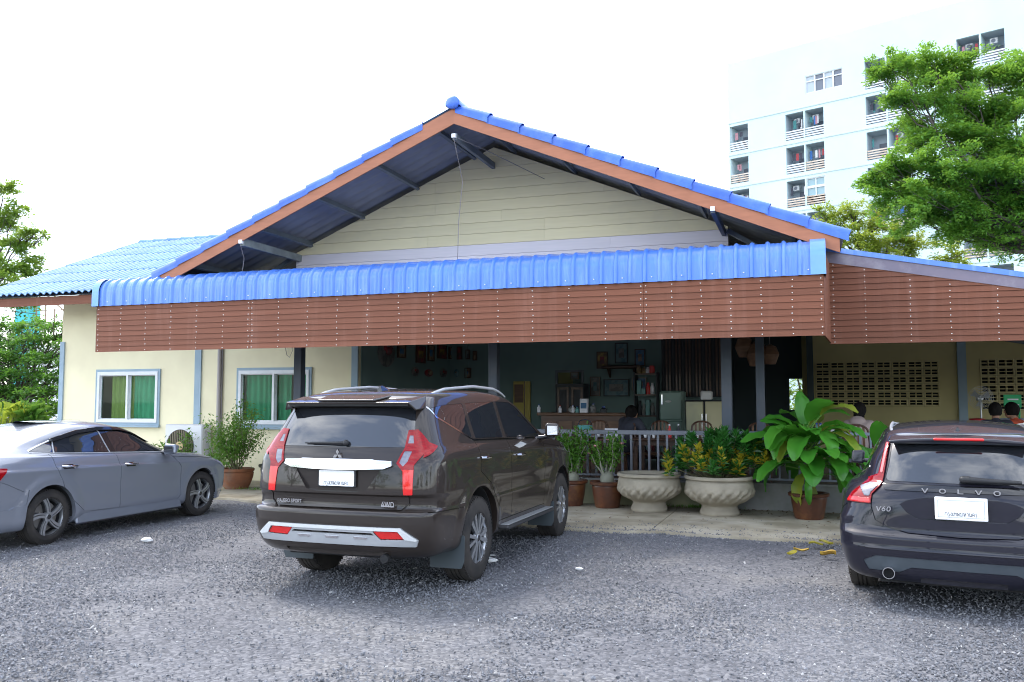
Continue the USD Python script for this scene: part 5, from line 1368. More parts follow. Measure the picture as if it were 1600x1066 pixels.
# ---------------------------------------------------------------- foliage
def leaves(cent, d, size, rg_, asp=.42, fold=.18, droop=.0, nrm=None):
    """one two-triangle pointed leaf at every centre, pointing along d"""
    n = len(cent); d = d / (np.linalg.norm(d, axis=1, keepdims=True) + 1e-9)
    up = (np.array([0, 0, 1.0]) if nrm is None else nrm) + rg_.normal(size=(n, 3)) * .45
    sd = np.cross(d, up); sd /= np.linalg.norm(sd, axis=1, keepdims=True) + 1e-9
    nn = np.cross(sd, d); s = np.broadcast_to(size, (n,))[:, None]
    a = cent; b = cent + d * s * .5 + sd * s * asp * .5 + nn * s * fold * .3; c = cent + d * s - np.array([0, 0, 1.0]) * s * droop; e = cent + d * s * .5 - sd * s * asp * .5 + nn * s * fold * .3
    v = np.stack([a, b, c, e], 1).reshape(-1, 3); i = np.arange(n)[:, None] * 4
    return v, np.vstack([i + [0, 1, 2], i + [0, 2, 3]])


def spray(c, r, flat, n, size, rg_, twigs=13, out=(0, 0, 0)):
    """leaf centres and directions along twigs fanning out from c"""
    t = rg_.normal(size=(twigs, 3)); t[:, 2] *= flat * 1.2; t /= np.linalg.norm(t, axis=1, keepdims=True); t = t + np.asarray(out) * .6
    ln = r * rg_.uniform(.55, 1.15, twigs)
    k = rg_.integers(0, twigs, n); s = rg_.uniform(.12, 1.0, n) ** .75
    p = np.asarray(c) + t[k] * (ln[k] * s)[:, None] * np.array([1, 1, flat / max(flat, .35) if flat < .35 else 1])
    p += rg_.normal(size=(n, 3)) * r * np.array([.13, .13, .07]); p[:, 2] -= .12 * r * (s ** 2)
    d = t[k] + rg_.normal(size=(n, 3)) * .75; d[:, 2] *= .55
    return p, d


def limb(mb, a, b, r0, r1, rg_, bend=.15, n=7, sides=7):
    a, b = np.asarray(a, float), np.asarray(b, float); t = np.linspace(0, 1, n)[:, None]; L = np.linalg.norm(b - a)
    off = np.cumsum(rg_.normal(size=(n, 3)), 0); off -= off[0] + (off[-1] - off[0]) * t; off *= bend * L / n
    mb.tube(a + (b - a) * t + off, np.linspace(r0, r1, n), sides)


def tree(name, label, root, trunk_top, sprays, mat_leaf, mat_bark, seed, n=700, size=.10, tr=(.25, .16), flat=.3, group=None, cat="tree", asp=.42, core=None):
    g = np.random.default_rng(seed); t = thing(name, label, cat, (0, 0, 0), 0, group)
    tk = MB(); limb(tk, root, trunk_top, tr[0], tr[1], g, .1, 9, 10)
    br = MB(); V, F_, off = [], [], 0
    for (c, r) in sprays:
        c = np.asarray(c, float)
        mid = np.asarray(trunk_top) * .45 + c * .55 - np.array([0, 0, .25 * r])
        limb(br, trunk_top, mid, tr[1] * .55, .05 * min(1, r), g, .2); limb(br, mid, c, .05 * min(1, r), .015, g, .2)
        for k in range(4):
            limb(br, c * .6 + mid * .4, c + g.normal(size=3) * r * np.array([.6, .6, .15]), .018, .005, g, .2, 5, 4)
        p, d = spray(c, r, flat, int(n * r * r), size, g, 15)
        v, f = leaves(p, d, size * g.uniform(.7, 1.25, len(p)), g, asp)
        V.append(v); F_.append(f + off); off += len(v)
    obj("trunk", tk.out(), mat_bark, t, True); obj("branches", br.out(), mat_bark, t, True)
    obj("crown", trimesh.Trimesh(np.vstack(V), np.vstack(F_), process=False), mat_leaf, t)
    return t


m_bark = mat("grey_brown_bark", (0.09, 0.075, 0.06), .9, c2=(.05, .042, .035), scale=6, bump=.5, bscale=20)
m_leaf_r = leafmat("mid_green_leaves", (0.036, 0.125, 0.016), (0.13, 0.31, 0.032), (.32, .55, .06), scale=1.2, tw=.38)
m_leaf_y = leafmat("yellow_green_leaves", (0.075, 0.155, 0.016), (0.20, 0.29, 0.030), (.50, .58, .07), scale=1.5, tw=.42)
m_leaf_l = leafmat("bright_left_leaves", (0.060, 0.150, 0.022), (0.16, 0.27, 0.035), (.40, .55, .07), scale=1.2, tw=.42)
m_leaf_h = leafmat("hedge_leaves", (0.022, 0.085, 0.018), (0.110, 0.26, 0.030), (.22, .46, .05), scale=1.0, tw=.36)

spr = []
for (u, v, y, r) in [(1395, 112, 27, .75), (1440, 98, 27.5, .8), (1490, 100, 28, .9), (1545, 118, 28, 1.0), (1600, 120, 28, 1.1), (1420, 150, 26.5, .8), (1470, 150, 27, .95), (1530, 165, 27, 1.05), (1590, 170, 27, 1.1), (1650, 150, 28, 1.2),
                     (1425, 190, 27.5, .7), (1475, 205, 26.5, .9), (1540, 215, 27, 1.0), (1600, 225, 26.5, 1.1), (1375, 118, 27, .5), (1385, 262, 26, .75), (1435, 255, 26, .9), (1490, 262, 25.5, .9), (1550, 268, 26, 1.0), (1610, 275, 26, 1.1),
                     (1365, 285, 26.5, .6), (1400, 305, 26.2, .85), (1455, 308, 25.5, .9), (1515, 315, 26, .95), (1575, 320, 26.5, 1.0), (1635, 320, 26, 1.1), (1440, 345, 26.5, .8), (1495, 358, 26, .8), (1545, 372, 26.2, .75), (1600, 375, 26.5, .9), (1430, 225, 27.2, .6),
                     (1450, 125, 28.2, .8), (1515, 190, 28.2, 1.0), (1410, 280, 27, .8), (1470, 285, 27, .9), (1530, 290, 27.2, .9), (1480, 335, 27, .8), (1540, 345, 27.2, .9), (1690, 220, 27, 1.3), (1700, 110, 28, 1.2), (1620, 90, 28.5, .8), (1500, 130, 29, .9), (1570, 240, 28.5, 1.0), (1660, 380, 27, 1.1)]:
    spr.append((at(u, v, y), r))
tree("shade_tree", "large spreading green tree in front of the apartment block", at(1640, 640, 26.5) * [1, 1, 0], at(1640, 400, 26.5), spr, m_leaf_r, m_bark, 4, 3700, .118, (.3, .2), .34)
spr = [(at(u, v, y), r) for u, v, y, r in [(1300, 345, 31, .6), (1330, 330, 31, .6), (1360, 345, 31.5, .7), (1335, 365, 30.5, .7), (1390, 365, 31, .7), (1305, 375, 31, .6), (1375, 388, 30.5, .8), (1430, 385, 31, .8), (1290, 395, 31, .6), (1490, 400, 31, .7), (1280, 330, 31, .25)]]
tree("young_tree", "smaller yellow green tree between the roof edge and the big tree", at(1370, 640, 31) * [1, 1, 0], at(1370, 430, 31), spr, m_leaf_y, m_bark, 5, 3200, .12, (.12, .08), .7)
spr = [(at(u, v, y), r) for u, v, y, r in [(5, 300, 24, .7), (-5, 345, 24, .9), (25, 330, 24, .55), (20, 380, 23.5, .7), (45, 365, 23.5, .5), (35, 405, 23.5, .7), (0, 420, 23, .9), (50, 420, 23.5, .5), (20, 445, 23, .8), (-40, 300, 24, 1.1), (-50, 400, 24, 1.3), (55, 360, 23.4, .28), (70, 368, 23.3, .2), (-90, 340, 24, 1.4), (30, 470, 23, .8), (70, 450, 23.3, .45)]]
tree("roadside_tree", "yellow green tree at the left edge rising above the blue roof", at(-30, 640, 24) * [1, 1, 0], at(-25, 450, 24), spr, m_leaf_l, m_bark, 6, 3000, .125, (.2, .14), .45)
spr = []
g0 = np.random.default_rng(9)
for u in range(-60, 110, 24):
    for k, v in enumerate(range(505, 660, 26)):
        spr.append((at(u + g0.uniform(-8, 8), v + g0.uniform(-6, 6), 18.6 + .35 * k / 6 * -4 + g0.uniform(-.4, .4)), g0.uniform(.42, .62)))
tree("hedge_tree", "dense layered dark green shrub filling the gap left of the house", at(20, 690, 18.5) * [1, 1, 0], at(20, 640, 18.5), spr, m_leaf_h, m_bark, 7, 1700, .11, (.12, .1), .28)
spr = [(at(u, v, y), r) for u, v, y, r in [(60, 640, 19.6, 1.2), (0, 600, 20, 1.5), (90, 580, 20, 1.2), (40, 540, 20.5, 1.2), (-50, 560, 20, 1.5)]]
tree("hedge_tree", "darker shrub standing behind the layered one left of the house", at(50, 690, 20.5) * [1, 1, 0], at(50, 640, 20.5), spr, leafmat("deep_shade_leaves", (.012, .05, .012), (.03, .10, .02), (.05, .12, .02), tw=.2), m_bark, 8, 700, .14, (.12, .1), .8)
spr = [((-.2 + dx, 26 + dy, z), .8) for dx, dy, z in ((0, 0, 1.0), (.6, .2, 1.8), (-.5, 0, 1.9), (.1, .3, 2.8), (-.3, .4, 1.3), (.3, .5, 2.3))]
tree("garden_tree", "green bush seen through the narrow opening at the back of the hall", (-.2, 26, 0), (-.2, 26, .9), spr, m_leaf_l, m_bark, 10, 650, .13, (.06, .04), .8)
# trees along the far side of the yard, behind the photographer: they show in the paint and the glass
g1 = np.random.default_rng(12)
YL = ["bushy tree straight behind the viewer, left of the middle of the yard's far side", "tall bushy tree behind the viewer, just left of the low round one", "low round tree almost directly behind the viewer", "tallest bushy tree behind the viewer on the right", "bushy tree at the right rear corner of the yard", "bushy tree at the left rear corner of the yard", "low bushy tree at the right side of the yard beyond the black car"]
for k, (x, y, h) in enumerate([(-14, -19, 6.5), (-6, -22, 7.5), (2, -20, 6), (9, -22, 8), (15, -14, 7), (-21, -12, 7), (17, -5, 6.5)]):
    spr = [((x + g1.uniform(-2.2, 2.2), y + g1.uniform(-1.6, 1.6), h * g1.uniform(.35, 1.0)), g1.uniform(1.0, 1.6)) for _ in range(12)]
    tree("yard_tree", YL[k], (x, y, 0), (x, y, h * .4), spr, m_leaf_h, m_bark, 30 + k, 160, .26, (.2, .14), .6, "trees on the far side of the yard")

# ---------------------------------------------------------------- pots and plants along the front
m_terra = mat("terracotta", (0.24, 0.085, 0.032), .8, c2=(.15, .055, .024), scale=5, bump=.2, bscale=30, grime=(.16, .12, .085), gscale=4)
m_glaze = mat("brown_glazed_pot", (0.085, 0.026, 0.010), .4, c2=(.045, .016, .008), scale=5, coat=.2, grime=(.17, .075, .022), gscale=5)
m_stonepot = mat("cast_stone", (0.37, 0.325, 0.245), .85, c2=(.29, .255, .19), scale=3, bump=.35, bscale=35, grime=(.22, .20, .15), gscale=3)
m_pinkpot = mat("faded_pink_pot", (0.40, 0.27, 0.22), .8, c2=(.32, .22, .18), scale=6)
m_mossy = mat("mossy_dark_pot", (0.085, 0.080, 0.05), .9, c2=(.05, .055, .03), scale=6, bump=.4, bscale=30)
m_earth = mat("potting_soil", (0.035, 0.026, 0.02), .95, bump=.6, bscale=60)
m_stem = mat("green_brown_stem", (0.13, 0.12, 0.06), .8)
m_stem_g = mat("grey_succulent_stem", (0.20, 0.20, 0.15), .7)
m_bush = leafmat("bush_leaves", (0.045, 0.14, 0.018), (0.155, 0.30, 0.04), (.26, .45, .06), scale=3, tw=.3)
m_fern = leafmat("fern_blades", (0.030, 0.115, 0.022), (0.08, 0.21, 0.035), (.12, .3, .05), scale=3, tw=.25)
m_big = leafmat("broad_leaves", (0.040, 0.19, 0.020), (0.11, 0.34, 0.034), (.14, .46, .04), rough=.30, scale=2, tw=.25)
m_bigy = leafmat("yellowing_leaves", (0.16, 0.24, 0.025), (0.33, 0.33, 0.04), (.4, .45, .06), rough=.4, scale=6, tw=.25)
m_croton = leafmat("croton_green", (0.018, 0.095, 0.015), (0.055, 0.19, 0.025), (.05, .2, .03), rough=.3, scale=4, tw=.2)
m_crotony = leafmat("croton_yellow", (0.30, 0.26, 0.015), (0.48, 0.38, 0.03), (.5, .45, .06), rough=.35, scale=6, tw=.2)
m_pink = mat("pink_petals", (0.72, 0.34, 0.36), .6)
gp = np.random.default_rng(17)


def pot(name, label, x, y, prof, material, z0=.028, relief=False, group=None):
    t = thing(name, label, "planter" if relief else "plant pot", (x, y, z0), 0, group)
    if relief:
        pa = np.array(prof); ti = np.arange(len(pa)); pk = int(np.argmax(pa[:, 1])); tt = np.linspace(0, len(pa) - 1, 110); prof2 = np.stack([np.interp(tt, ti, pa[:, 0]), np.interp(tt, ti, pa[:, 1])], 1); isout = np.repeat((tt <= pk)[::-1], 132)
    m = MB().lathe((prof2 if relief else prof)[::-1], 132 if relief else 40).out()
    if relief:
        v = m.vertices; a = np.arctan2(v[:, 1], v[:, 0]); r = np.hypot(v[:, 0], v[:, 1]); z = v[:, 2]
        top = max(p[1] for p in prof); zb = np.clip((z - top * .30) / (top * .42), 0, 1); wgt = np.sin(np.pi * zb) ** .8
        k = (np.abs(np.sin(a * 6 + zb * 2.2)) ** .6 * .5 + .5 * np.abs(np.sin(a * 11 - zb * 5))) * wgt
        s = 1 + (k - .35 * wgt) * .075 / np.maximum(r, .1)
        s = np.where(isout, s, 1); m.vertices = np.stack([v[:, 0] * s, v[:, 1] * s, z], 1)
    obj("pot_body", m, material, t, 35)
    rim = [p for p in prof if p[1] > max(q[1] for q in prof) - .1][-1]
    top = max(p[1] for p in prof)
    rr = min(p[0] for p in prof[-3:]) - .004
    MB().lathe([(.0005, top - .055), (rr, top - .06)][::-1], 24).build("soil", m_earth, t)
    return t


def wide(s, relief=1.0):
    return [(.0005, 0), (.27 * s, 0), (.285 * s, .03), (.28 * s, .05), (.255 * s, .10), (.25 * s, .13), (.27 * s, .15), (.36 * s, .20), (.43 * s, .27), (.47 * s, .34), (.485 * s, .41), (.475 * s, .47), (.455 * s, .50), (.455 * s, .505), (.49 * s, .515), (.495 * s, .54), (.485 * s, .56), (.45 * s, .56), (.435 * s, .54), (.42 * s, .45)]


def flower(s, h):
    return [(.0005, 0), (.17 * s, 0), (.185 * s, .02), (.215 * s, h * .5), (.23 * s, h * .78), (.225 * s, h * .84), (.26 * s, h * .88), (.265 * s, h * .97), (.255 * s, h), (.215 * s, h), (.20 * s, h * .9), (.2 * s, h * .8)]


def foliage(name, cents, dirs, size, material, parent, asp=.42, fold=.2, droop=0., gen=gp):
    v, f = leaves(np.asarray(cents), np.asarray(dirs), size, gen, asp, fold, droop)
    return obj(name, trimesh.Trimesh(v, f, process=False), material, parent)


pot("stone_planter", "empty wide pale stone bowl planter on a foot, between the flower pots and the croton", -2.24, 13.03, wide(.96), m_stonepot, relief=True)
pot("stone_planter", "wide pale stone bowl planter filled with the yellow croton", -1.20, 12.90, wide(1.0), m_stonepot, relief=True)
pot("flower_pot", "brown glazed pot half hidden behind the front wheel of the brown vehicle", -3.52, 13.30, flower(1.02, .40), m_glaze)
pot("flower_pot", "brown glazed pot just left of the empty stone planter", -2.92, 13.22, flower(1.02, .40), m_glaze)
pot("flower_pot", "brown glazed pot under the big leaved plant", 0.02, 12.85, flower(1.05, .36), m_glaze)
pot("terracotta_bowl", "broad terracotta bowl holding the tall shrub in front of the grey sedan", -10.15, 13.85, [(.0005, 0), (.21, 0), (.25, .06), (.30, .2), (.315, .29), (.30, .31), (.325, .33), (.33, .36), (.32, .375), (.27, .375), (.255, .33), (.25, .3)], m_terra)
pot("flower_pot", "dark mossy pot behind the terracotta bowl", -9.72, 14.45, flower(1.15, .42), m_mossy)
pot("flower_pot", "faded pink pot holding the grassy plant beside the house wall", -9.62, 14.86, flower(.86, .50), m_pinkpot)

# tall shrub
t = thing("potted_shrub", "tall airy green shrub growing in the terracotta bowl", "shrub", (-10.15, 13.85, .35))
st = MB(); C, D = [], []
for k in range(26):
    a = gp.uniform(0, 2 * math.pi); r = gp.uniform(.12, .62); h = gp.uniform(.65, 1.38)
    tip = np.array([r * math.cos(a), r * math.sin(a) * .8, h * (1 - .25 * (r / .62) ** 2)])
    base = np.array([gp.uniform(-.08, .08), gp.uniform(-.08, .08), 0])
    limb(st, base, tip, .011, .003, gp, .18, 7, 5)
    n = 165
    s = gp.uniform(.38, 1.05, n)
    p = base + (tip - base) * s[:, None] + gp.normal(size=(n, 3)) * np.array([.085, .085, .06])
    C.append(p); D.append(gp.normal(size=(n, 3)) * .8 + np.array([math.cos(a), math.sin(a), -.1]))
st.build("stems", m_stem, t, True)
foliage("foliage", np.vstack(C), np.vstack(D), gp.uniform(.045, .085, sum(map(len, C))), m_bush, t, .40)
# low weeds left of it, in front of the air conditioner
for k, (x, y, h, sp, lab) in enumerate([(-11.15, 14.5, .75, .38, "leafy green plant growing up against the left side of the tall shrub"), (-12.55, 14.7, .80, .34, "climbing green plant in front of the air conditioner grille"), (-10.75, 14.2, .62, .34, "low green plant filling the space beside the terracotta bowl"), (-12.05, 14.75, 1.05, .16, "thin climbing plant right of the air conditioner")]):
    t = thing("leafy_plant", lab, "plant", (x, y, 0)); st = MB(); C, D = [], []
    for q in range(12):
        a = gp.uniform(0, 2 * math.pi); r = gp.uniform(.05, sp); tip = np.array([r * math.cos(a), r * math.sin(a) * .6, gp.uniform(.5, 1) * h])
        limb(st, (0, 0, 0), tip, .009, .003, gp, .15, 6, 5); n = 60; s = gp.uniform(.2, 1.05, n)
        C.append(tip * s[:, None] + gp.normal(size=(n, 3)) * .06); D.append(gp.normal(size=(n, 3)))
    st.build("stems", m_stem, t, True); foliage("foliage", np.vstack(C), np.vstack(D), gp.uniform(.05, .095, 720), m_bush, t, .5)
# grassy plant
t = thing("grassy_plant", "bushy fine bladed green plant in the faded pink pot", "plant", (-9.62, 14.86, .50)); C, D = [], []
for q in range(420):
    a = gp.uniform(0, 2 * math.pi); e = gp.uniform(.3, 1.45); C.append([gp.uniform(-.12, .12), gp.uniform(-.12, .12), gp.uniform(0, .25)]); D.append([math.cos(a) * math.cos(e), math.sin(a) * math.cos(e), math.sin(e)])
foliage("blades", C, D, gp.uniform(.18, .36, 420), m_fern, t, .07, .3, .25)
# two desert roses
for k, (x, y, lab) in enumerate([(-3.50, 13.30, "desert rose with leafy top in the pot by the front wheel"), (-2.92, 13.22, "desert rose with bare grey stems and pink flowers left of the empty planter")]):
    t = thing("desert_rose", lab, "plant", (x, y, .40)); st = MB(); C, D, P_ = [], [], []
    st.tm(trimesh.creation.icosphere(2, .11).apply_scale((1, 1, 1.1)).apply_translation((0, 0, .06)))
    for q in range(17):
        a = gp.uniform(0, 2 * math.pi); r = gp.uniform(.08, .30); tip = np.array([r * math.cos(a), r * math.sin(a) * .6, gp.uniform(.38, .78 if k == 0 else .70)])
        limb(st, (r * .15 * math.cos(a), r * .15 * math.sin(a), .08), tip, .017, .007, gp, .2, 6, 6)
        n = 120 if k == 0 else 60
        s = gp.uniform(.30 if k == 0 else .6, 1.08, n); C.append(tip * s[:, None] + gp.normal(size=(n, 3)) * (.05 if k == 0 else .035)); D.append(gp.normal(size=(n, 3)) + [0, 0, .5])
        if gp.random() < .35:
            P_.append(tip + gp.normal(size=3) * .02)
    st.build("stems", m_stem_g, t, True); foliage("foliage", np.vstack(C), np.vstack(D), .075, m_bush, t, .42)
    for p in P_:
        C2 = np.repeat(p[None], 5, 0); aa = np.arange(5) * 2 * math.pi / 5 + gp.uniform(0, 1); D2 = np.stack([np.cos(aa), np.sin(aa) - .5, .5 + 0 * aa], 1)
        foliage("flower", C2, D2, .045, m_pink, t, .75)
# croton
t = thing("croton_bush", "wide croton bush with yellow speckled leaves spilling over the stone planter", "shrub", (-1.20, 12.90, .56)); st = MB(); C, D, CY_, DY_ = [], [], [], []
for q in range(84):
    a = gp.uniform(0, 2 * math.pi); r = gp.uniform(.05, .84) * (1 if math.cos(a) < 0 else .92); hh = gp.uniform(.18, .66) * (1 - .35 * (r / .8) ** 2)
    tip = np.array([r * math.cos(a), r * math.sin(a) * .55 - .05, hh])
    limb(st, (tip[0] * .2, tip[1] * .2, -.06), tip, .010, .005, gp, .15, 6, 5)
    yel = hh < .47 and gp.random() < .85 and tip[1] < .16
    n = 34
    th = np.arange(n) * 2.4; lv = np.linspace(.0, 1, n); el = .1 + lv * 1.1
    d = np.stack([np.cos(th) * np.cos(el), np.sin(th) * np.cos(el), np.sin(el)], 1); c = tip + np.array([0, 0, 1.0]) * (lv * .15 - .13)[:, None]
    if yel:
        ym = gp.random(n) < np.linspace(.25, .8, n); C.append(c[~ym]); D.append(d[~ym]); CY_.append(c[ym]); DY_.append(d[ym])
    else:
        C.append(c); D.append(d)
st.build("stems", m_stem, t, True)
foliage("green_foliage", np.vstack(C), np.vstack(D), gp.uniform(.10, .16, sum(map(len, C))), m_croton, t, .30, .25, .12)
foliage("yellow_foliage", np.vstack(CY_), np.vstack(DY_), gp.uniform(.09, .14, sum(map(len, CY_))), m_crotony, t, .38, .25, .1)


def broad_leaf(base, azim, elev, stalk, length, width, bend, twist=0.0, torn=0.0):
    """a stalk and a long arching blade"""
    n = 12; s = np.linspace(0, 1, n)
    d0 = np.array([math.cos(azim), math.sin(azim), 0])
    pts, el = [np.array(base, float)], elev
    for i in range(4):
        pts.append(pts[-1] + (d0 * math.cos(el) + np.array([0, 0, math.sin(el)])) * stalk / 4); el -= bend * .06
    P = [pts[-1]]; els = []
    for i in range(n - 1):
        els.append(el); P.append(P[-1] + (d0 * math.cos(el) + np.array([0, 0, math.sin(el)])) * length / (n - 1)); el -= bend / n
    els.append(el); P = np.array(P); sd = np.array([-math.sin(azim), math.cos(azim), 0])
    w = width * np.sin(np.pi * np.clip(s * .93 + .05, 0, 1)) ** .62 / 2
    rows = []
    for i in range(n):
        nn = np.array([-math.cos(azim) * math.sin(els[i]), -math.sin(azim) * math.sin(els[i]), math.cos(els[i])]); tw = twist * s[i]
        si = sd * math.cos(tw) + nn * math.sin(tw); ni = nn * math.cos(tw) - sd * math.sin(tw)
        rows.append([P[i] + si * w[i] * k + ni * (abs(k) * w[i] * .28 + .010 * math.sin(i * 2.1 + k * 3) * abs(k)) for k in (-1, -.55, 0, .55, 1)])
    return MB().grid(rows), MB().tube(pts, np.linspace(.013, .008, len(pts)), 6)


def leafy(name, label, x, y, z, specs, seed):
    t = thing(name, label, "plant", (x, y, z)); g = np.random.default_rng(seed); st = MB()
    for (az, el, stalk, ln, w, bend, yel, h) in specs:
        b, s = broad_leaf((g.uniform(-.06, .06), g.uniform(-.05, .05), h), math.radians(az), math.radians(el), stalk, ln, w, bend, g.uniform(-.5, .5))
        st.v += s.v; st.f += [f + st.n for f in s.f]; st.n += s.n
        b.build("leaf", m_bigy if yel else m_big, t, True)
    for q in range(5):
        limb(st, (g.uniform(-.05, .05), g.uniform(-.05, .05), 0), (g.uniform(-.08, .08), g.uniform(-.06, .06), .62), .026, .018, g, .06, 6, 8)
    st.build("stalks", mat("fresh_green_stalk_" + name, (.10, .22, .03), .5), t, True)


g2 = np.random.default_rng(5); sp = []
for k in range(54):
    az = -90 + g2.uniform(-165, 165); h = g2.uniform(.32, .85); el = g2.uniform(15, 70) if h > .5 else g2.uniform(5, 50)
    sp.append((az, el, g2.uniform(.20, .40), g2.uniform(.48, .68), g2.uniform(.24, .32), g2.uniform(.8, 2.2), g2.random() < .12, h))
sp += [(100, 82, .22, .52, .24, .5, 0, .80), (200, 35, .34, .66, .27, 1.0, 0, .62), (172, 22, .30, .62, .26, 1.1, 0, .56), (215, 12, .32, .6, .26, 1.1, 0, .48), (-30, 25, .32, .6, .26, 1.2, 0, .55), (-10, 10, .3, .6, .26, 1.2, 0, .45), (185, 10, .2, .55, .22, 1.2, 0, .5), (-15, 30, .25, .6, .24, 1.2, 0, .6), (-60, -30, .12, .48, .19, 1.6, 1, .30), (-93, 18, .26, .50, .10, 2.6, 0, .30), (-130, -15, .15, .5, .2, 1.6, 1, .4), (-80, 60, .2, .5, .22, 1.5, 0, .7), (-120, 50, .2, .5, .22, 1.3, 0, .65), (-40, 45, .2, .5, .2, 1.3, 0, .65)]
leafy("broad_leaved_plant", "big lush plant with broad glossy green leaves between the croton and the black car", .02, 12.85, .32, sp, 3)
g2 = np.random.default_rng(8)
sp = [(g2.uniform(60, 300), g2.uniform(35, 80), .2, g2.uniform(.4, .55), g2.uniform(.2, .26), g2.uniform(.6, 1.6), False, g2.uniform(.2, .5)) for k in range(9)] + [(-95, 75, .2, .5, .26, .6, 0, .48), (-60, 70, .2, .45, .22, .8, 0, .36)]
pot("flower_pot", "brown pot hidden behind the left rear corner of the black car", .92, 13.15, flower(1.0, .36), m_glaze)
leafy("broad_leaved_plant", "smaller broad leaved plant showing above the black car's left shoulder", .92, 13.15, .32, sp, 4)
# pale grasses at the far left, beyond the sedan's roof
for k, (u, y, h, lab) in enumerate([(8, 16.0, 1.75, "bright yellow green broad leaves at the far left behind the sedan roof"), (46, 16.4, 1.72, "fine arching green grass clump behind the sedan roof")]):
    p = at(u, 640, y); t = thing("grass_clump", lab, "plant", (p[0], p[1], 0)); C, D = [], []
    nb = 40 if k == 0 else 260
    for q in range(nb):
        a = gp.uniform(0, 2 * math.pi); e = gp.uniform(.7, 1.5); C.append([gp.uniform(-.3, .3), gp.uniform(-.2, .2), h - gp.uniform(.35, .9)]); D.append([math.cos(a) * math.cos(e), math.sin(a) * math.cos(e), math.sin(e)])
    foliage("blades", C, D, gp.uniform(.4, .65, nb), m_leaf_y if k == 0 else m_bush, t, .24 if k == 0 else .08, .3, .35)
    st = MB()
    for q in range(14):
        limb(st, (gp.uniform(-.2, .2), gp.uniform(-.15, .15), 0), (gp.uniform(-.3, .3), gp.uniform(-.2, .2), h - .5), .014, .008, gp, .1, 5, 5)
    st.build("stalks", m_stem, t, True)
# fallen leaves and litter
for k, (u, v, a, lab) in enumerate([(1275, 857, .3, "yellow fallen leaf, left one of the upper pair beside the black car"), (1291, 855, -.4, "yellow fallen leaf, right one of the upper pair beside the black car"), (1252, 867, .1, "orange tinged fallen leaf below the upper pair"), (1238, 872, .9, "yellow fallen leaf farthest left beside the black car"), (1294, 874, -.2, "curled orange yellow fallen leaf nearest the black car")]):
    d = CF * FPX + CR * (u - 800) - CU * (v - 533); p = np.array([0, 0, EYE]) - d * EYE / d[2]
    t = thing("fallen_leaf", lab, "leaf", (p[0], p[1], .035), a)
    s = np.linspace(0, 1, 7); w = .045 * np.sin(np.pi * np.clip(s, .03, .97)) ** .7
    MB().grid([[(x * .16 - .08, q * ww, .012 + .02 * abs(q) * (1 if k != 4 else 2) + .012 * math.sin(x * 5 + k)) for q in (-1, -.5, 0, .5, 1)] for x, ww in zip(s, w)]).build("blade", m_crotony if k not in (2, 4) else mat("orange_leaf_%d" % k if k == 2 else "curled_orange_leaf", (.50, .26, .04), .6, c2=(.5, .36, .05), scale=30), t, True)
for k, (u, v, sx, lab) in enumerate([(229, 848, .075, "crumpled white paper scrap on the gravel right of the sedan's rear wheel"), (767, 880, .07, "small crumpled white scrap beside the brown vehicle's rear wheel"), (765, 872, .06, "flat white sliver just behind the scrap by the rear wheel"), (905, 893, .04, "pale flattened scrap on the gravel below the flower pots")]):
    d = CF * FPX + CR * (u - 800) - CU * (v - 533); p = np.array([0, 0, EYE]) - d * EYE / d[2]
    m = trimesh.creation.icosphere(2, 1.0); m.vertices *= (1 + .5 * (meshkit.noise(m.vertices * 2.2 + k * 7)[:, None] - .5)); m.apply_scale((sx, sx * .6, sx * (.35 if k != 2 else .12)))
    tag(obj("paper_scrap", m.apply_translation((p[0], p[1], .02 + sx * .2)), m_white), lab, "litter")

# dead leaves and dirt swept against the wall foot
gl_ = np.random.default_rng(44); n = 420
x = np.concatenate([gl_.uniform(-4, 3, n // 2), gl_.normal(.1, .8, n // 2)]); y = np.where(gl_.random(n) < .6, 13.56 - np.abs(gl_.normal(0, .10, n)), 13.2 - np.abs(gl_.normal(0, .6, n)))
v, f = leaves(np.stack([x, y, np.full(n, .032)], 1), np.stack([gl_.normal(size=n), gl_.normal(size=n), np.abs(gl_.normal(0, .12, n))], 1), gl_.uniform(.02, .055, n), gl_, .5, .3)
v[:, 2] = np.maximum(v[:, 2], .031)
tag(obj("leaf_litter", trimesh.Trimesh(v, f, process=False), leafmat("dead_brown_leaves", (.085, .04, .02), (.20, .12, .055), (.1, .06, .02), tw=.1)), "dead brown leaves swept against the foot of the low wall", "leaf litter", None, "stuff")
n = 260; x = np.concatenate([gl_.normal(-1.7, .25, n // 2), gl_.normal(-9.4, .5, n // 2)]); y = np.where(x > -5, 13.58, 13.7) - np.abs(gl_.normal(0, .06, n))
v, f = leaves(np.stack([x, y, np.full(n, .03)], 1), np.stack([gl_.normal(0, .5, n), gl_.normal(0, .5, n) - .3, np.ones(n)], 1), gl_.uniform(.03, .08, n), gl_, .25, .3)
tag(obj("weeds", trimesh.Trimesh(v, f, process=False), m_bush), "short green weeds growing along the foot of the wall", "weeds", None, "stuff")

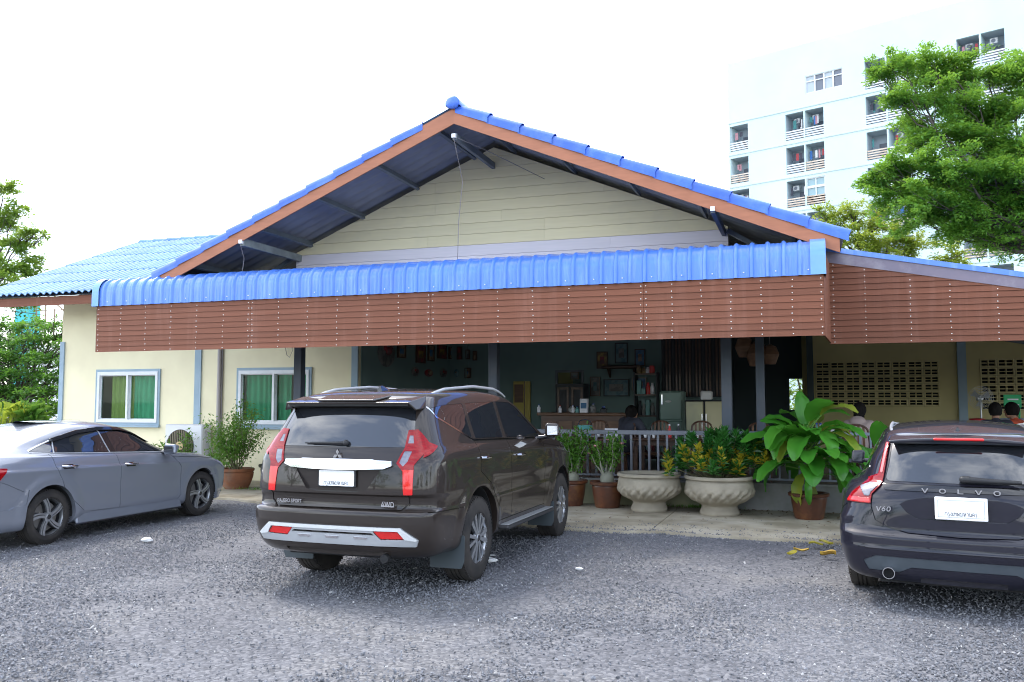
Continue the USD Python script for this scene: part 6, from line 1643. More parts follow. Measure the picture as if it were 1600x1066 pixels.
# ---------------------------------------------------------------- inside the veranda
m_wood = mat("dark_dining_wood", (0.085, 0.040, 0.022), .4, c2=(.055, .025, .014), scale=3, stretch=(1, 8, 8), coat=.2)
m_wood2 = mat("mid_brown_wood", (0.16, 0.085, 0.045), .45, c2=(.11, .055, .03), scale=3, stretch=(1, 8, 8))
m_cab = mat("near_black_cabinet", (0.02, 0.024, 0.03), .5)
m_fridge = mat("mint_fridge_enamel", (0.22, 0.34, 0.29), .3)
m_steelb = mat("brushed_steel_cooler", (0.30, 0.30, 0.22), .35, metallic=.4, c2=(.40, .38, .24), scale=2)
m_yel = mat("ochre_door_paint", (0.50, 0.40, 0.10), .6)
m_redp = mat("red_plastic", (0.55, 0.03, 0.03), .4)
m_bluep = mat("blue_plastic", (0.02, 0.07, 0.45), .4)
m_greenp = mat("green_sign_paint", (0.02, 0.42, 0.15), .5)
m_paper = mat("card_white", (.75, .75, .80), .7)
m_tealp = mat("teal_enamel", (.08, .26, .25), .3)
m_photo = [mat("picture_" + n, a, .5, c2=b, scale=5, ramp=(.45, .55)) for n, a, b in (("red", (.30, .035, .04), (.12, .05, .05)), ("umber", (.16, .09, .06), (.30, .22, .15)), ("teal", (.05, .14, .18), (.13, .22, .24)), ("gold", (.35, .24, .06), (.15, .09, .04)), ("blue", (.03, .12, .26), (.10, .20, .32)), ("grey", (.20, .20, .19), (.10, .10, .10)))]
m_skin = mat("warm_skin", (0.36, 0.19, 0.12), .55, c2=(.31, .16, .10), scale=8)
m_hair = mat("black_hair", (0.005, 0.0045, 0.0045), .8, spec=.15, c2=(.010, .008, .007), scale=60, stretch=(1, 1, .15), bump=.6, bscale=60)
gi = np.random.default_rng(31)

# pictures on the mint wall

wallpics = [(604, 551, .34, .62, 5, "dark oval plaque hanging at the left of the picture wall", True), (627, 549, .16, .30, 1, "small brown hanging picture right of the oval plaque", False), (657, 554, .20, .40, 0, "red framed poster, largest red one in the upper row", False), (673, 552, .14, .38, 1, "narrow dark picture right of the red poster", False), (690, 550, .22, .34, 0, "wide reddish picture in the middle of the upper row", False), (705, 552, .13, .30, 1, "slim brown picture right of the wide reddish one", False), (718, 552, .13, .32, 0, "slim dark red picture in the upper row", False), (731, 554, .11, .24, 5, "small grey picture right of the slim red one", False), (742, 556, .10, .24, 1, "rightmost small brown picture of the upper row", False),
            (649, 581, .16, .22, 5, "leftmost small mask in the lower row", True), (670, 583, .20, .18, 0, "reddish mask, second in the lower row", True), (693, 583, .18, .22, 5, "dark mask in the middle of the lower row", True), (713, 583, .14, .2, 2, "small teal grey mask in the lower row", True), (731, 583, .16, .26, 1, "square brown picture at the right end of the lower row", False),
            (941, 563, .26, .40, 3, "gold toned framed picture left of the shrine shelf", False), (1000, 559, .24, .40, 4, "blue framed picture right of the shrine shelf", False), (971, 552, .30, .48, 2, "tall teal framed picture above the shrine shelf", False), (898, 587, .20, .18, 5, "little grey framed photo above the dark cabinet", False), (930, 604, .24, .46, 5, "portrait in a pale mount beside the dark cabinet", False), (963, 606, .60, .40, 2, "wide pale green board with a dark frame", False), (999, 600, .34, .30, 4, "small bright green and blue picture near the fridge", False)]
for (u, v, w, h, ci, lab, rnd_) in wallpics:
    p = at(u, v, 19.96)
    if p[0] < -8.3:                                              # these hang on the side wall of the house that faces the hall
        dd = CF * FPX + CR * (u - 800) - CU * (v - 533); p = np.array([0, 0, EYE]) + dd * (-8.385 / dd[0])
        t = thing("wall_picture", lab, "picture", (-8.385, p[1], p[2]), -math.pi / 2 + math.pi); w *= 2.4
    else:
        t = thing("wall_picture", lab, "picture", (p[0], 19.96, p[2]))
    if rnd_:
        q = trimesh.creation.icosphere(2, .5); q.apply_scale((w, .06, h)); q.apply_translation((0, 0, 0)); obj("plaque", q, m_photo[ci], t, True)
        MB().lathe([(.0005, .0), (.14 * w, .004), (.2 * w, 0)][::-1], 12).out()
        MB().tm(trimesh.creation.icosphere(1, .12 * w).apply_translation((0, -.035, .05 * h))).tm(trimesh.creation.icosphere(1, .07 * w).apply_translation((-.16 * w, -.03, .14 * h))).tm(trimesh.creation.icosphere(1, .07 * w).apply_translation((.16 * w, -.03, .14 * h))).build("relief", m_photo[(ci + 1) % 6], t, True)
    else:
        fr = sg.box(-w / 2, -h / 2, w / 2, h / 2)
        MB().prism(fr.difference(fr.buffer(-.022)), -.03, .03).build("frame", m_wood if ci != 2 else m_cab, t)
        MB().prism(fr.buffer(-.022), -.012, .02).build("print", m_photo[ci], t)
        inn = fr.buffer(-.06)
        if not inn.is_empty and inn.area > .004:
            MB().prism(sa.scale(inn, .7, .6), -.015, -.012).build("motif", m_photo[(ci + 3) % 6], t)
p = at(971, 573, 19.8)
t = thing("shrine_shelf", "dark wooden wall shelf carrying the tall teal picture", "shelf", (p[0], 19.75, p[2]))
MB().rbox(-.45, .45, -.15, .2, -.05, .02, .02).build("board", m_wood, t)
for x in (-.3, .3):
    MB().prism(sg.Polygon([(.2, -.05), (.2, -.25), (-.08, -.05)]), x - .02, x + .02, "x").build("bracket", m_wood, t)
# dark slatted screen, shelf unit and small things at the back
a0, a1 = at(1034, 600, 19.4), at(1128, 600, 19.4)
t = thing("slatted_screen", "near black screen of upright slats above the fridge and cooler", "screen", (a0[0], 19.4, 1.75)); wq = a1[0] - a0[0]
MB().box(0, wq, 0, .03, 0, 1.7).build("backing", m_cab, t)
for k in range(18):
    MB().rbox(.02 + k * wq / 18, .02 + k * wq / 18 + wq / 18 * .6, -.035, -.002, .02, 1.68, .006).build("slat", m_wood if k % 3 else m_cab, t)
a0, a1 = at(990, 600, 18.9), at(1027, 600, 18.9)
t = thing("shelf_unit", "dark open shelf unit crowded with jars and boxes left of the fridge", "shelf", (a0[0], 18.9, .3)); wq = a1[0] - a0[0]
for x in (0, wq - .03):
    MB().box(x, x + .03, 0, .35, 0, 2.0).build("side", m_cab, t)
for k in range(5):
    MB().box(.031, wq - .031, 0, .35, .1 + k * .46, .13 + k * .46).build("shelf", m_wood, t)
for k in range(5):
    for j in range(4):
        xx = .06 + j * (wq - .14) / 4; hh = gi.uniform(.12, .34); mm = (m_photo + [m_tealp, m_paper, m_cab, m_redp])[gi.integers(0, 10)]
        if gi.random() < .5:
            MB().rbox(xx, xx + .09, .05, .2, .131 + k * .46, .131 + k * .46 + hh, .006).build("box", mm, t)
        else:
            MB().lathe([(.0005, 0), (.05, 0), (.055, hh * .6), (.03, hh * .8), (.03, hh), (.0005, hh)][::-1], 12, (xx + .05, .12, .131 + k * .46)).build("jar", mm, t, 30)
# counter and what stands on it
p0, p1 = at(845, 646, 17.2), at(985, 646, 17.2)
t = thing("service_counter", "long low wooden counter running before the picture wall", "counter", (p0[0], 17.2, .3)); L_ = p1[0] - p0[0]
MB().rbox(0, L_, -.3, .3, p0[2] - .34, p0[2] - .28, .015).build("top", m_wood2, t); MB().box(.08, L_ - .08, -.24, .26, 0, p0[2] - .345).build("front", m_wood, t)
for k in range(5):
    MB().box(.12 + k * (L_ - .2) / 5, .06 + (k + 1) * (L_ - .2) / 5, -.256, -.243, .12, p0[2] - .45).build("panel", m_wood2, t)
ct = p0[2] + .02
for k, (u, w, h, mm, lab, nm, cat) in enumerate([(842, .07, .16, m_paper, "small white bottle at the left end of the counter", "bottle", "bottle"), (875, .07, .14, m_paper, "small white bottle left of the dark cabinet front", "bottle", "bottle"), (895, .06, .15, m_paper, "slim white bottle standing before the dark cabinet", "bottle", "bottle"), (902, .08, .12, m_tealp, "teal jar beside the slim white bottle", "jar", "jar"), (913, .16, .28, m_paper, "pale carton standing on the counter", "carton", "box"), (927, .12, .18, m_photo[5], "grey tin beside the pale carton", "tin", "tin"), (943, .14, .12, m_cab, "dark lidded tin on the counter", "tin", "tin")]):
    q = at(u, 640, 17.1); t = thing(nm, lab, cat, (q[0], 17.1, ct))
    if nm in ("carton",):
        MB().rbox(-w / 2, w / 2, -.06, .06, 0, h, .006).build("body", mm, t); MB().box(-w / 2 + .02, w / 2 - .02, -.062, -.0605, h * .3, h * .7).build("label", m_photo[4], t)
    else:
        MB().lathe([(.0005, 0), (w / 2, 0), (w / 2, h * .62), (w / 2 * .45, h * .78), (w / 2 * .42, h * .93), (.0005, h * .93)][::-1], 16).build("body", mm, t, 30); MB().lathe([(.0005, h * .93), (w * .26, h * .93), (w * .26, h), (.0005, h)][::-1], 12).build("cap", m_redp if k == 1 else m_bluep, t, 30)
# dark cabinet, ochre door, fridge, cooler
q = at(896, 640, 19.6); a0, a1 = at(874, 600, 19.6), at(917, 600, 19.6)
t = thing("display_cabinet", "near black display cabinet behind the counter with a small bright lamp in it", "cabinet", (a0[0], 19.3, .3)); wq = a1[0] - a0[0]; hq = a0[2] - .3
MB().rbox(0, wq, 0, .5, 0, hq, .01).build("carcass", m_cab, t)
for k in (0, 1):
    MB().prism(sg.box(.04 + k * wq / 2, .1, (k + 1) * wq / 2 - .02, hq - .08).difference(sg.box(.09 + k * wq / 2, .16, (k + 1) * wq / 2 - .07, hq - .14)), -.025, -.002).build("door", m_wood, t)
MB().tm(trimesh.creation.icosphere(2, .08).apply_translation((wq * .6, -.06, hq * .66))).build("ornament", m_white, t, True)
a0, a1 = at(802, 596, 19.9), at(828, 596, 19.9)
t = thing("panel_door", "ochre yellow inner door left of the counter", "door", (a0[0], 19.9, .3)); wq = a1[0] - a0[0]; hq = a0[2] - .3
MB().rbox(0, wq, 0, .06, 0, hq, .006).build("leaf", m_yel, t); MB().box(wq * .66, wq * .70, -.012, -.001, 0, hq).build("stile", m_wood, t); MB().box(.03, wq * .6, -.010, -.001, hq * .72, hq * .96).build("upper_panel", m_wood2, t); MB().tm(trimesh.creation.icosphere(1, .03).apply_translation((wq * .58, -.03, hq * .48))).build("knob", m_chrome, t, True)
a0, a1 = at(1030, 611, 18.3), at(1066, 611, 18.3)
t = thing("fridge", "mint green two door fridge at the back of the veranda", "fridge", (a0[0], 18.3, .3)); wq = a1[0] - a0[0]; hq = a0[2] - .3
MB().rbox(0, wq, .02, .6, 0, hq, .03).build("cabinet", m_fridge, t)
for z0, z1 in ((.06, hq * .60), (hq * .615, hq - .02)):
    d_ = MB().rbox(.01, wq - .01, -.04, .015, z0, z1, .02).build("door", m_fridge, t); MB().box(.05, .08, -.075, -.041, z0 + (z1 - z0) * .55, z0 + (z1 - z0) * .9).build("handle", m_chrome, d_)
MB().tm(trimesh.creation.icosphere(1, .05).apply_scale((1.4, .2, .5)).apply_translation((wq * .4, -.045, hq * .86))).build("sticker", m_white, t)
a0, a1 = at(1070, 625, 17.6), at(1131, 625, 17.6)
t = thing("drinks_cooler", "low steel drinks cooler with two yellowish doors beside the fridge", "cooler", (a0[0], 17.6, .3)); wq = a1[0] - a0[0]; hq = a0[2] - .3
MB().rbox(0, wq, .02, .7, 0, hq, .015).build("cabinet", m_cab, t)
for k in (0, 1):
    d_ = MB().rbox(.02 + k * wq / 2, (k + 1) * wq / 2 - .02, -.03, .015, .12, hq - .03, .012).build("door", m_steelb if k == 0 else mat("cream_enamel", (.62, .56, .34), .4), t); MB().box(wq / 2 - .05 + k * .08, wq / 2 - .03 + k * .08, -.06, -.031, hq * .45, hq * .8).build("handle", m_chrome, d_)
q = MB().rbox(.30, .52, .1, .3, hq + .002, hq + .18, .02).build("carton", m_white, t)


def table(x, y, lab, wx=1.3, wy=.8, rz=0, top=m_wood):
    t = thing("dining_table", lab, "table", (x, y, .3), rz, None)
    MB().rbox(-wx / 2, wx / 2, -wy / 2, wy / 2, .71, .75, .012).build("tabletop", top, t)
    MB().box(-wx / 2 + .08, wx / 2 - .08, -wy / 2 + .08, wy / 2 - .08, .63, .708).build("apron", m_wood, t)
    for sx in (-1, 1):
        for sy in (-1, 1):
            MB().rbox(sx * (wx / 2 - .08) - .03, sx * (wx / 2 - .08) + .03, sy * (wy / 2 - .08) - .03, sy * (wy / 2 - .08) + .03, 0, .628, .008).build("leg", m_wood, t)
    return t


def chair(x, y, rz, lab):
    t = thing("dining_chair", lab, "chair", (x, y, .3), rz, None)
    MB().rbox(-.21, .21, -.2, .22, .42, .46, .012).build("seat", m_wood2, t)
    for sx in (-1, 1):
        MB().tube([(sx * .18, .19, .42), (sx * .19, .2, 0)], [.02, .016], 8).build("leg", m_wood, t)
        MB().tube([(sx * .18, -.19, 0), (sx * .18, -.19, .46), (sx * .19, -.24, .72), (sx * .17, -.27, .90)], [.017, .02, .018, .016], 8).build("back_post", m_wood, t)
    a = np.linspace(0, math.pi, 11); MB().tube([(.17 * math.cos(q), -.27 - .01 * math.sin(q), .90 + .10 * math.sin(q)) for q in a], .017, 8).build("arched_rail", m_wood, t)
    MB().box(-.17, .17, -.255, -.235, .60, .63).build("lower_rail", m_wood, t)
    for k in range(4):
        xx = -.105 + k * .07; MB().bar((xx, -.245, .63), (xx, -.272, .90 + .10 * math.sqrt(max(0, 1 - (xx / .17) ** 2))), .035, .012).build("back_slat", m_wood2, t)
    return t


tb = [(-4.0, 14.45, "dark table behind the railing beside the brown vehicle's mirror"), (-2.1, 14.6, "dark table behind the railing near the small white cups"), (1.35, 15.15, "dark table in front of the person in the pale jacket"), (3.3, 16.35, "dark table between the people at the right"), (-3.0, 16.2, "dark table deeper inside before the counter")]
for x, y, lab in tb:
    table(x, y, lab)
table(3.4, 19.6, "low work table with basins before the vent block wall", 2.6, .7)
for x, y, rz, lab in [(at(1338, 640, 14.4)[0], 14.4, -.1, "arched wooden chair carrying the person in the pale jacket"), (-2.5, 15.35, 3.0, "wooden chair beyond the table near the white cups, left one"), (-1.7, 15.4, 3.3, "wooden chair beyond the table near the white cups, right one"), (-3.6, 15.3, 3.1, "wooden chair behind the white menu card"), (-.75, 15.2, .1, "wooden chair just right of the thick veranda post"), (at(1557, 640, 15.2)[0], 15.2, .0, "wooden chair under the person in the dark shirt"), (at(1597, 640, 15.8)[0], 15.8, -1.0, "wooden chair under the person in the orange shirt"), (-3.15, 15.15, 2.6, "wooden chair under the leaning person at the counter side"), (at(1584, 640, 17.1)[0], 17.1, 3.6, "wooden chair under the person sitting behind the dark shirted one")]:
    chair(x, y, rz, lab)


def on_table(name, lab, cat, x, y, z, shapes):
    t = thing(name, lab, cat, (x, y, z))
    for nm, m, mm in shapes:
        m.build(nm, mm, t, 30)
    return t


TZ = 1.052
bowl = lambda r, h: MB().lathe([(.0005, 0), (r * .5, 0), (r * .6, .01), (r, h), (r * .96, h), (r * .55, .02), (.0005, .018)][::-1], 24)
on_table("metal_pail", "round teal metal pail on the table beside the menu card", "pail", *at(914, 664, 14.3)[:2], TZ, [("bowl", MB().lathe([(.0005, 0), (.10, 0), (.13, .2), (.12, .2), (.09, .02), (.0005, .02)][::-1], 24), m_tealp), ("handle", MB().tube([(-.13, 0, .19), (-.09, 0, .27), (0, 0, .30), (.09, 0, .27), (.13, 0, .19)], .006, 6), m_chrome)])
on_table("plate_of_cups", "white saucer with a cup between the pail and the menu card", "plate", *at(934, 668, 14.25)[:2], TZ, [("plate", MB().lathe([(.0005, 0), (.08, 0), (.13, .02), (.125, .024), (.0005, .012)][::-1], 24), m_white), ("cup", bowl(.045, .10), m_white)])
q = at(953, 662, 14.0)
t = thing("menu_card", "white menu card standing on the table just above the railing", "card", (q[0], 14.12, TZ))
MB().add([(-.11, -.04, 0), (.11, -.04, 0), (.10, .03, .155), (-.12, .03, .155)], [(0, 1, 2, 3)]).add([(-.11, -.036, 0), (.11, -.036, 0), (.10, .034, .155), (-.12, .034, .155)], [(3, 2, 1, 0)]).build("card", m_paper, t)
MB().box(-.07, .06, -.028, -.022, .04, .046).box(-.08, .07, -.020, -.015, .07, .076).box(-.05, .05, -.012, -.008, .10, .106).build("printed_lines", mat("pale_grey_print", (.35, .35, .42), .7), t)
for k, (u, lab) in enumerate([(1008, "white cup, leftmost of the three on the table"), (1014, "white cup, middle one of the three on the table"), (1021, "white cup, rightmost of the three on the table")]):
    q = at(u, 664, 14.5); on_table("cup", lab, "cup", q[0], 14.5, TZ, [("bowl", bowl(.035, .085), m_white), ("foot", MB().lathe([(.0005, -.001), (.022, -.001), (.022, .004)][::-1], 12), m_white)])
for k, u in enumerate((1072, 1078, 1084, 1090)):
    q = at(u, 665, 14.7); on_table("cup", ["small glass, first of the four in a row left of the thick post", "small glass, second of the four in a row left of the thick post", "small glass, third of the four in a row left of the thick post", "small glass nearest the thick post, last of four in a row"][k], "cup", q[0], 14.7, TZ, [("bowl", bowl(.022, .05), m_white), ("foot", MB().lathe([(.0005, -.001), (.014, -.001), (.014, .003)][::-1], 12), m_white)])
for k, (u, mm, lab) in enumerate([(1276, m_tealp, "tall teal bottle on the table left of the person in the pale jacket"), (1282, m_paper, "pale bottle beside the tall teal one"), (1301, m_white, "white canister on the table left of the person in the pale jacket"), (1362, m_paper, "pale glass right of the person in the pale jacket"), (1508, m_white, "white cylinder bottle under the blue basin")]):
    q = at(u, 664, 15.2); on_table("bottle", lab, "bottle", q[0], 15.2, TZ, [("body", MB().lathe([(.0005, 0), (.035, 0), (.035, .13), (.014, .18), (.014, .22), (.0005, .22)][::-1], 16), mm), ("cap", MB().lathe([(.0005, .221), (.017, .221), (.017, .245), (.0005, .245)][::-1], 12), m_bluep)])
q = at(1503, 644, 19.4); on_table("basin", "blue plastic basin on the work table by the vent blocks", "basin", q[0], 19.4, TZ + .0, [("bowl", MB().lathe([(.0005, 0), (.15, 0), (.22, .2), (.235, .21), (.22, .215), (.14, .02), (.0005, .02)][::-1], 28), m_bluep), ("rim", MB().lathe([(.215, .205), (.24, .205), (.24, .225), (.215, .225)][::-1], 28), m_bluep)])
q = at(1526, 640, 19.5); on_table("basin", "red plastic basin right of the blue one", "basin", q[0], 19.5, TZ, [("bowl", MB().lathe([(.0005, 0), (.11, 0), (.14, .24), (.15, .245), (.14, .25), (.10, .02), (.0005, .02)][::-1], 28), m_redp), ("lid", MB().lathe([(.0005, .275), (.15, .255), (.15, .25)][::-1], 24), m_redp)])
for k, (u, y, mm, lab) in enumerate([(1395, 15.2, m_redp, "red sauce bottle on the table right of the person in the pale jacket"), (1412, 15.3, m_yel, "yellow sauce bottle beside the red one"), (1436, 16.3, m_white, "white napkin holder bottle on the farther right table"), (1470, 16.4, m_tealp, "teal water bottle on the farther right table"), (1487, 16.3, m_paper, "pale glass bottle left of the blue basin"), (1046, 14.5, m_redp, "small red bottle on the table in front of the fridge"), (1060, 14.6, m_cab, "dark sauce bottle on the table in front of the fridge")]):
    q = at(u, 664, y); on_table("bottle", lab, "bottle", q[0], y, TZ, [("body", MB().lathe([(.0005, 0), (.033, 0), (.035, .11), (.014, .16), (.012, .20), (.0005, .20)][::-1], 16), mm), ("cap", MB().lathe([(.0005, .201), (.016, .201), (.016, .225), (.0005, .225)][::-1], 12), m_paper)])
# fan, sign, hanging things
q = at(1532, 622, 20.6); t = thing("electric_fan", "grey standing fan before the vent block wall", "fan", (q[0], 20.6, .3)); hz = q[2] - .3
MB().lathe([(.0005, 0), (.2, 0), (.2, .03), (.03, .06), (.02, .07), (.02, hz - .1), (.0005, hz - .1)][::-1], 20).build("stand", m_satin, t, 30)
cg = MB()
for r in np.linspace(.05, .24, 7):
    a = np.linspace(0, 2 * math.pi, 29); cg.tube(np.stack([r * np.cos(a), -.08 + .25 * r * r * 4 + 0 * a, hz + r * np.sin(a)], 1), .004, 5, False)
cg.build("cage", m_satin, t)
bl = MB()
for k in range(3):
    a = k * 2.1; bl.add([(0, -.01, hz), (.2 * math.cos(a), .0, hz + .2 * math.sin(a)), (.2 * math.cos(a + .8), -.03, hz + .2 * math.sin(a + .8))], [(0, 1, 2), (0, 2, 1)])
bl.build("blades", m_satin, t); MB().lathe([(.0005, 0), (.06, .02), (.06, .12), (.0005, .14)][::-1], 16).out(); MB().rbox(-.06, .06, .02, .2, hz - .06, hz + .06, .02).build("motor", m_satin, t)
q = at(1582, 628, 17.5); t = thing("stall_sign", "green hanging sign with pale strokes above the people at the right", "sign", (q[0], 17.5, q[2]))
MB().rbox(-.14, .14, -.015, .015, -.10, .13, .008).build("board", m_greenp, t); MB().box(-.08, .09, -.020, -.0155, .03, .055).box(-.10, .10, -.020, -.0155, -.06, -.04).build("strokes", m_paper, t); MB().tube([(.10, 0, -.1), (.11, 0, -.75)], .018, 8).build("pole", m_greenp, t)
for k, (u, v, r, lab) in enumerate([(1163, 538, .16, "woven hanging basket by the thin post, left one"), (1182, 548, .19, "woven hanging lantern in front of the thin post"), (1203, 550, .15, "woven hanging basket by the thin post, right one")]):
    q = at(u, v, 15.2); t = thing("hanging_basket", lab, "basket", (q[0], 15.2, q[2])); hh = r * 1.4
    MB().lathe([(.0005, -hh), (r * .6, -hh), (r, -hh * .2), (r * .7, hh * .4), (.03, hh * .6), (.0005, hh * .6)][::-1], 20).build("body", m_wood2, t, 30); MB().tube([(0, 0, hh * .6), (0, 0, 3.45 - q[2])], .006, 5).build("cord", m_wire, t)


# ---------------------------------------------------------------- people
def person(name_label, J, R, shirt, trousers, hairlen, extra_arm=None, face=0.0):
    """a seated figure: J joints in metres, one smooth body, hair and clothing as its parts; face = heading of the face"""
    t = thing("person", name_label, "person", (0, 0, 0))
    P = {k: np.array(v, float) for k, v in J.items()}

    def bone(a, b, ra=None, rb=None, k=0.0):
        ra = ra or R[a]; rb = rb or R[b]
        return m3.Manifold.batch_hull([m3.Manifold.sphere(ra + k, 14).translate(list(P[a])), m3.Manifold.sphere(rb + k, 14).translate(list(P[b]))])

    def smooth(parts, ln=.022, it=12):
        m = m3.Manifold.batch_boolean(parts, m3.OpType.Add).refine_to_length(ln); q = mtm(m); q.merge_vertices(); trimesh.smoothing.filter_taubin(q, iterations=it); return q
    bones = [("hip_l", "hip_r"), ("hip_l", "chest"), ("hip_r", "chest"), ("chest", "sh_l"), ("chest", "sh_r"), ("sh_l", "sh_r"), ("chest", "neck"), ("neck", "head_base"), ("sh_l", "el_l"), ("sh_r", "el_r"), ("el_l", "wr_l"), ("el_r", "wr_r"), ("hip_l", "kn_l"), ("hip_r", "kn_r"), ("kn_l", "an_l"), ("kn_r", "an_r"), ("an_l", "toe_l"), ("an_r", "toe_r")]
    B_ = [bone(a, b) for a, b in bones]
    h = P["head"]; f = np.array([math.sin(face), math.cos(face), 0]); rt = np.array([math.cos(face), -math.sin(face), 0])
    ell = lambda c, s: m3.Manifold.sphere(1, 24).scale(list(s)).rotate([0, 0, -math.degrees(face)]).translate(list(c))
    B_ += [ell(h, (.076, .094, .115)), ell(h + f * .035 - [0, 0, .06], (.055, .06, .055)), m3.Manifold.batch_hull([ell(h + f * .09 + [0, 0, .012], (.010, .010, .02)), ell(h + f * .105 - [0, 0, .022], (.014, .014, .012))])]
    for s in (-1, 1):
        B_.append(ell(h + rt * s * .078 - f * .005, (.010, .020, .030)))
    for sd in ("l", "r"):                                        # palm, four fingers, thumb
        w, e = P["wr_" + sd], P["el_" + sd]; d = (w - e) / np.linalg.norm(w - e); up = np.array([0, 0, 1.0]); s = np.cross(d, up); s /= np.linalg.norm(s)
        palm = m3.Manifold.batch_hull([m3.Manifold.sphere(.020, 10).translate(list(w + d * x + s * y)) for x in (.02, .085) for y in (-.026, .026)]); B_.append(palm)
        for q, (o, ln) in enumerate(((-.030, .062), (-.010, .072), (.010, .068), (.030, .052))):
            a = w + d * .085 + s * o; b = a + d * ln * .55 - up * .012; c = b + d * ln * .4 - up * .026
            B_ += [m3.Manifold.batch_hull([m3.Manifold.sphere(.0095, 8).translate(list(a)), m3.Manifold.sphere(.009, 8).translate(list(b))]), m3.Manifold.batch_hull([m3.Manifold.sphere(.009, 8).translate(list(b)), m3.Manifold.sphere(.008, 8).translate(list(c))])]
        a = w + d * .03 - s * .03 * (1 if sd == "l" else -1); b = a + d * .035 - s * .022 * (1 if sd == "l" else -1); B_.append(m3.Manifold.batch_hull([m3.Manifold.sphere(.011, 8).translate(list(a)), m3.Manifold.sphere(.009, 8).translate(list(b))]))
    obj("body", smooth(B_, .016, 8), m_skin, t, True)
    tor = [bone(a, b, k=.014) for a, b in bones[:6]] + [bone("chest", "neck", None, .05, .012)]
    for sd in ("l", "r"):
        tor.append(bone("sh_" + sd, "el_" + sd, k=.014))
        if extra_arm:
            P["mid_" + sd] = P["el_" + sd] * .25 + P["wr_" + sd] * .75; R["mid_" + sd] = .036; tor.append(bone("el_" + sd, "mid_" + sd, k=.012))
    if hairlen == "hood":
        tor += [ell(P["neck"] - f * .07 + [0, 0, .0], (.12, .08, .08)), ell(P["neck"] + [0, 0, -.02], (.13, .09, .06))]
    obj("shirt", smooth(tor), shirt, t, True)
    obj("trousers", smooth([bone(a, b, k=.012) for a, b in (("hip_l", "hip_r"), ("hip_l", "kn_l"), ("hip_r", "kn_r"), ("kn_l", "an_l"), ("kn_r", "an_r"))]), trousers, t, True)
    obj("shoes", smooth([bone(a, b, .05, .042, .008) for a, b in (("an_l", "toe_l"), ("an_r", "toe_r"))]), m_cab, t, True)
    cap_ = ell(h + [0, 0, .022] - f * .012, (.096, .112, .125)) - ell(h + f * .10 - [0, 0, .035], (.085, .075, .105))
    hair = [cap_ - m3.Manifold.cube([.6, .6, .3], True).translate(list(h - [0, 0, .215]))]
    if hairlen in ("long", "hood"):
        hair.append(ell(h - f * .045 - [0, 0, .07], (.082, .062, .13 if hairlen == "long" else .09)))
    hm = smooth(hair, .012, 4); hm.vertices = hm.vertices + hm.vertex_normals * ((meshkit.fbm(hm.vertices * [38, 38, 9], 3, 7) - .4) * .020)[:, None]; obj("hair", hm, m_hair, t, True)
    for s in (-1, 1):
        obj("eye", trimesh.creation.icosphere(1, .011).apply_translation(h + f * .083 + rt * s * .031 + [0, 0, .012]), m_hair, t, True)
    obj("mouth", trimesh.creation.icosphere(1, .02).apply_scale((1, .35, .25)).apply_transform(trimesh.transformations.rotation_matrix(-face, (0, 0, 1))).apply_translation(h + f * .086 - [0, 0, .058]), mat("lip_colour", (.30, .10, .09), .5) if "Looks/lip_colour" not in str([p.GetPath() for p in stage.GetPrimAtPath("/World/Looks").GetChildren()]) else "/World/Looks/lip_colour", t, True)
    return t


RR = dict(hip_l=.10, hip_r=.10, chest=.125, sh_l=.070, sh_r=.070, neck=.055, head_base=.050, el_l=.045, el_r=.045, wr_l=.028, wr_r=.028, kn_l=.062, kn_r=.062, an_l=.042, an_r=.042, toe_l=.034, toe_r=.034)


def seated(x, y, face, lean=.1, head_dz=0.0, spread=.26, s=1.0, floor=.3, arms="table"):
    f = np.array([math.sin(face), math.cos(face), 0]); r = np.array([math.cos(face), -math.sin(face), 0]); o = np.array([x, y, floor])
    q = lambda a, b, c: tuple(o + r * a * s + f * b * s + np.array([0, 0, c * s]))
    L_ = lean
    J = dict(hip_l=q(-.09, 0, .55), hip_r=q(.09, 0, .55), chest=q(0, L_ * .6, .86), sh_l=q(-.165, L_ + .01, .985), sh_r=q(.165, L_ + .01, .985), neck=q(0, L_ + .02, 1.05), head_base=q(0, L_ + .045, 1.12 + head_dz), head=q(0, L_ + .065, 1.20 + head_dz),
             el_l=q(-.27, L_ + .12, .76), el_r=q(.27, L_ + .12, .76), wr_l=q(-.12, L_ + .33, .80), wr_r=q(.12, L_ + .33, .80), kn_l=q(-.13, .42, .52), kn_r=q(.13, .42, .52), an_l=q(-.13, .44, .09), an_r=q(.13, .44, .09), toe_l=q(-.14, .57, .055), toe_r=q(.14, .57, .055))
    return J


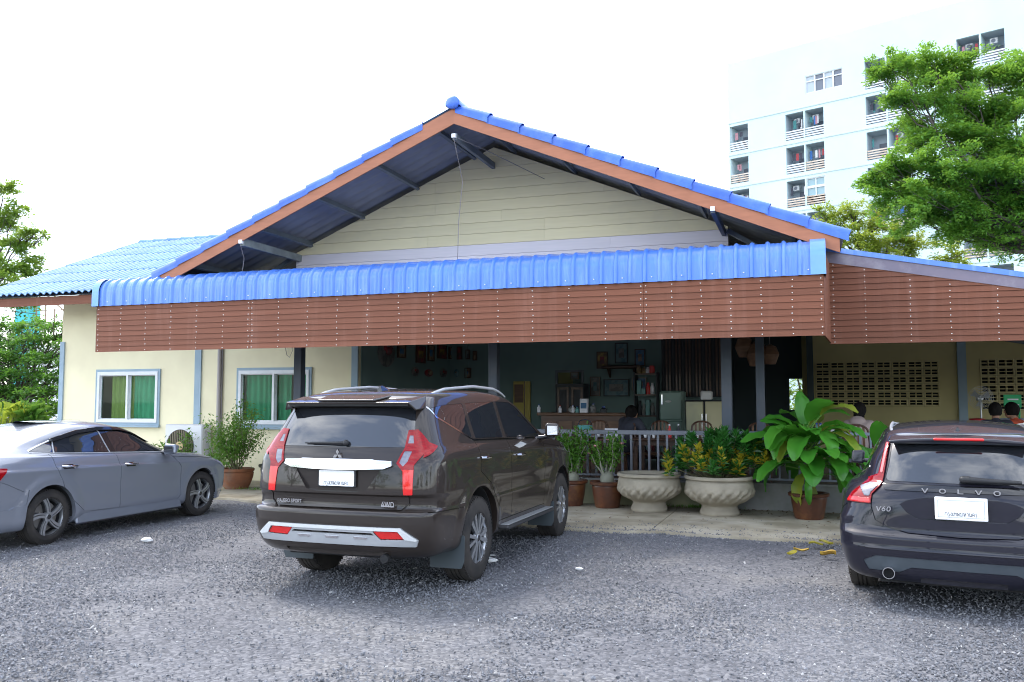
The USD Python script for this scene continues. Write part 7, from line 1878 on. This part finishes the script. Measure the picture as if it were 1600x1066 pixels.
m_jacket = mat("pale_rose_jacket", (0.42, 0.33, 0.30), .85, c2=(.36, .28, .26), scale=5, bump=.3, bscale=14)
m_navy = mat("charcoal_shirt_cloth", (0.035, 0.038, 0.055), .85, c2=(.028, .03, .045), scale=5, bump=.3, bscale=14)
m_orange = mat("orange_red_shirt_cloth", (0.48, 0.07, 0.025), .85, c2=(.40, .055, .02), scale=5, bump=.3, bscale=14)
m_jean = mat("dark_trouser_cloth", (0.03, 0.035, 0.06), .9)
m_wht = mat("white_blue_shirt_cloth", (0.40, 0.44, 0.52), .85)
person("person in a pale hooded jacket seated with back to the yard on an arched chair", seated(at(1338, 640, 14.48)[0], 14.48, .35, .10), dict(RR), m_jacket, m_jean, "hood", True, .35)
person("person with short black hair in a charcoal shirt seated with back to the yard", seated(at(1557, 640, 15.3)[0], 15.3, .1, .14), dict(RR), m_navy, m_jean, "short", False, .15)
person("person in an orange red shirt seated facing left at the right edge", seated(at(1597, 640, 15.9)[0], 15.9, -1.0, .10), dict(RR), m_orange, m_jean, "short", False, -1.1)
person("person with black hair seated half hidden behind the charcoal shirted one", seated(at(1584, 640, 17.0)[0], 17.0, -2.6, .06), dict(RR), m_wht, m_jean, "long", False, -2.6)
person("person in dark clothes leaning over a table between the menu card and the cups", seated(-3.12, 15.25, .5, .26, -.06), dict(RR), m_navy, m_jean, "long", True, .9)

# ---------------------------------------------------------------- air conditioner by the house wall
q = at(258, 663, 14.95); q2 = at(316, 663, 14.95)
t = thing("air_conditioner", "white outdoor air conditioner unit with round brownish grille below the left window", "air conditioner", (q[0], 14.95, .12)); wq = q2[0] - q[0]; hq = q[2] - .12
m_acw = mat("white_enamel_case", (.68, .68, .70), .4)
MB().rbox(0, wq, 0, .3, .12, hq, .02).build("case", m_acw, t); MB().box(.05, .12, .03, .27, 0, .118).box(wq - .12, wq - .05, .03, .27, 0, .118).build("foot", m_steel, t)
cx, cz, R_ = wq * .42, .12 + (hq - .12) * .52, min((hq - .12) * .46, wq * .36)
g_ = MB()
for k in range(15):
    x = -R_ + (k + .5) * 2 * R_ / 15; h = math.sqrt(max(0, R_ * R_ - x * x)); g_.box(cx + x - .010, cx + x + .010, -.022, -.008, cz - h, cz + h)
g_.build("grille", mat("tan_grille_plastic", (.20, .17, .11), .6), t)
MB().prism(sg.Point(cx, cz).buffer(R_ * 1.02), -.006, -.001).build("fan_opening", m_arch, t)
MB().prism(sg.Point(cx, cz).buffer(R_ * .28), -.03, -.0225).build("hub_badge", mat("tan_badge", (.55, .40, .20), .5), t)
MB().tube([(wq - .06, .1, hq - .1), (wq + .06, .15, hq - .2), (wq + .08, .25, .3), (wq + .08, .30, -.05)], .03, 8).build("pipe", m_pvc, t, True)
